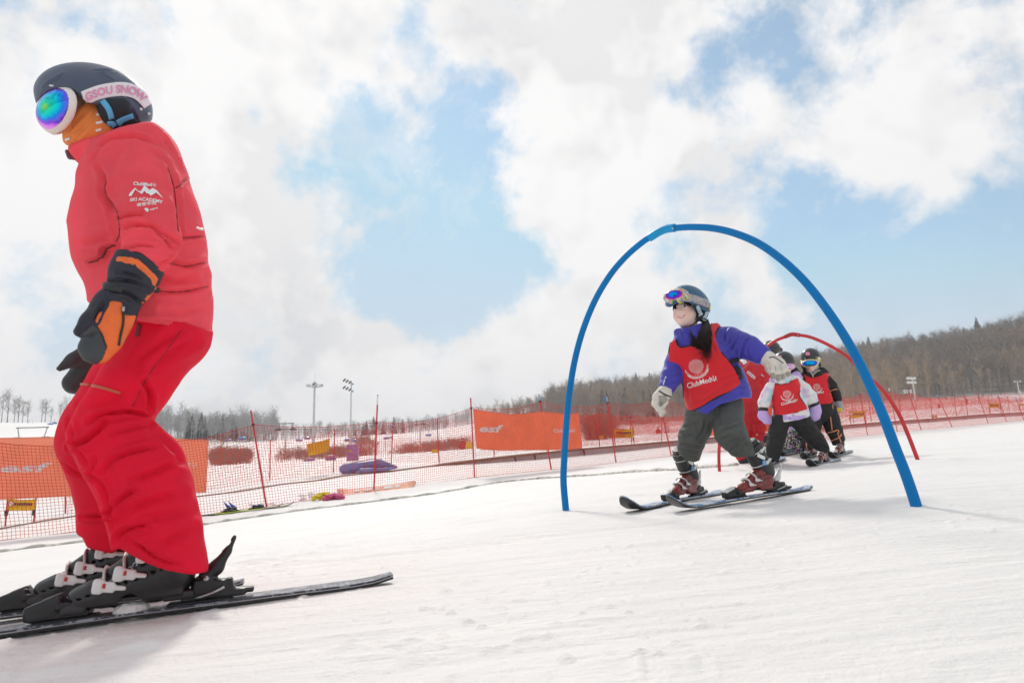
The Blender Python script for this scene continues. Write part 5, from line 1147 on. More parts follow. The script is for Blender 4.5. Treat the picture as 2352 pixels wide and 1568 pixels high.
    g.cap(*[v for pr in ((i2.j(520,1120,1.70,95)[0], i2.j(400,1260,1.66,70)[0]),) for v in pr], i2.j(0,0,1.70,88)[1], i2.j(0,0,1.66,66)[1], .03).cap(i2.j(400,1260,1.66,1)[0], i2.j(310,1345,1.64,1)[0], i2.j(0,0,1.66,64)[1], i2.j(0,0,1.64,46)[1], .02)
    g.fn(polyfn([i2(x, y) for x, y in ((655,700),(800,725),(965,870),(1200,1000),(1200,1700),(-100,1700),(-100,700))]), 'i', .006)
    gl_, gb = solid('glove', g, .0048, NAVY, root, [SK(i2, [(530,960),(640,940),(760,960),(850,1010)], 3.5, 0.0112), SK(i2, [(560,1020),(700,1050),(800,1130)], 3.5, 0.0112), SK(i2, [(430,1260),(470,1180),(500,1130)], 3.5, 0.0112), SK(i2, [(620,880),(720,900),(830,960)], 3.5, 0.0091)], .002, (14, 14, 14), .0012, 40, label='near mitt with orange back')
    gbase = g
    def panel(name, poly, m, off): 
        q = SDF(); q.pr = [pr for pr in gbase.pr]; 
        base = [pr for pr in gbase.pr if pr[0] != 'f']
        def shell(p):
            d = np.full(len(p), 9.0)
            for pr in base: d = SDF.comb(d, SDF.one(pr, p), pr)
            return d-off
        r = SDF(); lo = np.min([r_[0] for r_ in map(q.bounds, base)], 0)-.01; hi = np.max([r_[1] for r_ in map(q.bounds, base)], 0)+.01
        r.box((lo+hi)/2, (hi-lo)/2, None, .001); r.fn(shell, 'i', .001); r.fn(polyfn([i2(*z) for z in poly]), 'i', .003); V, Q = r.surf(.0045, 1); return mobj(name, mesh(name, V, Q), m, gl_)
    panel('orange_back', [(505,1120),(560,1100),(640,1108),(660,1180),(650,1210),(760,1215),(730,1300),(640,1470),(560,1570),(500,1600),(440,1600),(525,1470),(490,1370),(425,1270),(455,1200),(505,1170)], ORG, .0028)
    panel('fingertip_grip', [(310,1370),(425,1272),(475,1350),(522,1470),(505,1560),(440,1610),(340,1570),(280,1480)], DPAD, .0034)
    panel('orange_cuff_stripe', [(605,745),(760,765),(860,850),(935,925),(900,1000),(855,985),(830,905),(740,830),(580,800)], ORG, .0022); panel('orange_side_tape', [(895,985),(925,990),(870,1080),(800,1135),(785,1100),(840,1050)], ORG, .0022)
    panel('wrist_strap', [(480,950),(600,955),(665,1005),(640,1050),(560,1030),(490,1010)], BLACK, .006)
    trim('zip', i2.l((645,1150),(650,1260),(625,1380),(612,1445)), .0032, gb, .004, BLACK, gl_); MB().box(i2.j(645,1165,1.60,1)[0]*0+hit(gb, *i2(645,1168), .006), (.008, .006, .014), None, .002).build('zip_pull', STEEL, gl_)
    # far mitt
    g2 = SDF(); g2.chain([i3.j(420,215,2.27,85), i3.j(340,330,2.27,82), i3.j(255,420,2.26,66)], .03).chain([i3.j(330,245,2.23,55), i3.j(245,285,2.2,42), i3.j(165,335,2.18,18)], .02); solid('glove', g2, .006, mat('dark_glove', (.035, .036, .040), .6, bump=.06, bsc=80, var=.25, vsc=20), root, [], .003, (16, 16, 16), label='far mitt, dark')
    # head: mask, helmet, goggles
    MASK = mat('orange_face_mask', (.78, .24, .055), .8, bump=.04, bsc=60, var=.1, sheen=.2)
    m = SDF(); m.ell(i1.j(735,730,Yc,1)[0], (.082, .090, .10), RB, .03).ell(i1.j(850,880,Yc,1)[0], (.075, .08, .07), RB, .03).cap(i1.j(600,860,Yc,1)[0], i1.j(520,930,Yc,1)[0], .048, .030, .04).cap(i1.j(560,800,Yc,1)[0], i1.j(470,890,Yc,1)[0], .03, .018, .03)
    m.fn(polyfn([i1(x, y) for x, y in ((430,900),(440,860),(600,640),(700,560),(1000,560),(1000,1130),(480,1130),(430,980))]), 'i', .006)
    mk, mb_ = solid('face_mask', m, .005, MASK, root, [SK(i1, [(520,960),(640,850),(760,720),(820,640)], 3, .006), SK(i1, [(600,960),(720,830),(830,700)], 3, .006), SK(i1, [(500,880),(600,760),(690,660)], 3, .005)], .002, (20, 20, 20))
    for a in ([(812,705),(868,700)], [(806,800),(880,785)], [(806,885),(870,868)], [(465,985),(520,965)]): patch('mask_print', i1.l(*a), 3.0, mb_, .0015, WHITE, mk, 6, 2)
    HELM = mat('navy_helmet', (.055, .075, .125), .42, bump=.01, bsc=120, coat=.25, croughness=.3, var=.08); EARP = mat('ear_pad_cloth', (.022, .026, .034), .85, bump=.05, bsc=120)
    h = SDF(); R_ = RB @ np.array(Matrix.Rotation(-.08, 3, 'Y')); h.ell(i1.j(775,560,Yc,1)[0], (.158, .128, .112), R_, .02).ell(i1.j(880,640,Yc,1)[0], (.132, .122, .095), R_, .05)
    h.fn(polyfn([i1(x, y) for x, y in ((140,640),(150,560),(230,480),(330,425),(450,405),(570,445),(640,520),(800,600),(1140,560),(1220,700),(1290,800),(1340,800),(1450,780),(1500,300),(1200,0),(300,0),(60,300))]), 'i', .008)
    hm, hb = solid('helmet', h, .0055, HELM, root, [SK(i1, [(230,405),(300,345),(380,300),(440,255)], 2.2, 0.0078), SK(i1, [(780,215),(900,210),(1050,205)], 1.8, 0.0052), SK(i1, [(840,235),(920,275),(1010,330)], 1.8, 0.0052), SK(i1, [(1130,520),(1200,620),(1260,730)], 2, .004)])
    ep = SDF(); ep.ell(i1.j(1010,680,Yc,1)[0], (.085, .112, .085), RB, .02); ep.fn(polyfn([i1(x, y) for x, y in ((790,580),(860,520),(1140,520),(1230,700),(1300,800),(1200,860),(980,870),(900,820),(850,720))]), 'i', .008); eo, eb = solid('ear_pad', ep, .006, EARP, hm)
    BSTR = mat('blue_webbing', (.10, .42, .70), .6); 
    for a, w in (([(880,545),(950,640),(985,750)], 6.5), ([(1040,790),(1130,745),(1245,705)], 6), ([(935,805),(990,800),(1020,830)], 6), ([(1050,775),(1090,810)], 5)): patch('chin_strap', i1.l(*a), w, eb, .003, BSTR, eo, 8, 3)
    for c in ((1303,640),(1390,690)):
        q = hit(hb, *i1(*c), .002)
        if q is not None: MB().box(q, (.008, .008, .008), None, .002).build('rivet', WHITE, hm)
    q = hit(hb, *i1(310,380), .001)
    if q is not None: MB().box(q, (.012, .006, .004), R_, .001).build('badge', WHITE, hm)
    # goggles: a curved visor facing forward and a little towards the viewer
    go = empty('goggles', i1.j(400,640,1.93,1)[0], None, None, None, root); go.parent = root; go.matrix_basis = root.matrix_basis.inverted() @ Matrix.Translation(Vector([float(c) for c in i1.j(400,640,1.93,1)[0]]))
    fw = nrm([-.47, -.86, -.20]); upv = nrm(np.array([-.22, -.10, 1.])-fw*(np.array([-.22, -.10, 1.])@fw)); lf = np.cross(upv, fw); Rg = np.column_stack([fw, lf, upv]); c0 = i1.j(292,632,1.885,1)[0]
    fr_ = SDF(); fr_.ell(c0-fw*.030, (.046, .094, .064), Rg, .01); fr_.plane(c0-fw*.030, -fw); ce = c0-fw*.03; fr_.fn(lambda p: -((p-(ce-fw*.02)) @ fw)-.012, 'i', .004); fr_.ell(ce-lf*.055-fw*.012, (.030, .022, .050), Rg, .02)
    WHF = mat('cream_frame', (.78, .74, .68), .45); solid('frame', fr_, .004, WHF, go)
    ln = SDF(); ln.ell(c0-fw*.024, (.047, .089, .060), Rg, .01); ln.plane(c0-fw*.012, -fw); lo_, lb = solid('lens', ln, .0035, None, go)
    lm = bpy.data.materials.new('rainbow_mirror'); lm.use_nodes = True; nt = lm.node_tree; gg = NT(nt); b = nt.nodes['Principled BSDF']; b.inputs['Metallic'].default_value = .9; b.inputs['Roughness'].default_value = .08
    co = gg.n('ShaderNodeTexCoord').outputs['Object']; cc = c0-fw*.004; dv = gg.v('SUBTRACT', co, tuple(cc+lf*.008-upv*.004))
    u = gg.m('DIVIDE', gg.v('DOT_PRODUCT', dv, tuple(lf)), .082); v = gg.m('DIVIDE', gg.v('DOT_PRODUCT', dv, tuple(upv)), .056); r = gg.m('SQRT', gg.m('ADD', gg.m('POWER', gg.m('ABSOLUTE', u), 2), gg.m('POWER', gg.m('ABSOLUTE', v), 2)))
    r = gg.m('ADD', gg.m('ADD', r, gg.m('MULTIPLY', u, -.22)), gg.m('MULTIPLY', gg.m('SUBTRACT', gg.noise(co, 35, 3), .5), .35)); rp = gg.n('ShaderNodeValToRGB'); nt.links.new(r, rp.inputs[0]); cr = rp.color_ramp
    for i_, (p_, c_) in enumerate(((0, (.35, .75, .05)), (.22, (.02, .75, .40)), (.48, (.0, .62, .75)), (.66, (.02, .22, .85)), (.82, (.28, .05, .80)), (.96, (.75, .25, .85)))):
        el = cr.elements[i_] if i_ < 2 else cr.elements.new(p_); el.position = p_; el.color = (*c_, 1)
    nt.links.new(rp.outputs[0], b.inputs['Base Color']); lo_.data.materials.clear(); lo_.data.materials.append(lm)
    MB().box(hit(lb, *i1(400,640), 0)*0+c0-lf*.066-upv*.030-fw*.02, (.03, .003, .010), Rg @ np.array(Matrix.Rotation(.6, 3, 'X')), .001).build('vent_slot', BLACK, go)
    STRAPW = mat('white_strap', (.80, .74, .78), .8, bump=.03, bsc=200); PINK = mat('pink_print', (.74, .30, .47), .7)
    cen = [(575,560),(700,505),(850,452),(1000,424),(1130,420),(1270,452),(1360,520)]
    hall = obj_bvh(hm, mk, eo); cen = [(560,568),(700,508),(850,455),(1000,428),(1130,426),(1250,462),(1335,532),(1385,600)]
    sp_ = patch('strap', i1.l(*cen), [14.5,15.5,15.5,15.5,15.5,14.5,14,13], hall, .004, STRAPW, go, 36, 6)
    # the far half of the strap mirrors the near one across the head's middle plane
    cp = spline(i1.l(*cen), 12); L = np.r_[0, np.cumsum(np.linalg.norm(np.diff(cp, axis=0), axis=1))]; T, F = text_geo('GSOU SNOW', .035, .12); x = T[:, 0]; x0, x1 = x.min(), x.max(); sN = (x-x0)/(x1-x0); a0 = L[-1]*.16; a1 = L[-1]*.92; d = a0+sN*(a1-a0); cx = np.interp(d, L, cp[:, 0]); cy = np.interp(d, L, cp[:, 1]); tx = np.interp(d+2, L, cp[:, 0])-np.interp(d-2, L, cp[:, 0]); ty = np.interp(d+2, L, cp[:, 1])-np.interp(d-2, L, cp[:, 1]); nn = np.hypot(tx, ty)+1e-9; hgt = (T[:, 1]/.72-.5)*17
    V2 = np.column_stack([cx+ty/nn*hgt, cy-tx/nn*hgt]); decal('strap_lettering', V2, F, hall, PINK, go, .0066)
    # skis and boots
    BK = mat('black_boot', (.020, .020, .022), .4, bump=.01, bsc=100, coat=.15, var=.2); GB = mat('grey_boot_cuff', (.055, .055, .058), .45); WB = mat('white_buckle', (.74, .73, .72), .35); DK = mat('black_binding', (.016, .016, .018), .42, var=.3)
    TOP = snowy('black_ski_top', (.040, .044, .065), .42, .35, 22, (.30, .31, .35))
    e1, o1, R1, L1, zt1 = make_ski('near ski of the adult in red, dark top dusted with snow', tl, tipn, TOP, uph=.07, tailup=.012)
    hp = gpt(*i4(1065,507)); bx = (hp-o1) @ R1[:, 0]; bo, bR = bindings(e1, o1, R1, zt1, bx, 0.88, DK, DK, DK)
    bt = boot(root, bo, bR, 1, BK, GB, BK, WB, 0.88, None, False, None, 1.22)
    V, F = place_text('salomon', i4(632,378), i4(830,232), 14, .02); sb = bpy.data.objects[bt.children[0].name]; me = sb.data; mw = [bt.children[0]]
    Mw = root.matrix_basis @ bt.matrix_basis @ bt.children[0].matrix_basis; vv = [Mw @ v_.co for v_ in me.vertices]; sbv = BVHTree.FromPolygons([tuple(v_) for v_ in vv], [tuple(p.vertices) for p in me.polygons]); decal('boot_lettering', V, F, sbv, mat('pale_blue_print', (.45, .50, .56), .5), bt, .0025)
    sn = SDF(); c_ = bo+bR @ np.array([.12, .0, -.012]); sn.ell(c_, (.045, .034, .022), bR, .01); solid('packed_snow', sn, .005, SNOWM if 'SNOWM' in globals() else WHITE, e1, [], .006, (60, 60, 60))
    o2 = gpt(*i4(120,545)); o2 = gpt(*i4(300,470)); sh = R1[:, 1]*-1
    off = o1+sh*.30+f*.44; tl2 = off-f*L1/2; tp2 = off+f*L1/2; tl2[2] = gz(*tl2[:2]); tp2[2] = gz(*tp2[:2])
    e2, oo, R2, L2, zt2 = make_ski('far ski of the adult in red, partly hidden behind the near boot', tl2, tp2, TOP, uph=.07)
    bo2, bR2 = bindings(e2, oo, R2, zt2, bx-.44+.17, 0.88, DK, DK, DK); boot(root, bo2, bR2, 1, BK, GB, BK, WB, 0.88, None, False, None, 1.22)
build_instructor()
# ------------------------------------------------------------------ the girl in the blue jacket under the gate
g1 = CR(1600,690,2000,1792); g2 = CR(1520,980,2060,2352)
REDBIB = mat('red_bib_cloth', (.70, .012, .022), .75, bump=.03, bsc=60, weave=.03, wsc=600, var=.06, vsc=6, sheen=.2); BIND = mat('black_binding_tape', (.015, .015, .018), .7)
REDSH = mat('red_boot_shell', (.21, .020, .018), .34, coat=.35, croughness=.25, var=.25, vsc=14, bump=.02, bsc=60); DCUFF = mat('dark_boot_cuff', (.030, .032, .034), .5, bump=.02, bsc=80); SILV = mat('silver_buckle', (.62, .62, .62), .3, .55); WBIND = mat('white_binding', (.68, .67, .64), .35, var=.1, vsc=20)
KTOP = snowy('blue_ski_top', (.035, .175, .34), .50, .35, 12, (.60, .63, .67)); GUN = mat('black_helmet', (.022, .023, .026), .3, coat=.4, bump=.005, bsc=150)
CREAM = mat('cream_glove', (.70, .66, .58), .65, bump=.06, bsc=90, var=.10, vsc=14); GREYP = mat('grey_grip', (.36, .33, .29), .7, bump=.05, bsc=120)
def crest(mapf, cx, cy, w, ang, b, parent, sub, off=.0035):
    """leafy white crest over a curved ribbon"""
    r = random.Random(3); P_ = []; ca, sa = math.cos(ang), math.sin(ang)
    def T(x, y): return mapf(cx+w*(x*ca-y*sa), cy+w*(x*sa+y*ca))
    def leaf(x, y, l, wd, a):
        c, s = math.cos(a), math.sin(a); P_.append([T(x+l*c, y+l*s), T(x-wd*s, y+wd*c), T(x-l*c, y-l*s), T(x+wd*s, y-wd*c)])
    for ring, n, rr, l in ((0, 15, .36, .085), (1, 11, .25, .07), (2, 8, .15, .055), (3, 4, .06, .045)):
        for k in range(n):
            a = 6.283*k/n+ring*.2; leaf(rr*math.cos(a)*1.02, -.16+rr*math.sin(a)*.92, l*r.uniform(.8, 1.1), l*r.uniform(.38, .52), a+r.uniform(-.25, .25))
    for k in range(26): leaf(r.uniform(-.22, .26), r.uniform(.12, .40), r.uniform(.02, .045), r.uniform(.008, .02), r.uniform(0, 3.14))
    N = 18
    for (ra, rb, th0, th1) in ((.60, .665, .34, 2.80), (.52, .565, .45, 2.69)):
        for k in range(N):
            a0 = th0+(th1-th0)*k/N; a1 = th0+(th1-th0)*(k+.9)/N; P_.append([T(ra*math.cos(a0), -.02+ra*.83*math.sin(a0)), T(rb*math.cos(a0), -.02+rb*.83*math.sin(a0)), T(rb*math.cos(a1), -.02+rb*.83*math.sin(a1)), T(ra*math.cos(a1), -.02+ra*.83*math.sin(a1))])
    for sx in (-1, 1):
        for k in range(4): leaf(sx*(.50+.045*k), .24-.10*k, .10, .026, 1.57-sx*.35)
    V, F = poly_geo(P_, 4); decal('crest', V, F, b, mat('crest_print', (.86, .76, .73), .6), parent, off)
def quilt(m, rows): return [SK(m, r, w, d) for r, w, d in rows]
def glove_hand(chains, base, vox, m, parent, k=.012, name='glove', folds_=0.0015, label=None):
    s = SDF(); s.chain(base, .02)
    for c in chains: s.chain(c, k)
    return solid(name, s, vox, m, parent, [], folds_, (40, 40, 40), .0008, 60, label=label)
def build_girl():
    Y = 3.85; VDg, RG = view_basis(1640, 900)
    n_tip = gpt(*g2(640,1325)); n_tail = gpt(*g2(2195,1074)); f_tip = gpt(*g2(150,1332)); f_tail = gpt(*g2(1212,1121))
    root = empty('person', gpt(*g2(1300,1190)), 'smiling girl in blue jacket and red bib passing under the big blue gate', 'person')
    e1, o1, R1, L1, z1 = make_ski('near ski of the girl in blue, blue top and black upturned tip', n_tail, n_tip, KTOP, (.088, .066, .102), .17, .075, 'skis of the girl in blue')
    e2, o2, R2, L2, z2 = make_ski('far ski of the girl in blue, snow covered, tip further left', f_tail, f_tip, KTOP, (.088, .066, .102), .17, .075, 'skis of the girl in blue')
    S_ = .76
    b1, Rb1 = bindings(e1, o1, R1, z1, (gpt(*g2(1650,1152))-o1) @ R1[:, 0], S_, DK_(), WBIND, WBIND); b2, Rb2 = bindings(e2, o2, R2, z2, (gpt(*g2(960,1178))-o2) @ R2[:, 0], S_, DK_(), WBIND, WBIND)
    bt1 = boot(root, b1, Rb1, 1, REDSH, DCUFF, BLACK, SILV, S_, mat('white_strap_boot', (.74, .73, .72), .5), zf=1.05); bt2 = boot(root, b2, Rb2, 1, REDSH, DCUFF, BLACK, SILV, S_, SILV, zf=1.05)
    k1 = b1+Rb1 @ np.array([.062, 0, .205]); k2 = b2+Rb2 @ np.array([.062, 0, .205])
    # body
    b = SDF(); hd = lambda x, y, r=1, dy=0: g1.j(x, y, Y+dy, r)
    fw = nrm([-.62, -.78, -.02]); up = nrm(np.array([-.10, -.05, 1.0])-fw*(np.array([-.10, -.05, 1.0])@fw)); lf = np.cross(up, fw); RH = np.column_stack([fw, lf, up]); H = g1.j(520,395,Y,1)[0]
    def hp(a, l_, u): return H+fw*a+lf*l_+up*u
    b.ell(H, (.084, .070, .090), RH, .01).ell(hp(.020, 0, -.030), (.058, .054, .058), RH, .03).ell(hp(.050, 0, -.066), (.024, .024, .020), RH, .025)
    for sx in (-1, 1):
        b.ell(hp(.046, sx*.033, -.030), (.026, .024, .024), RH, .02)      # cheeks
        b.ell(hp(.079, sx*.029, .010), (.010, .016, .009), RH, .012, 's')   # eye sockets
        b.ell(hp(.071, sx*.029, .010), (.010, .014, .010), RH, .004); b.ell(hp(0, sx*.071, -.01), (.014, .008, .022), RH, .006)
    b.cap(hp(.076, 0, .012), hp(.092, 0, -.012), .006, .008, .010).ell(hp(.092, 0, -.014), (.009, .012, .007), RH, .008)
    b.cap(hp(.079, -.014, -.0365), hp(.079, .014, -.0365), .0042, .0042, .006).cap(hp(.076, -.011, -.048), hp(.076, .011, -.048), .0048, .0048, .007)
    b.chain([g1.j(560,560,Y,75), g1.j(600,700,Y,90), g1.j(700,900,Y,180), g1.j(840,1300,Y,200)], .03, (VDg, .8))
    b.chain([g1.j(850,720,Y,80), g1.j(1230,800,3.76,70), g1.j(1440,950,3.70,45), g1.j(1500,1000,3.69,45)], .03).chain([g1.j(480,850,Y,80), g1.j(350,1130,Y-.02,70), g1.j(270,1310,Y-.06,50), g1.j(235,1370,Y-.07,45)], .03)
    b.chain([g2.j(1010,240,3.9,100), g2.j(920,500,3.95,75), (k2, .026), (b2+Rb2 @ np.array([.02, 0, .07]), .03), (b2+Rb2 @ np.array([.12, 0, .04]), .028)], .03).chain([g2.j(1300,200,3.84,100), g2.j(1330,470,3.74,90), (k1, .026), (b1+Rb1 @ np.array([.02, 0, .07]), .03), (b1+Rb1 @ np.array([.12, 0, .04]), .028)], .03)
    FACE = mat('girl_skin', (.86, .63, .54), .48, sss=.12, var=.04, vsc=30)
    bo, bb = solid('body', b, .0052, FACE, root); nt = FACE.node_tree; gg = NT(nt); co = gg.n('ShaderNodeTexCoord').outputs['Object']; bs_ = nt.nodes['Principled BSDF']; old = bs_.inputs['Base Color'].links[0].from_socket
    for sx in (-1, 1):
        dst = gg.v('DISTANCE', co, tuple(hp(.066, sx*.036, -.022))); old = gg.mix(gg.ramp(dst, .010, .034, a=.55, b=0), old, (.80, .40, .35))
    old = gg.mix(gg.ramp(gg.v('DISTANCE', co, tuple(hp(.10, 0, -.013))), .006, .020, a=.35, b=0), old, (.80, .44, .38)); nt.links.new(old, bs_.inputs['Base Color'])
    def fpt(l_, u): q = H+lf*l_+up*u; h = bb.ray_cast(Vector(q+fw*.3), Vector(-fw)); return h[0], h[1]
    def fdec(name, polys, m, off):
        V, F = poly_geo(polys, .006); pts = []
        for l_, u in V: q, n = fpt(l_, u); pts.append(np.array(q)+np.array(n)*off)
        pts = np.array(pts); G = []
        for f in F: G.append(f if np.cross(pts[f[1]]-pts[f[0]], pts[f[2]]-pts[f[0]]) @ fw > 0 else f[::-1])
        return mobj(name, mesh(name, pts, G), m, bo)
    DARKE = mat('dark_eye', (.012, .009, .008), .15); EYEW = mat('eye_white', (.70, .68, .66), .25); LIP = mat('lips', (.62, .16, .15), .4); TEETH = mat('teeth', (.82, .80, .76), .25); BROW = mat('brow_hair', (.03, .022, .02), .8); BLUSH = mat('cheek_blush', (.80, .42, .37), .55, sss=.1)
    for sx in (-1, 1):
        c = sx*.029
        alm = [(c+.0150*math.cos(a), .0095+.0042*math.sin(a)*(1.0 if math.sin(a) > 0 else .55)+sx*.04*.0155*math.cos(a)) for a in np.linspace(0, 6.283, 15)[:-1]]
        fdec('eye', [alm], EYEW, .0006); fdec('iris', [[(c+.0060*math.cos(a), .0098+.0038*math.sin(a)) for a in np.linspace(0, 6.283, 13)[:-1]]], DARKE, .0011)
        t = np.linspace(-1, 1, 9); fdec('lash', [[(c+.017*x, .0098+.0046*(1-x*x)-.0008) for x in t]+[(c+.0165*x, .0098+.0046*(1-x*x)+.0012) for x in t[::-1]]], DARKE, .0014)
        fdec('brow', [[(c+.019*x, .0275+.003*(1-x*x)) for x in t]+[(c+.018*x, .0275+.003*(1-x*x)+.0034) for x in t[::-1]]], BROW, .0008)
    t = np.linspace(-1, 1, 11); fdec('lips', [[(.0235*x, -.0515+.0115*x*x) for x in t]+[(.0235*x, -.0375+.0035*x*x) for x in t[::-1]]], LIP, .0007)
    fdec('teeth', [[(.0175*x, -.0465+.0085*x*x) for x in t]+[(.0175*x, -.0400+.003*x*x) for x in t[::-1]]], TEETH, .0014)
    # jacket
    JB = mat('blue_down_jacket', (.050, .045, .40), .55, bump=.03, bsc=40, var=.14, vsc=5, sheen=.25)
    j = SDF(); sq = (VDg, .80)
    j.chain([g1.j(610,720,Y,215), g1.j(640,800,Y,280), g1.j(735,1000,Y,330), g1.j(840,1220,Y,345), g1.j(880,1340,Y,345), g1.j(890,1440,Y,335)], .04, sq)
    j.chain([g1.j(860,700,Y,140), g1.j(1000,725,3.82,158), g1.j(1120,765,3.78,146), g1.j(1230,805,3.76,136), g1.j(1330,860,3.73,118), g1.j(1425,915,3.71,98)], .04); j.chain([g1.j(440,850,Y,120), g1.j(390,980,Y,112), g1.j(350,1130,Y-.02,116), g1.j(290,1270,Y-.05,92)], .035)
    j.chain([g1.j(470,690,Y-.02,62), g1.j(560,675,Y-.05,78), g1.j(650,640,Y-.03,70), g1.j(640,600,Y+.05,70), g1.j(470,620,Y+.05,60), g1.j(470,690,Y-.02,62)], .02).chain([g1.j(440,620,Y,60), g1.j(545,610,Y-.04,72), g1.j(650,575,Y,62)], .02)
    j.fn(polyfn([g1(x, y) for x, y in ((-200,400),(380,600),(400,590),(560,570),(700,520),(760,480),(2000,300),(2000,880),(1470,840),(1420,900),(1350,985),(1300,1100),(1300,1330),(1240,1365),(1150,1362),(900,1430),(800,1500),(755,1550),(620,1500),(520,1500),(400,1420),(360,1330),(205,1240),(-200,1200))]), 'i', .008)
    JF = [SK(g1, p, w, d) for p, w, d in (([(935,720),(950,620),(990,560)], 2.6, .008), ([(985,850),(1060,730),(1120,640)], 2.8, .008), ([(1120,890),(1170,760),(1240,665)], 2.8, .009), ([(1230,915),(1200,830),(1230,760)], 2.4, .006), ([(1300,960),(1360,860),(1440,790)], 2.6, .006), ([(290,1080),(380,1100),(470,1075)], 2.5, .006), ([(250,1160),(350,1190),(460,1170)], 2.5, .007), ([(225,1230),(300,1270),(400,1260)], 2.2, .005),
         ([(1080,1330),(1150,1310),(1235,1325)], 2.4, .008), ([(1130,1240),(1200,1230),(1240,1240)], 2.4, .007), ([(900,1400),(1000,1330),(1130,1290)], 2.8, .006), ([(700,1500),(800,1440),(900,1400)], 2.5, .006), ([(480,640),(500,700),(560,720)], 2, .007), ([(520,600),(560,680),(640,700)], 2.2, .007), ([(400,620),(450,600),(480,640)], 2, .005), ([(640,560),(660,640),(700,690)], 2.2, .006))]
    jo, jb = solid('jacket', j, .0062, JB, root, JF, .0035, (9, 9, 14), .001, 45)
    # crumpled print on the dark cuff
    V, F = poly_geo([[g1(x, y), g1(x+13, y+4), g1(x+9, y+22), g1(x-4, y+18)] for x, y in ((285,1125),(272,1150),(266,1176),(260,1198))], 3); decal('cuff_print', V, F, jb, WHITE, jo, .003)
    # bib: a cloth layer over front and back of the jacket
    core = [pr for pr in j.pr if pr[0] == 'h'][:1]; extra = [('h', 'u', .05, [g1.j(560,770,Y,235), g1.j(700,900,Y,300)], sq), ('h', 'u', .04, [(g1.j(850,690,Y,142)), (g1.j(790,610,Y,92))], None), ('h', 'u', .03, [g1.j(430,780,Y,118), g1.j(400,930,Y,116)], None)]
    def bibf(p):
        d = np.full(len(p), 9.0)
        for pr in core+extra: d = SDF.comb(d, SDF.one(pr, p), pr)
        return d-.011
    outline = [(395,700),(420,770),(470,797),(560,778),(620,742),(735,655),(800,535),(870,522),(925,530),(862,600),(850,700),(895,830),(990,945),(1040,1010),(1085,1090),(1125,1205),(1000,1290),(850,1362),(700,1450),(590,1500),(540,1507),(505,1480),(490,1430),(487,1300),(480,1200),(455,1075),(400,1050),(338,1000),(320,940),(325,830),(345,745)]
    q = SDF(); c = g1.j(720,1000,Y,1)[0]; q.box(c, (.34, .26, .34), None, .001); q.fn(bibf, 'i', .001); q.fn(polyfn([g1(*z) for z in outline]), 'i', .004)
    BF = [SK(g1, p, w, d) for p, w, d in (([(1090,1090),(1000,1120),(900,1150),(820,1200)], 3, .006), ([(1100,1150),(1000,1190),(880,1260)], 3.2, .006), ([(990,930),(950,1000),(900,1050)], 3, .005), ([(560,1270),(700,1270),(880,1220)], 3.5, .005), ([(640,1400),(760,1360),(960,1260)], 3.5, .005), ([(480,820),(560,860),(660,850)], 4, .004), ([(500,1180),(540,1300),(545,1400)], 3.5, .005), ([(800,760),(850,850),(900,920)], 3.5, .004))]
    bo_, bbv = solid('bib', q, .0058, REDBIB, root, BF, .004, (6, 6, 8), .001, 40)
    trim('binding', [g1(*z) for z in outline+outline[:2]], .0042, bbv, .0005, BIND, bo_, 5)
    crest(lambda x, y: g1(x, y), 640, 1040, 200, -.30, bbv, bo_, g1)
    V, F = join2(place_text('ClubMed', g1(540,1256), g1(800,1185), 12.5, .012), psi_at(g1(806,1184), g1(866,1163), 13)); decal('lettering', V, F, bbv, WHITE, bo_, .0035)
    patch('side_strap', [g1(1010,955), g1(1060,950), g1(1110,930)], 6, jb, .006, BIND, bo_, 8, 2); patch('side_strap', [g1(1060,1010), g1(1100,1060), g1(1115,1130)], 4.5, jb, .006, BIND, bo_, 8, 2)
    MB().box(hit(jb, *g1(1105,1130), .01, g1.j(1105,1130,3.75,1)[0]), (.028, .014, .03), RG, .004).build('buckle', BLACK, bo_)
    # trousers
    PG = mat('charcoal_trousers', (.082, .088, .080), .7, bump=.04, bsc=50, var=.12, vsc=6, weave=.02, wsc=700)
    t = SDF(); t.chain([g2.j(1010,190,3.90,150), g2.j(1000,250,3.90,152), g2.j(972,390,3.92,150), g2.j(918,490,3.92,146), g2.j(898,580,3.95,134), g2.j(890,680,3.98,118), g2.j(892,790,4.0,112)], .03)
    t.chain([g2.j(1290,150,3.84,160), g2.j(1310,240,3.82,160), g2.j(1312,350,3.79,160), g2.j(1338,455,3.75,166), g2.j(1405,560,3.75,138), g2.j(1470,660,3.76,118), g2.j(1520,760,3.77,112)], .03).chain([g2.j(1050,150,3.86,150), g2.j(1280,130,3.86,160)], .05, (VDg, .8))
    t.fn(polyfn([g2(x, y) for x, y in ((600,60),(1800,-60),(1800,560),(1640,610),(1600,700),(1530,700),(1400,712),(1340,690),(1300,640),(1180,640),(1040,620),(1000,742),(930,758),(850,735),(800,690),(740,640),(600,500))]), 'i', .008)
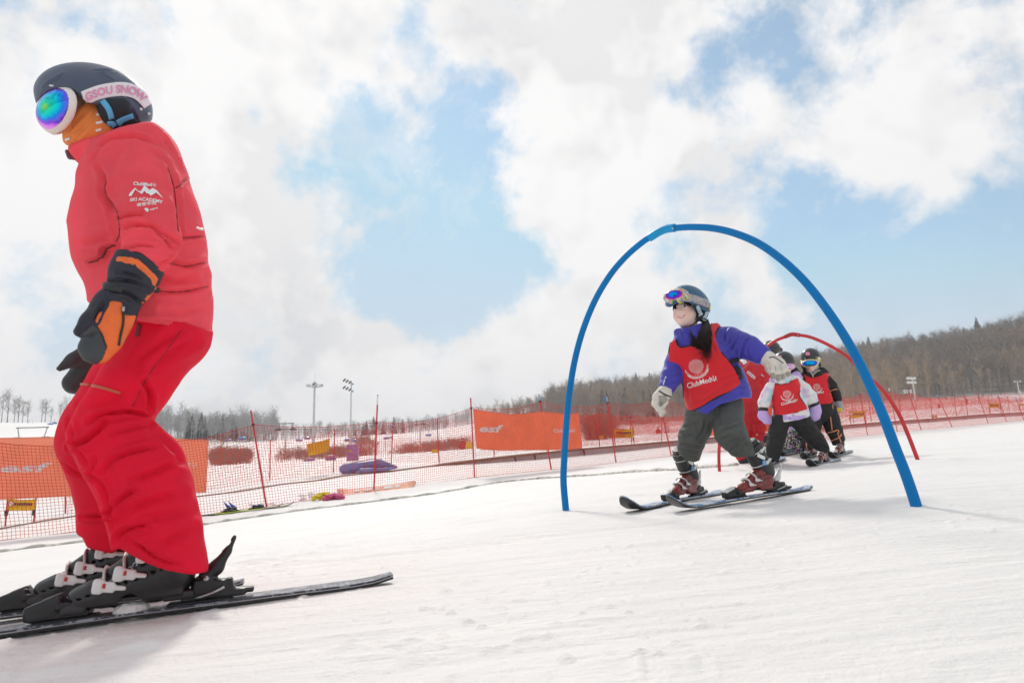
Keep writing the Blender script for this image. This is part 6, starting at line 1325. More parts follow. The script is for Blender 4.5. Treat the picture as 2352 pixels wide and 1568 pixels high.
    TF = [SK(g2, p, w, d) for p, w, d in (([(830,385),(900,350),(1000,330)], 2.6, .008), ([(775,440),(850,470),(930,440)], 2.6, .010), ([(820,560),(900,590),(1020,580)], 2.8, .009), ([(780,610),(850,640),(960,650)], 2.4, .007), ([(1150,480),(1240,410),(1340,380),(1440,340)], 2.8, .010), ([(1200,540),(1260,500),(1350,470)], 2.6, .009), ([(1220,400),(1260,360),(1330,330)], 2.2, .006), ([(1340,640),(1380,600),(1420,590)], 2.4, .007), ([(850,260),(880,240),(960,235)], 2.4, .007), ([(1060,300),(1040,420),(960,520)], 3, .007), ([(1200,150),(1210,260),(1240,340)], 3, .006), ([(1440,450),(1480,540),(1530,620)], 3, .006), ([(950,700),(880,690),(810,680)], 2.4, .005))]
    to, tb = solid('trousers', t, .0062, PG, root, TF, .0045, (9, 9, 14), .001, 45)
    # loose strap loops and flaps over the cuffs
    MB().tube(spline([g2.j(1410,650,3.66,1)[0], g2.j(1430,580,3.64,1)[0], g2.j(1500,532,3.64,1)[0], g2.j(1565,570,3.66,1)[0], g2.j(1560,620,3.67,1)[0]], 6), .006, 6, flat=.5).build('leg_loop', PG, to); MB().tube(spline([g2.j(735,660,3.92,1)[0], g2.j(750,700,3.9,1)[0], g2.j(800,690,3.88,1)[0], g2.j(850,740,3.87,1)[0], g2.j(880,790,3.88,1)[0]], 6), .0075, 6, flat=.5).build('leg_strap', PG, to)
    for bx_, kk, Rr in ((bt1, b1, Rb1), (bt2, b2, Rb2)):
        sx = 1
        q = kk+Rr @ np.array([.068, .0535, .185]); MB().box(q, (.055, .006, .020), Rr @ np.array(Matrix.Rotation(-.45, 3, 'Y')), .002).build('power_strap_print', WHITE, bx_); q = kk+Rr @ np.array([.012, .046, .12]); MB().tube([q-Rr @ np.array([0, .004, 0]), q+Rr @ np.array([0, .004, 0])], .013, 12).build('cuff_rivet', SILV, bx_)
        q = kk+Rr @ np.array([.052, .0535, .150]); MB().box(q, (.026, .005, .026), Rr, .002).build('blue_sticker', BLUEST, bx_)
    # gloves
    J = g1.j; Yh = 3.69
    gc, gv = glove_hand([[J(1440,1000,Yh,36), J(1475,1060,Yh-.02,34), J(1492,1140,Yh-.02,25)], [J(1500,1000,Yh,38), J(1535,1070,Yh-.025,34), J(1552,1160,Yh-.02,27)], [J(1555,990,Yh,38), J(1585,1060,Yh-.02,33), J(1606,1145,Yh-.01,26)], [J(1590,970,Yh,36), J(1630,1040,Yh-.01,31), J(1666,1112,Yh,25)], [J(1430,960,Yh+.02,40), J(1445,1040,Yh+.05,36), J(1470,1085,Yh+.06,28)]],
                        [J(1400,905,3.705,88), J(1440,930,3.70,84), J(1490,975,Yh,88), J(1540,985,Yh,84)], .0038, CREAM, root, .008, label='open glove, back of hand to the viewer')
    trim('piping', [g1(*z) for z in ((1445,915),(1490,905),(1540,930),(1600,975))], .0028, gv, .001, mat('purple_piping', (.05, .04, .10), .6), gc)
    for a in ([(1480,1085),(1495,1150)], [(1538,1100),(1552,1172)], [(1594,1095),(1606,1150)], [(1650,1072),(1668,1120)]): patch('grip', [g1(*a[0]), g1(*a[1])], 5.0, gv, .0012, GREYP, gc, 8, 4)
    for a in ([(1510,1000),(1520,1060)], [(1570,985),(1585,1050)], [(1450,1000),(1462,1050)]): trim('seam', [g1(*a[0]), g1((a[0][0]+a[1][0])/2+2, (a[0][1]+a[1][1])/2), g1(*a[1])], .0016, gv, .0, GREYP, gc, 5)
    Yl = 3.78
    g_, gv2 = glove_hand([[J(175,1360,Yl,36), J(165,1430,Yl-.02,32), J(210,1490,Yl-.03,27), J(255,1500,Yl-.02,22)], [J(215,1370,Yl+.02,38), J(200,1450,Yl,32), J(240,1520,Yl-.02,27), J(275,1515,Yl-.01,22)], [J(250,1375,Yl+.03,38), J(225,1470,Yl+.02,32), J(240,1545,Yl,24), J(265,1530,Yl,20)], [J(275,1370,Yl+.05,36), J(250,1460,Yl+.05,30), J(262,1520,Yl+.03,22)], [J(265,1340,Yl-.02,34), J(285,1410,Yl-.03,28), J(262,1455,Yl-.035,22)]],
                         [J(300,1268,Yl+.02,74), J(270,1310,Yl,80), J(225,1355,Yl,82)], .0038, CREAM, root, .008, label='half closed glove, palm to the side')
    trim('cuff_edge', [g1(*z) for z in ((215,1285),(270,1320),(345,1350))], .004, gv2, .001, BLACK, g_); patch('palm_grip', [g1(250,1335), g1(260,1390), g1(285,1420)], 9, gv2, .0012, GREYP, g_, 8, 4)
    # hair: fringe and a long tail over the shoulder
    HAIR = mat('dark_hair', (.022, .013, .009), .5, spec=.2); r = random.Random(11); hb_ = MB()
    for k in range(230):
        a = r.random(); cl_ = int(a*9)/9; ex = 540+265*(cl_*.75+a*.25)+r.uniform(-16, 16); ey = 1000-190*abs(cl_-.75)*2+r.uniform(-150, 30); rx = 735+r.uniform(-28, 30); dY = r.uniform(-.02, .03)
        mx_ = 690+90*a+r.uniform(-25, 25); p = spline([J(rx,490,3.86+dY,1)[0], J(mx_-5+r.uniform(-12, 12),620,3.70+dY*.6,1)[0], J((mx_+ex)/2+r.uniform(-14, 14),780,3.645+dY*.5,1)[0], J(ex,ey,3.625+dY*.5,1)[0]], 4); n = len(p); hb_.tube(p, np.interp(np.linspace(0, 1, n), [0, .5, 1], [.0042, .0024, .0005]), 3, False)
    hb_.build('hair', HAIR, bo); fr = MB()
    for k in range(110):
        l0 = -.062+.118*k/109; q0, n0 = fpt(np.clip(l0, -.055, .055), .058); l1 = l0+r.uniform(-.008, .008); ul = r.uniform(.026, .044) if abs(l0) < .03 else r.uniform(.0, .03); q1, n1 = fpt(np.clip(l1, -.058, .058), (.058+ul)/2); q2, n2 = fpt(np.clip(l1+.003, -.060, .060), ul)
        if q0 is None or q1 is None or q2 is None: continue
        fr.tube(spline([np.array(q0)+np.array(n0)*.003, np.array(q1)+np.array(n1)*.004, np.array(q2)+np.array(n2)*.003], 3), [.0028]*4+[.0024, .0018, .0005], 3, False)
    fr.build('fringe', HAIR, bo)
    # helmet
    HB = mat('petrol_helmet', (.022, .105, .185), .45, bump=.01, bsc=150, coat=.15, croughness=.4, var=.08)
    h = SDF(); h.ell(g1.j(518,335,Y,1)[0], (.128, .118, .122), RH, .02).ell(g1.j(560,370,Y+.01,1)[0], (.110, .112, .10), RH, .03)
    h.fn(polyfn([g1(x, y) for x, y in ((200,330),(268,318),(300,345),(345,348),(400,312),(500,292),(560,300),(612,345),(640,400),(690,380),(770,412),(900,380),(900,-50),(150,-50))]), 'i', .006)
    ho, hb2 = solid('helmet', h, .0052, HB, root, [SK(g1, [(480,105),(520,100)], 1.6, .004)])
    ear = SDF(); ear.ell(g1.j(610,395,Y+.01,1)[0], (.098, .092, .098), RH, .02); ear.fn(polyfn([g1(x, y) for x, y in ((600,318),(700,360),(775,400),(760,450),(735,495),(690,520),(660,500),(640,470),(652,420),(625,365))]), 'i', .005); ears, eb = solid('ear_pad', ear, .005, EARP_(), ho)
    hall = obj_bvh(ho, ears, bo)
    patch('brim_edge', [g1(*z) for z in ((285,352),(310,375),(335,405))], 5, hall, .004, mat('pale_trim', (.45, .58, .66), .5), ho, 10, 3)
    WEB = mat('pale_webbing', (.42, .55, .62), .6)
    for a, w in (([(630,335),(655,390),(680,440)], 5), ([(752,400),(735,450),(700,490)], 5)): patch('chin_strap', [g1(*z) for z in a], w, hall, .005, WEB, ho, 10, 3)
    trim('chin_strap', [g1(*z) for z in ((350,430),(380,500),(430,560),(500,575),(580,545),(650,490),(700,470),(735,480))], .0042, hall, .004, BLACK, ho)
    for pth in (((336,352),(346,400),(358,455),(380,515),(400,545)), ((604,322),(624,375),(638,430),(648,475),(662,505))): trim('padding', [g1(*z) for z in pth], .0085, hall, .001, EARP_(), ho)
    # goggles up on the helmet
    gp = g1.j(385,212,Y-.08,1)[0]; go = empty('goggles', gp, None, None, None, root); go.matrix_basis = root.matrix_basis.inverted() @ Matrix.Translation(Vector([float(c) for c in gp]))
    gfw = nrm([-.60, -.78, .12]); gup = nrm(np.array([.08, .0, 1])-gfw*(np.array([.08, .0, 1])@gfw)); glf = np.cross(gup, gfw); Rg = np.column_stack([gfw, glf, gup]); c0 = g1.j(388,216,Y-.10,1)[0]
    FRM = mat('graffiti_frame', (.75, .62, .05), .5); nt = FRM.node_tree; gg = NT(nt); co = gg.n('ShaderNodeTexCoord').outputs['Object']; vo = gg.n('ShaderNodeTexVoronoi'); nt.links.new(co, vo.inputs['Vector']); vo.inputs['Scale'].default_value = 110
    hs = gg.n('ShaderNodeHueSaturation'); hs.inputs['Saturation'].default_value = 1.3; nt.links.new(vo.outputs['Color'], hs.inputs['Color']); nt.links.new(gg.mix(.25, hs.outputs[0], (.8, .55, .05)), nt.nodes['Principled BSDF'].inputs['Base Color'])
    fr_ = SDF(); fr_.ell(c0-gfw*.022, (.045, .078, .046), Rg, .01); fr_.plane(c0-gfw*.040, -gfw); nb = c0-gup*.046; fr_.ell(nb, (.06, .016, .020), Rg, .008, 's'); fo, fb = solid('frame', fr_, .004, FRM, go)
    ln = SDF(); ln.ell(c0-gfw*.018, (.046, .070, .038), Rg, .01); ln.plane(c0+gfw*.004, -gfw); ln.ell(nb, (.08, .020, .018), Rg, .008, 's'); lo_, lb = solid('lens', ln, .0035, mirror('blue_mirror', c0, glf, gup, .055, .030, ((0, (.0, .50, .80)), (.35, (.0, .25, .85)), (.62, (.06, .03, .62)), (.85, (.40, .02, .45)), (1.0, (.75, .25, .05)))), go)
    STP = mat('patterned_strap', (.1, .1, .2), .7); nt = STP.node_tree; gg = NT(nt); co = gg.n('ShaderNodeTexCoord').outputs['Object']; n1 = gg.noise(co, 42, 4, .7, 1.5); rp = gg.n('ShaderNodeValToRGB'); nt.links.new(n1, rp.inputs[0]); cr = rp.color_ramp
    for i_, (p_, c_) in enumerate(((.30, (.05, .07, .26)), (.42, (.10, .16, .42)), (.48, (.75, .68, .18)), (.52, (.10, .22, .55)), (.58, (.60, .20, .30)), (.64, (.12, .50, .55)), (.74, (.06, .06, .22)))):
        el = cr.elements[i_] if i_ < 2 else cr.elements.new(p_); el.position = p_; el.color = (*c_, 1)
    nt.links.new(rp.outputs[0], nt.nodes['Principled BSDF'].inputs['Base Color'])
    patch('strap', [g1(*z) for z in ((500,238),(580,250),(660,278),(730,305),(790,328))], 8.6, hall, .004, STP, go, 24, 4); patch('strap_clip', [g1(772,325), g1(788,330)], 10.5, hall, .007, mat('yellow_clip', (.62, .55, .12), .5), go, 4, 3)
def DK_(): return mat('black_binding', (.016, .016, .018), .42, var=.3)
def EARP_(): return mat('ear_pad_cloth', (.022, .026, .034), .85, bump=.05, bsc=120)
def mirror(name, c, lf, up, a, b_, stops):
    lm = bpy.data.materials.new(name); lm.use_nodes = True; nt = lm.node_tree; gg = NT(nt); b = nt.nodes['Principled BSDF']; b.inputs['Metallic'].default_value = .85; b.inputs['Roughness'].default_value = .1
    co = gg.n('ShaderNodeTexCoord').outputs['Object']; dv = gg.v('SUBTRACT', co, tuple(c)); u = gg.m('DIVIDE', gg.v('DOT_PRODUCT', dv, tuple(lf)), a); v = gg.m('DIVIDE', gg.v('DOT_PRODUCT', dv, tuple(up)), b_)
    r = gg.m('SQRT', gg.m('ADD', gg.m('MULTIPLY', u, u), gg.m('MULTIPLY', v, v))); rp = gg.n('ShaderNodeValToRGB'); nt.links.new(r, rp.inputs[0]); cr = rp.color_ramp
    for i_, (p_, c_) in enumerate(stops):
        el = cr.elements[i_] if i_ < 2 else cr.elements.new(p_); el.position = p_; el.color = (*c_, 1)
    nt.links.new(rp.outputs[0], b.inputs['Base Color']); return lm
build_girl()
# ------------------------------------------------------------------ the children and the adult behind
rk = CR(1820,800,2180,1447)
def gnd(m, x, y, Y): p = P(*m(x, y), Y); return np.array([p[0], p[1], gz(p[0], p[1])])
def kid_skis(root, m, specs, label, group, s, shell, cuff, lug, top, heel=.35, L=1.05, lever=None):
    out = []
    for (tip, Yt, tail, Ya, h, lab) in specs:
        a = gnd(m, *tip, Yt); b = gnd(m, *tail, Ya); f = nrm(a-b); c = (a+b)/2; b = c-f*L/2; a = c+f*L/2; b[2] = gz(*b[:2]); a[2] = gz(*a[:2])
        e, o, R, L_, zt = make_ski(lab, b, a, top, (.088, .066, .10), .16, .075, group); bo, Rb = bindings(e, o, R, zt, h, s, DK_(), lever or WBIND, lever or WBIND); boot(root, bo, Rb, 1, shell, cuff, BLACK, lug, s, zf=1.05); out.append((bo, Rb))
    return out
def build_lilac():
    Y = 7.3; VD, RG = view_basis(1780, 900); root = empty('person', gnd(rk, 700, 1430, Y), 'small child in pale lilac jacket, red bib and black trousers, second in line', 'person'); J = lambda x, y, r=1, dy=0: rk.j(x, y, Y+dy, r)
    WLIL = mat('tie_dye_jacket', (.80, .78, .80), .7, col2=(.62, .60, .74), vsc=7); nt = WLIL.node_tree; gg = NT(nt); co = gg.n('ShaderNodeTexCoord').outputs['Object']; b_ = nt.nodes['Principled BSDF']
    nt.links.new(gg.mix(gg.ramp(gg.noise(co, 9, 3), .52, .62), gg.mix(gg.ramp(gg.noise(co, 6, 3, .6), .54, .64), (.80, .79, .78), (.45, .68, .78)), (.72, .58, .78)), b_.inputs['Base Color'])
    LIL = mat('lilac_cloth', (.55, .40, .76), .7, bump=.05, bsc=40, var=.08); BLKT = mat('black_trousers', (.016, .016, .017), .75, bump=.06, bsc=40, var=.25, vsc=8); PNK = mat('pink_goggle', (.80, .50, .66), .35)
    ft = kid_skis(root, rk, [((790,1480), Y-.25, (1130,1400), Y+.65, -.02, 'ski of the lilac child, nearer one, black rounded tip'), ((335,1480), Y-.1, (560,1440), Y+.8, -.02, 'ski of the lilac child, half hidden behind the girl')], '', 'skis of the lilac child', .74, REDSH, DCUFF, SILV, KTOP)
    b = SDF(); b.ell(J(565,455)[0], (.078, .085, .095), RG, .02).chain([J(570,530,50), J(600,700,100), J(625,930,120)], .03, (VD, .8)).chain([J(430,680,40), J(365,800,35), J(350,930,26)], .02).chain([J(725,650,40), J(800,740,35), J(880,930,26)], .02)
    b.chain([J(530,1000,60), J(480,1180,50), (ft[1][0]+ft[1][1] @ np.array([.06, 0, .18]), .03), (ft[1][0]+ft[1][1] @ np.array([.03, 0, .07]), .03)], .02).chain([J(720,1000,60), J(840,1140,50), (ft[0][0]+ft[0][1] @ np.array([.06, 0, .18]), .03), (ft[0][0]+ft[0][1] @ np.array([.03, 0, .07]), .03)], .02); bo, bb = solid('body', b, .012, MATS['girl_skin'], root)
    sq = (VD, .8); j = SDF(); j.chain([J(575,640,105), J(590,740,135), J(620,860,160), J(635,960,175), J(640,1040,176)], .03, sq).chain([J(425,670,48), J(385,760,55), J(362,830,58), J(352,890,44)], .025).chain([J(715,640,52), J(770,690,62), J(820,770,68), J(862,840,52)], .025).chain([J(470,610,40), J(560,600,48), J(680,580,44)], .02)
    j.fn(polyfn([rk(x, y) for x, y in ((200,400),(1000,400),(1000,815),(820,850),(825,960),(800,975),(640,1010),(460,1045),(430,1060),(430,895),(300,880),(200,880))]), 'i', .01)
    jo, jb = solid('jacket', j, .010, WLIL, root, [SK(rk, p, 2.4, .010) for p in ([(725,720),(770,700),(800,690)], [(740,770),(800,760),(850,770)], [(330,830),(370,820),(410,830)], [(345,760),(390,770),(430,760)])], .006, (10, 10, 14))
    h = SDF(); h.chain([J(625,930,168), J(637,1000,178), J(640,1045,178)], .02, sq); h.fn(polyfn([rk(x, y) for x, y in ((436,905),(820,880),(826,960),(800,975),(700,1003),(600,1005),(455,1022),(436,1030))]), 'i', .008); solid('jacket_hem', h, .010, LIL, jo, [], .005, (12, 12, 16)); patch('hem_snap', [rk(618,988), rk(628,988)], 1.2, obj_bvh(jo), .006, BLACK, jo, 4, 2)
    hd = SDF(); hd.chain([J(450,610,36), J(520,625,40), J(600,600,40), J(690,555,40), J(720,580,30)], .02); solid('hood', hd, .009, LIL, jo, [], .006, (16, 16, 16))
    for a, c in ((J(352,880,47), J(352,912,45)), (J(858,828,53), J(875,858,50))): MB().tube([a[0], c[0]], [a[1]*1.05, c[1]*1.05], 14).build('cuff_band', BLACK, jo)
    outl = [(395,640),(420,612),(470,632),(530,648),(600,632),(660,600),(712,572),(728,600),(728,690),(714,745),(740,800),(775,850),(803,890),(700,922),(600,945),(500,958),(466,952),(462,900),(440,840),(446,770),(448,715)]
    q = SDF(); q.box(J(600,760)[0], (.34, .3, .32), None, .001); pr = ('h', 'u', .03, [J(575,640,118), J(590,740,150), J(620,860,168), J(635,960,180)], sq); q.fn(lambda p: SDF.one(pr, p)-.012, 'i', .001); q.fn(polyfn([rk(*z) for z in outl]), 'i', .005); qo, qb = solid('bib', q, .009, REDBIB, root, [SK(rk, p, 2.4, .006) for p in ([(470,870),(600,880),(740,840)], [(500,690),(560,710),(640,690)], [(700,800),(650,850),(600,870)])], .006, (8, 8, 10))
    trim('binding', [rk(*z) for z in outl+outl[:2]], .0055, qb, .001, BIND, qo, 4); crest(lambda x, y: rk(x, y), 595, 760, 98, -.12, qb, qo, rk, .006); V, F = join2(place_text('ClubMed', rk(540,858), rk(672,822), 6.3, .015), psi_at(rk(676,822), rk(702,808), 6.5)); decal('lettering', V, F, qb, WHITE, qo, .007)
    t = SDF(); t.chain([J(530,1000,88), J(500,1120,88), J(470,1260,80), J(445,1390,66)], .03).chain([J(710,1000,95), J(790,1090,92), J(880,1200,84), J(950,1290,66)], .03).chain([J(540,975,90), J(720,965,95)], .03); t.fn(polyfn([rk(x, y) for x, y in ((300,960),(640,940),(900,940),(1100,1300),(990,1330),(900,1310),(700,1180),(600,1150),(515,1440),(490,1420),(375,1385),(300,1380))]), 'i', .01)
    solid('trousers', t, .010, BLKT, root, [SK(rk, p, 2.4, .012) for p in ([(420,1150),(480,1170),(560,1140)], [(410,1280),(470,1290),(520,1270)], [(740,1100),(800,1080),(870,1120)], [(820,1210),(880,1190),(950,1210)], [(880,1290),(930,1270),(980,1280)])], .008, (11, 11, 14))
    for (base, chains, lab) in (([J(352,925,46), J(350,960,46)], [[J(350,960,46), J(385,1010,34), J(420,1030,22)], [J(370,960,30), J(415,985,20), J(436,1005,13)]], ''), ([J(878,868,50), J(884,910,50)], [[J(884,920,48), J(880,965,42), J(862,990,30)], [J(860,920,26), J(842,960,19), J(842,985,12)]], '')): g, gb = glove_hand(chains, base, .007, LIL, root, .02)
    hl = SDF(); hl.ell(J(562,415)[0], (.112, .118, .112), RG, .02).ell(J(575,450,1,.02)[0], (.10, .11, .10), RG, .03); hl.fn(polyfn([rk(x, y) for x, y in ((420,250),(700,250),(700,440),(642,440),(600,430),(520,440),(500,500),(440,500))]), 'i', .008); ho, hb = solid('helmet', hl, .008, GUN, root); patch('sticker', [rk(505,378), rk(540,376)], 4, hb, .003, mat('pink_sticker', (.80, .28, .45), .5), ho, 6, 2)
    g = SDF(); fw = nrm([-.1, -1, -.1]); g.ell(J(590,470,1,-.07)[0], (.085, .05, .042), RG, .01); go, gb = solid('goggles', g, .007, PNK, root); mm = SDF(); mm.ell(J(600,470,1,-.085)[0], (.06, .045, .032), RG); solid('lens', mm, .007, mirror('lilac_mirror', J(600,470,1,-.12)[0], RG[:, 0], RG[:, 2], .06, .03, ((0, (.75, .55, .75)), (.5, (.6, .45, .8)), (1, (.85, .35, .5)))), go)
    hair = MB()
    for k in range(14): x = 640+rnd.uniform(-10, 25); hair.tube(spline([J(x,490,1,.02)[0], J(x+8,525)[0], J(x+rnd.uniform(0, 30),560,1,-.03)[0]], 3), .006, 4, False)
    hair.build('hair', mat('dark_hair', (.014, .009, .007)), bo)
build_lilac()
def build_black():
    Y = 8.3; VD, RG = view_basis(1850, 880); root = empty('person', gnd(rk, 950, 1350, Y), 'child in black suit with orange piping and red bib, blue mirrored goggles, last in line', 'person'); J = lambda x, y, r=1, dy=0: rk.j(x, y, Y+dy, r)
    SUIT = mat('black_ski_suit', (.015, .015, .016), .75, bump=.06, bsc=40, var=.3, vsc=8); PIPE = mat('orange_piping', (.78, .32, .17), .6); GGL = mat('grey_glove', (.34, .35, .37), .7, bump=.05, bsc=80); YGL = mat('yellow_grip', (.82, .56, .03), .65)
    ft = kid_skis(root, rk, [((985,1372), Y-.25, (1265,1318), Y+.85, -.05, 'ski of the child in black, right one, thin tail pointing right'), ((735,1388), Y-.3, (960,1350), Y+.7, -.05, 'ski of the child in black, left one, between the other children')], '', 'skis of the child in black', .78, REDSH, DCUFF, SILV, TOPK)
    b = SDF(); b.ell(J(838,440)[0], (.080, .085, .105), RG, .02).ell(J(838,497,1,-.06)[0], (.035, .035, .028), RG, .02).cap(J(836,470,1,-.085)[0], J(836,482,1,-.10)[0], .009, .011, .01).chain([J(850,520,45), J(880,680,90), J(900,900,110)], .03, (VD, .8)).chain([J(990,600,35), J(1070,700,32), J(1110,850,24)], .02).chain([J(760,620,35), J(720,760,32), J(770,880,24)], .02)
    b.chain([J(1010,930,55), J(1060,1090,46), (ft[0][0]+ft[0][1] @ np.array([.06, 0, .2]), .03), (ft[0][0]+ft[0][1] @ np.array([.03, 0, .07]), .03)], .02).chain([J(880,930,55), J(840,1100,46), (ft[1][0]+ft[1][1] @ np.array([.06, 0, .2]), .03), (ft[1][0]+ft[1][1] @ np.array([.03, 0, .07]), .03)], .02); bo, bb = solid('body', b, .0085, MATS['girl_skin'], root)
    V, F = poly_geo([[rk(828+14*math.cos(a), 497+3.6*math.sin(a)) for a in np.linspace(0, 6.283, 11)[:-1]]], 3); decal('lips', V, F, bb, MATS['lips'], bo, .002)
    sq = (VD, .8); s = SDF(); s.chain([J(865,590,105), J(880,680,128), J(890,800,140), J(915,900,140)], .03, sq).chain([J(985,590,48), J(1040,660,52), J(1085,750,47), J(1102,800,40)], .025).chain([J(770,600,48), J(730,700,50), J(745,800,44), J(775,870,36)], .025).chain([J(775,545,36), J(850,565,46), J(950,520,44), J(985,530,26)], .02); s.cap(J(930,520,1,.06)[0], J(860,540,1,.08)[0], .05, .06, .03)
    so, sb = solid('jacket', s, .010, SUIT, root, [SK(rk, p, 2.2, .010) for p in ([(1010,720),(1050,690),(1090,690)], [(1040,780),(1080,765),(1120,775)])], .006, (11, 11, 14))
    t = SDF(); t.chain([J(1000,900,88), J(1035,1010,84), J(1065,1100,78), J(1100,1190,66), J(1112,1245,56)], .03).chain([J(890,900,88), J(860,1030,82), J(830,1150,72), J(800,1270,60)], .03); t.fn(polyfn([rk(x, y) for x, y in ((700,860),(1100,860),(1250,1200),(1170,1215),(1060,1260),(900,1240),(860,1290),(740,1275),(700,1200))]), 'i', .01); to, tb = solid('trousers', t, .010, SUIT, root, [SK(rk, p, 2.2, .010) for p in ([(1010,1120),(1070,1100),(1130,1110)], [(1040,1210),(1100,1190),(1160,1190)])], .007, (11, 11, 14))
    for a in ([(1010,885),(1030,980),(1047,1105)], [(1005,1130),(1060,1118),(1105,1105),(1110,1130)], [(1035,1215),(1090,1190),(1135,1160),(1130,1140)], [(1100,1130),(1122,1190),(1138,1235)], [(785,1195),(790,1275)], [(850,1000),(852,1040)]): trim('piping', [rk(*z) for z in a], .0068, tb, .003, PIPE, to, 5)
    for a in ([(1022,715),(1060,700),(1100,693)], [(1045,850),(1055,890)], [(1030,740),(1055,790)]): trim('piping', [rk(*z) for z in a], .006, sb, .003, PIPE, so, 5)
    trim('zip_cord', [rk(*z) for z in ((815,512),(850,550),(855,575))], .0055, sb, .003, mat('cream_cord', (.75, .68, .52), .6), so, 4); trim('zip_cord', [rk(*z) for z in ((852,550),(890,520),(920,505))], .0055, sb, .003, MATS['cream_cord'], so, 4)
    outl = [(738,565),(770,548),(810,572),(860,580),(920,565),(965,540),(1000,530),(1014,548),(998,600),(1010,680),(1035,750),(1052,815),(1030,838),(930,842),(820,830),(760,800),(738,700),(728,620)]
    q = SDF(); q.box(J(880,690)[0], (.32, .3, .26), None, .001); pr = ('h', 'u', .03, [J(870,590,125), J(885,680,142), J(895,800,150), J(915,900,146)], sq); q.fn(lambda p: SDF.one(pr, p)-.012, 'i', .001); q.fn(polyfn([rk(*z) for z in outl]), 'i', .005); qo, qb = solid('bib', q, .009, REDBIB, root, [], .006, (8, 8, 10)); trim('binding', [rk(*z) for z in outl+outl[:2]], .005, qb, .001, mat('red_binding', (.45, .01, .015), .7), qo, 4); crest(lambda x, y: rk(x, y), 890, 685, 85, .05, qb, qo, rk, .006)
    V, F = place_text('ClubMed', rk(850,748), rk(960,732), 5.2, .01); decal('lettering', V, F, qb, WHITE, qo, .007)
    g, gb = glove_hand([[J(1095,860,20), J(1090,900,17), J(1098,918,12)], [J(1110,865,20), J(1112,905,17), J(1118,922,12)], [J(1128,860,19), J(1132,900,16), J(1136,915,11)], [J(1140,850,18), J(1148,885,15), J(1146,902,10)], [J(1082,840,18), J(1074,868,14)]], [J(1102,808,36), J(1112,850,40)], .006, GGL, root, .008); 
    for x in (1098, 1117, 1136): patch('grip', [rk(x-4, 878), rk(x, 918)], 2.6, gb, .002, YGL, g, 5, 2)
    glove_hand([[J(780,900,28), J(800,945,18)]], [J(775,870,36), J(780,905,34)], .008, GGL, root, .01)
    hl = SDF(); hl.ell(J(830,375)[0], (.118, .122, .118), RG, .02); hl.fn(polyfn([rk(x, y) for x, y in ((650,250),(1000,250),(1000,420),(922,420),(905,400),(830,392),(745,412),(730,420),(650,420))]), 'i', .008); ho, hb = solid('helmet', hl, .008, GUN, root); patch('sticker', [rk(783,342), rk(822,338)], 3.6, hb, .003, mat('pink_sticker', (.80, .28, .45), .5), ho, 6, 2)
    for x, y in ((775,385),(885,372)): 
        c = hit(hb, *rk(x, y), .002)
        if c is not None: MB().box(c, (.012, .012, .012), None, .003).build('rivet', SILV, ho)
    for sx in (758, 908): e_ = SDF(); e_.ell(J(sx,450,1,.0)[0], (.03, .05, .055), RG, .01); solid('ear_pad', e_, .008, EARP_(), ho)
    trim('chin_strap', [rk(*z) for z in ((770,470),(800,515),(850,525),(890,500),(905,460))], .010, obj_bvh(bo, so), .006, mat('grey_strap', (.30, .31, .32), .7), ho, 4)
    g = SDF(); g.ell(J(825,432,1,-.075)[0], (.100, .055, .052), RG, .01); go, gb = solid('goggles', g, .006, mat('cream_goggle', (.78, .68, .42), .5), root); mm = SDF(); c = J(822,434,1,-.09)[0]; mm.ell(c, (.088, .052, .040), RG); solid('lens', mm, .006, mirror('sky_mirror', c, RG[:, 0], RG[:, 2], .085, .04, ((0, (.0, .55, .80)), (.5, (.0, .35, .85)), (.8, (.02, .10, .70)), (1, (.04, .04, .40)))), go)
    hh = obj_bvh(ho, go, bo); patch('strap', [rk(*z) for z in ((737,400),(738,425),(750,440))], 4, hh, .006, MATS['cream_goggle'], go, 8, 3); patch('strap', [rk(*z) for z in ((890,418),(910,395),(925,385))], 5.5, hh, .006, MATS['cream_goggle'], go, 8, 3)
    hair = MB()
    for k in range(24): x = rnd.choice((760, 770, 905, 915))+rnd.uniform(-8, 8); hair.tube(spline([J(x,460)[0], J(x+rnd.uniform(-8, 8),495,1,-.02)[0], J(x+rnd.uniform(-14, 14),525,1,-.05)[0]], 3), .006, 4, False)
    hair.build('hair', mat('dark_hair', (.014, .009, .007)), bo)
TOPK = snowy('black_kid_ski_top', (.03, .05, .08), .45, .35, 12, (.40, .42, .45))
build_black()
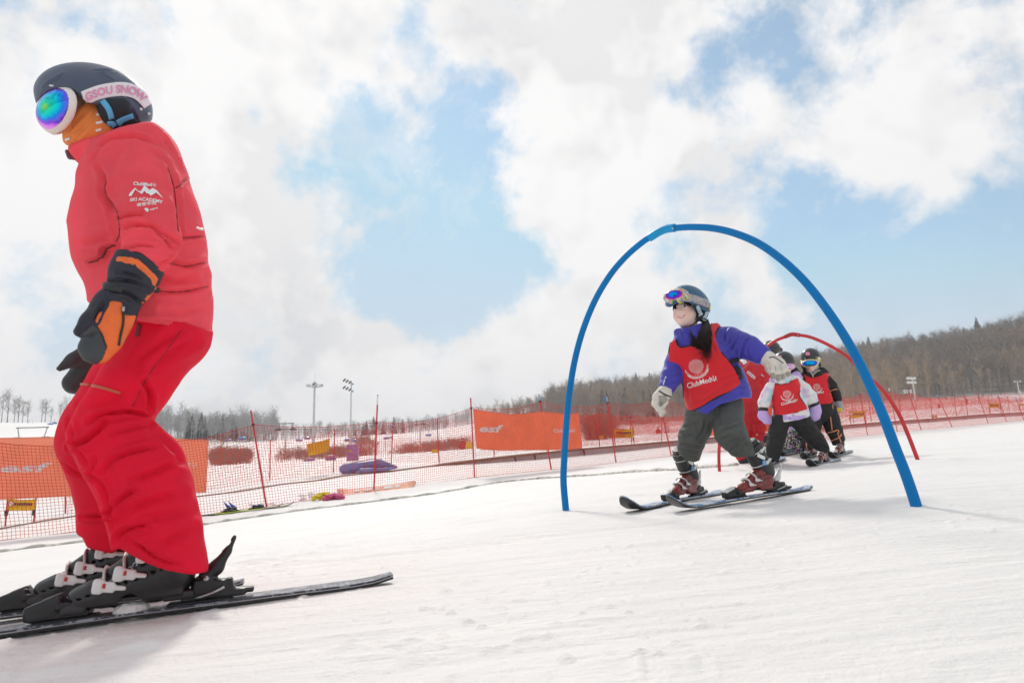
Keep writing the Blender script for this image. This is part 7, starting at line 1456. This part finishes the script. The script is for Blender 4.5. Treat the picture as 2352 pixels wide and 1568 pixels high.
def build_red_adult():
    Y = 8.0; VD, RG = view_basis(1700, 900); root = empty('person', gnd(rk, 250, 1400, Y), 'crouching adult in all red ski clothes, mostly hidden behind the girl', 'person'); J = lambda x, y, r=1, dy=0: rk.j(x, y, Y+dy, r)
    RJ = mat('red_shell_jacket', (.58, .018, .028), .65, bump=.03, bsc=40, var=.10, vsc=4); RP = mat('red_shell_trousers', (.60, .010, .022), .65, bump=.03, bsc=40, var=.08, vsc=4)
    b = SDF(); b.ell(J(430,300)[0], (.085, .09, .11), RG, .02).chain([J(390,380,50), J(300,500,110), J(190,760,120), J(180,880,110)], .03, (VD, .9)).chain([J(330,470,50), J(250,640,45), J(290,780,32), J(310,830,28)], .02).cap(J(310,830)[0], J(335,850)[0], .05, .03, .02).chain([J(170,500,50), J(120,640,45), J(180,790,32)], .02)
    for dx in (-12, 0, 12): b.cap(J(312+dx,835)[0], J(322+dx,868-abs(dx)*.4,1,-.02)[0], .016, .012, .008)
    b.chain([J(210,880,85), J(280,1060,75), J(295,1320,50), J(300,1400,36)], .02).chain([J(110,880,85), J(150,1060,75), J(140,1320,50), J(150,1400,36)], .02); solid('body', b, .012, SKIN, root)
    s = SDF(); sq = (VD, .95); s.chain([J(360,470,110), J(290,560,140), J(210,700,165), J(160,840,160)], .03, sq).chain([J(360,470,90), J(300,560,85), J(250,650,78), J(255,730,64), J(285,790,48)], .04).chain([J(170,480,90), J(120,620,80), J(150,760,60)], .04).chain([J(330,420,60), J(400,400,55)], .03); so, sb = solid('jacket', s, .012, RJ, root, [SK(rk, p, 2.4, .014) for p in ([(230,640),(290,600),(360,560)], [(250,720),(320,690),(400,640)], [(140,560),(180,520),(220,480)], [(380,520),(350,580),(330,660)])], .008, (8, 8, 10))
    t = SDF(); t.chain([J(210,830,112), J(262,960,100), J(290,1080,86), J(285,1200,72), J(285,1360,62)], .03).chain([J(110,830,112), J(140,960,100), J(150,1080,86), J(140,1200,72), J(140,1360,62)], .03); solid('trousers', t, .012, RP, root, [SK(rk, p, 2.6, .014) for p in ([(250,1010),(290,1040),(335,1030)], [(230,1130),(280,1150),(330,1140)], [(300,1080),(290,1180),(300,1300)])], .009, (8, 8, 10))
    for x in (300, 150): g = SDF(); g.chain([J(x,1385,52), J(x+10,1405,48)], .02).cap(J(x+10,1405)[0], J(x+75,1425,1,-.05)[0], .06, .045, .03); solid('boot', g, .012, BLACK, root)
    hl = SDF(); hl.ell(J(430,300)[0], (.115, .12, .115), RG, .02); hl.fn(polyfn([rk(x, y) for x, y in ((250,150),(600,150),(600,330),(500,330),(460,360),(300,360),(250,300))]), 'i', .01); ho, hb = solid('helmet', hl, .009, GUN, root)
    g = SDF(); g.ell(J(518,300,1,-.02)[0], (.036, .07, .032), RG); solid('goggles', g, .008, BLACK, root)
    # sleeve badge
    V, F = poly_geo([[rk(*z) for z in ((196,512),(202,508),(275,570),(268,592),(262,594),(190,532))]], 5); decal('badge', V, F, sb, WHITE, so, .006); V, F = poly_geo([[rk(*z) for z in ((201,517),(269,574),(263,588),(196,530))]], 5); decal('badge_field', V, F, sb, RJ, so, .008); V, F = place_text('DECATHLON', rk(199,530), rk(262,585), 3.0, .01); decal('lettering', V, F, sb, WHITE, so, .011); V, F = place_text('WEDZE', rk(205,552), rk(246,586), 2.6, .01); decal('lettering', V, F, sb, WHITE, so, .009); V, F = place_text('esf', rk(330,550), rk(356,574), 4, .02); decal('lettering', V, F, sb, WHITE, so, .009); patch('collar_panel', [rk(140,390), rk(175,440)], 5, sb, .006, WHITE, so, 8, 2)
build_red_adult()
def build_pattern_kid():
    Y = 8.5; VD, RG = view_basis(1760, 900); root = empty('person', gnd(rk, 620, 1365, Y), 'child in speckled colourful trousers, hidden behind the lilac child', 'person'); J = lambda x, y, r=1, dy=0: rk.j(x, y, Y+dy, r)
    PT = mat('speckled_trousers', (.02, .02, .02), .7); nt = PT.node_tree; gg = NT(nt); co = gg.n('ShaderNodeTexCoord').outputs['Object']; vo = gg.n('ShaderNodeTexVoronoi'); nt.links.new(co, vo.inputs['Vector']); vo.inputs['Scale'].default_value = 42; hs = gg.n('ShaderNodeHueSaturation'); hs.inputs['Saturation'].default_value = 1.1; hs.inputs['Value'].default_value = .7; nt.links.new(vo.outputs['Color'], hs.inputs['Color'])
    nt.links.new(gg.mix(gg.ramp(gg.noise(co, 55, 2), .48, .53), (.012, .012, .012), gg.mix(gg.ramp(gg.noise(co, 60, 2), .5, .6), hs.outputs[0], (.8, .8, .78))), nt.nodes['Principled BSDF'].inputs['Base Color'])
    ft = kid_skis(root, rk, [((505,1392), Y-.1, (760,1365), Y+.75, .0, 'ski of the hidden child, pale blue top, left of the child in black'), ((650,1330), Y+.35, (900,1325), Y+1.2, .0, 'ski of the hidden child, dark tip showing between the boots')], '', 'skis of the hidden child', .72, REDSH, DCUFF, SILV, KTOP); LIL = MATS['lilac_cloth']
    b = SDF(); b.ell(J(640,560)[0], (.075, .08, .09), RG, .02).chain([J(650,640,45), J(660,760,90), J(665,980,110)], .03, (VD, .8)).chain([J(690,1000,60), J(640,1120,44), (ft[0][0]+ft[0][1] @ np.array([.05, 0, .18]), .03), (ft[0][0]+ft[0][1] @ np.array([.03, 0, .07]), .03)], .02).chain([J(720,1000,60), J(720,1150,44), (ft[1][0]+ft[1][1] @ np.array([.05, 0, .18]), .03), (ft[1][0]+ft[1][1] @ np.array([.03, 0, .07]), .03)], .02); solid('body', b, .012, MATS['girl_skin'], root)
    j = SDF(); j.chain([J(650,700,95), J(660,850,120), J(665,1040,118)], .03, (VD, .8)).chain([J(590,740,40), J(560,880,38), J(590,980,32)], .02).chain([J(720,740,40), J(760,880,38), J(745,980,32)], .02); solid('jacket', j, .012, LIL, root, [], .006, (10, 10, 12))
    t = SDF(); t.chain([J(690,1020,80), J(650,1120,70), J(615,1200,60), J(600,1275,56)], .03).chain([J(715,1020,80), J(720,1140,66), J(715,1280,54)], .03); solid('trousers', t, .010, PT, root, [], .007, (12, 12, 14)); hl = SDF(); hl.ell(J(640,540)[0], (.11, .115, .11), RG); hl.plane(J(640,560)[0], (0, 0, -1)); solid('helmet', hl, .01, GUN, root)
build_pattern_kid()
# ------------------------------------------------------------------ people far off on the snow
def far_person(x, yf, h, Y, jc, tc, hc, label):
    f = P(x, yf, Y); s = h; root = empty('person', f, label, 'person'); c = lambda a, b, z: f+np.array([a, b, z])*s; sk = SKIN
    b = SDF(); b.ell(c(0, 0, .90), (.065*s, .07*s, .085*s)); b.chain([(c(0, 0, .82), .05*s), (c(0, 0, .55), .09*s)], .03*s)
    for d in (-1, 1): b.chain([(c(d*.12, 0, .76), .04*s), (c(d*.17, -.02, .58), .035*s), (c(d*.16, -.06, .43), .025*s)], .02*s).chain([(c(d*.06, 0, .50), .06*s), (c(d*.09, 0, .26), .05*s), (c(d*.10, 0, .04), .035*s)], .02*s)
    solid('body', b, .03*s, sk, root); j = SDF(); j.chain([(c(0, 0, .78), .10*s), (c(0, 0, .50), .125*s)], .03*s)
    for d in (-1, 1): j.chain([(c(d*.12, 0, .76), .06*s), (c(d*.17, -.02, .58), .055*s), (c(d*.165, -.06, .46), .045*s)], .03*s)
    solid('jacket', j, .025*s, jc, root); t = SDF()
    for d in (-1, 1): t.chain([(c(d*.06, 0, .50), .08*s), (c(d*.09, 0, .26), .068*s), (c(d*.10, 0, .08), .06*s)], .02*s)
    solid('trousers', t, .025*s, tc, root)
    for d in (-1, 1): g = SDF(); g.cap(c(d*.10, .02, .03), c(d*.10, -.09, .025), .045*s, .035*s); solid('boot', g, .02*s, BLACK, root)
    hl = SDF(); hl.ell(c(0, .01, .925), (.085*s, .09*s, .085*s)); hl.plane(c(0, 0, .90), (0, -.3, -1)); solid('helmet', hl, .02*s, hc, root)
FR = mat('far_red', (.42, .03, .03), .7); FD = mat('far_dark', (.05, .04, .045), .7); FY = mat('far_yellow', (.80, .58, .05), .7); FW = mat('far_pale', (.65, .62, .62), .7); FP = mat('far_violet', (.30, .14, .34), .7); FO = mat('far_orange', (.70, .28, .05), .7)
for a in ((1063,1049,1.68,62,FR,FD,FD,'far standing person in dark red, just left of the orange banner'),(1078.5,1049,1.5,58,FY,FW,FW,'far person in yellow with pale helmet, beside the orange banner edge'),(1118,1047,1.1,56,FW,FR,FD,'far person in white and red under the orange banner'),(1140,1044,1.3,58,FR,FO,FD,'far person in red under the middle of the orange banner'),
          (1513,1009,1.35,75,FR,FO,FD,'far person in red seen through the net, left of the girl'),(1532,1008,1.55,64,FW,FP,FR,'far person in pale jacket and violet trousers, near the girl’s glove'),(2158,941,1.5,150,FR,FD,FD,'far skier in dark red on the snow bank below the right masts'),(2221,928,1.5,165,FD,FR,FR,'far dark clad person beside a net pole on the right bank')): far_person(*a)
# ------------------------------------------------------------------ skis left lying by the fence
LTOP = mat('black_yellow_ski', (.02, .022, .02), .35, coat=.3); BBIND = mat('blue_binding', (.02, .07, .36), .4); YEDGE = mat('lime_stripe', (.62, .75, .05), .5)
for i, (a, b_, lab) in enumerate((((170,1408),(880,1322),'black and lime ski lying by the leaning pole, front one with blue bindings'),((60,1415),(760,1338),'black ski lying by the leaning pole, behind the lime edged one'))):
    tl = gpt(*c2(*a)); tp = gpt(*c2(*b_)); f = nrm(tp-tl); tp = tl+f*1.35; tp[2] = gz(tp[0], tp[1]); e, o, R, L, zt = make_ski(lab, tl, tp, LTOP, (.10, .072, .11), .12, .06, 'skis lying by the fence')
    bindings(e, o, R, zt, -.22+.1*i, .95, BLACK, BBIND, BBIND)
    if i == 0: MB().add(*tube_geo([o+R @ np.array([t, -.050, zt-.004]) for t in np.linspace(-.6, .5, 8)], .007, 5)).build('stripe', YEDGE, e)
# ------------------------------------------------------------------ the air
HAZE = 0.0005
def build_haze():
    g = bpy.data.objects['snow_ground'].data; z = np.zeros(len(g.vertices)*3); g.vertices.foreach_get('co', z); z = z.reshape(-1, 3)
    top = z[:, 2].max()+34; bot = z[:, 2].min()-1; R = 1515
    o = MB().box((0, 0, (top+bot)/2), (2*R, 2*R, top-bot)).build('haze', None, None, False)
    m = bpy.data.materials.new('air_haze'); m.use_nodes = True; nt = m.node_tree; nt.nodes.clear(); v = nt.nodes.new('ShaderNodeVolumePrincipled'); out = nt.nodes.new('ShaderNodeOutputMaterial'); nt.links.new(v.outputs[0], out.inputs['Volume'])
    v.inputs['Color'].default_value = (.93, .95, 1, 1); v.inputs['Density'].default_value = HAZE; v.inputs['Anisotropy'].default_value = .35; o.data.materials.append(m); tag(o, 'thin pale haze filling the air over the slope', kind='stuff')
build_haze()
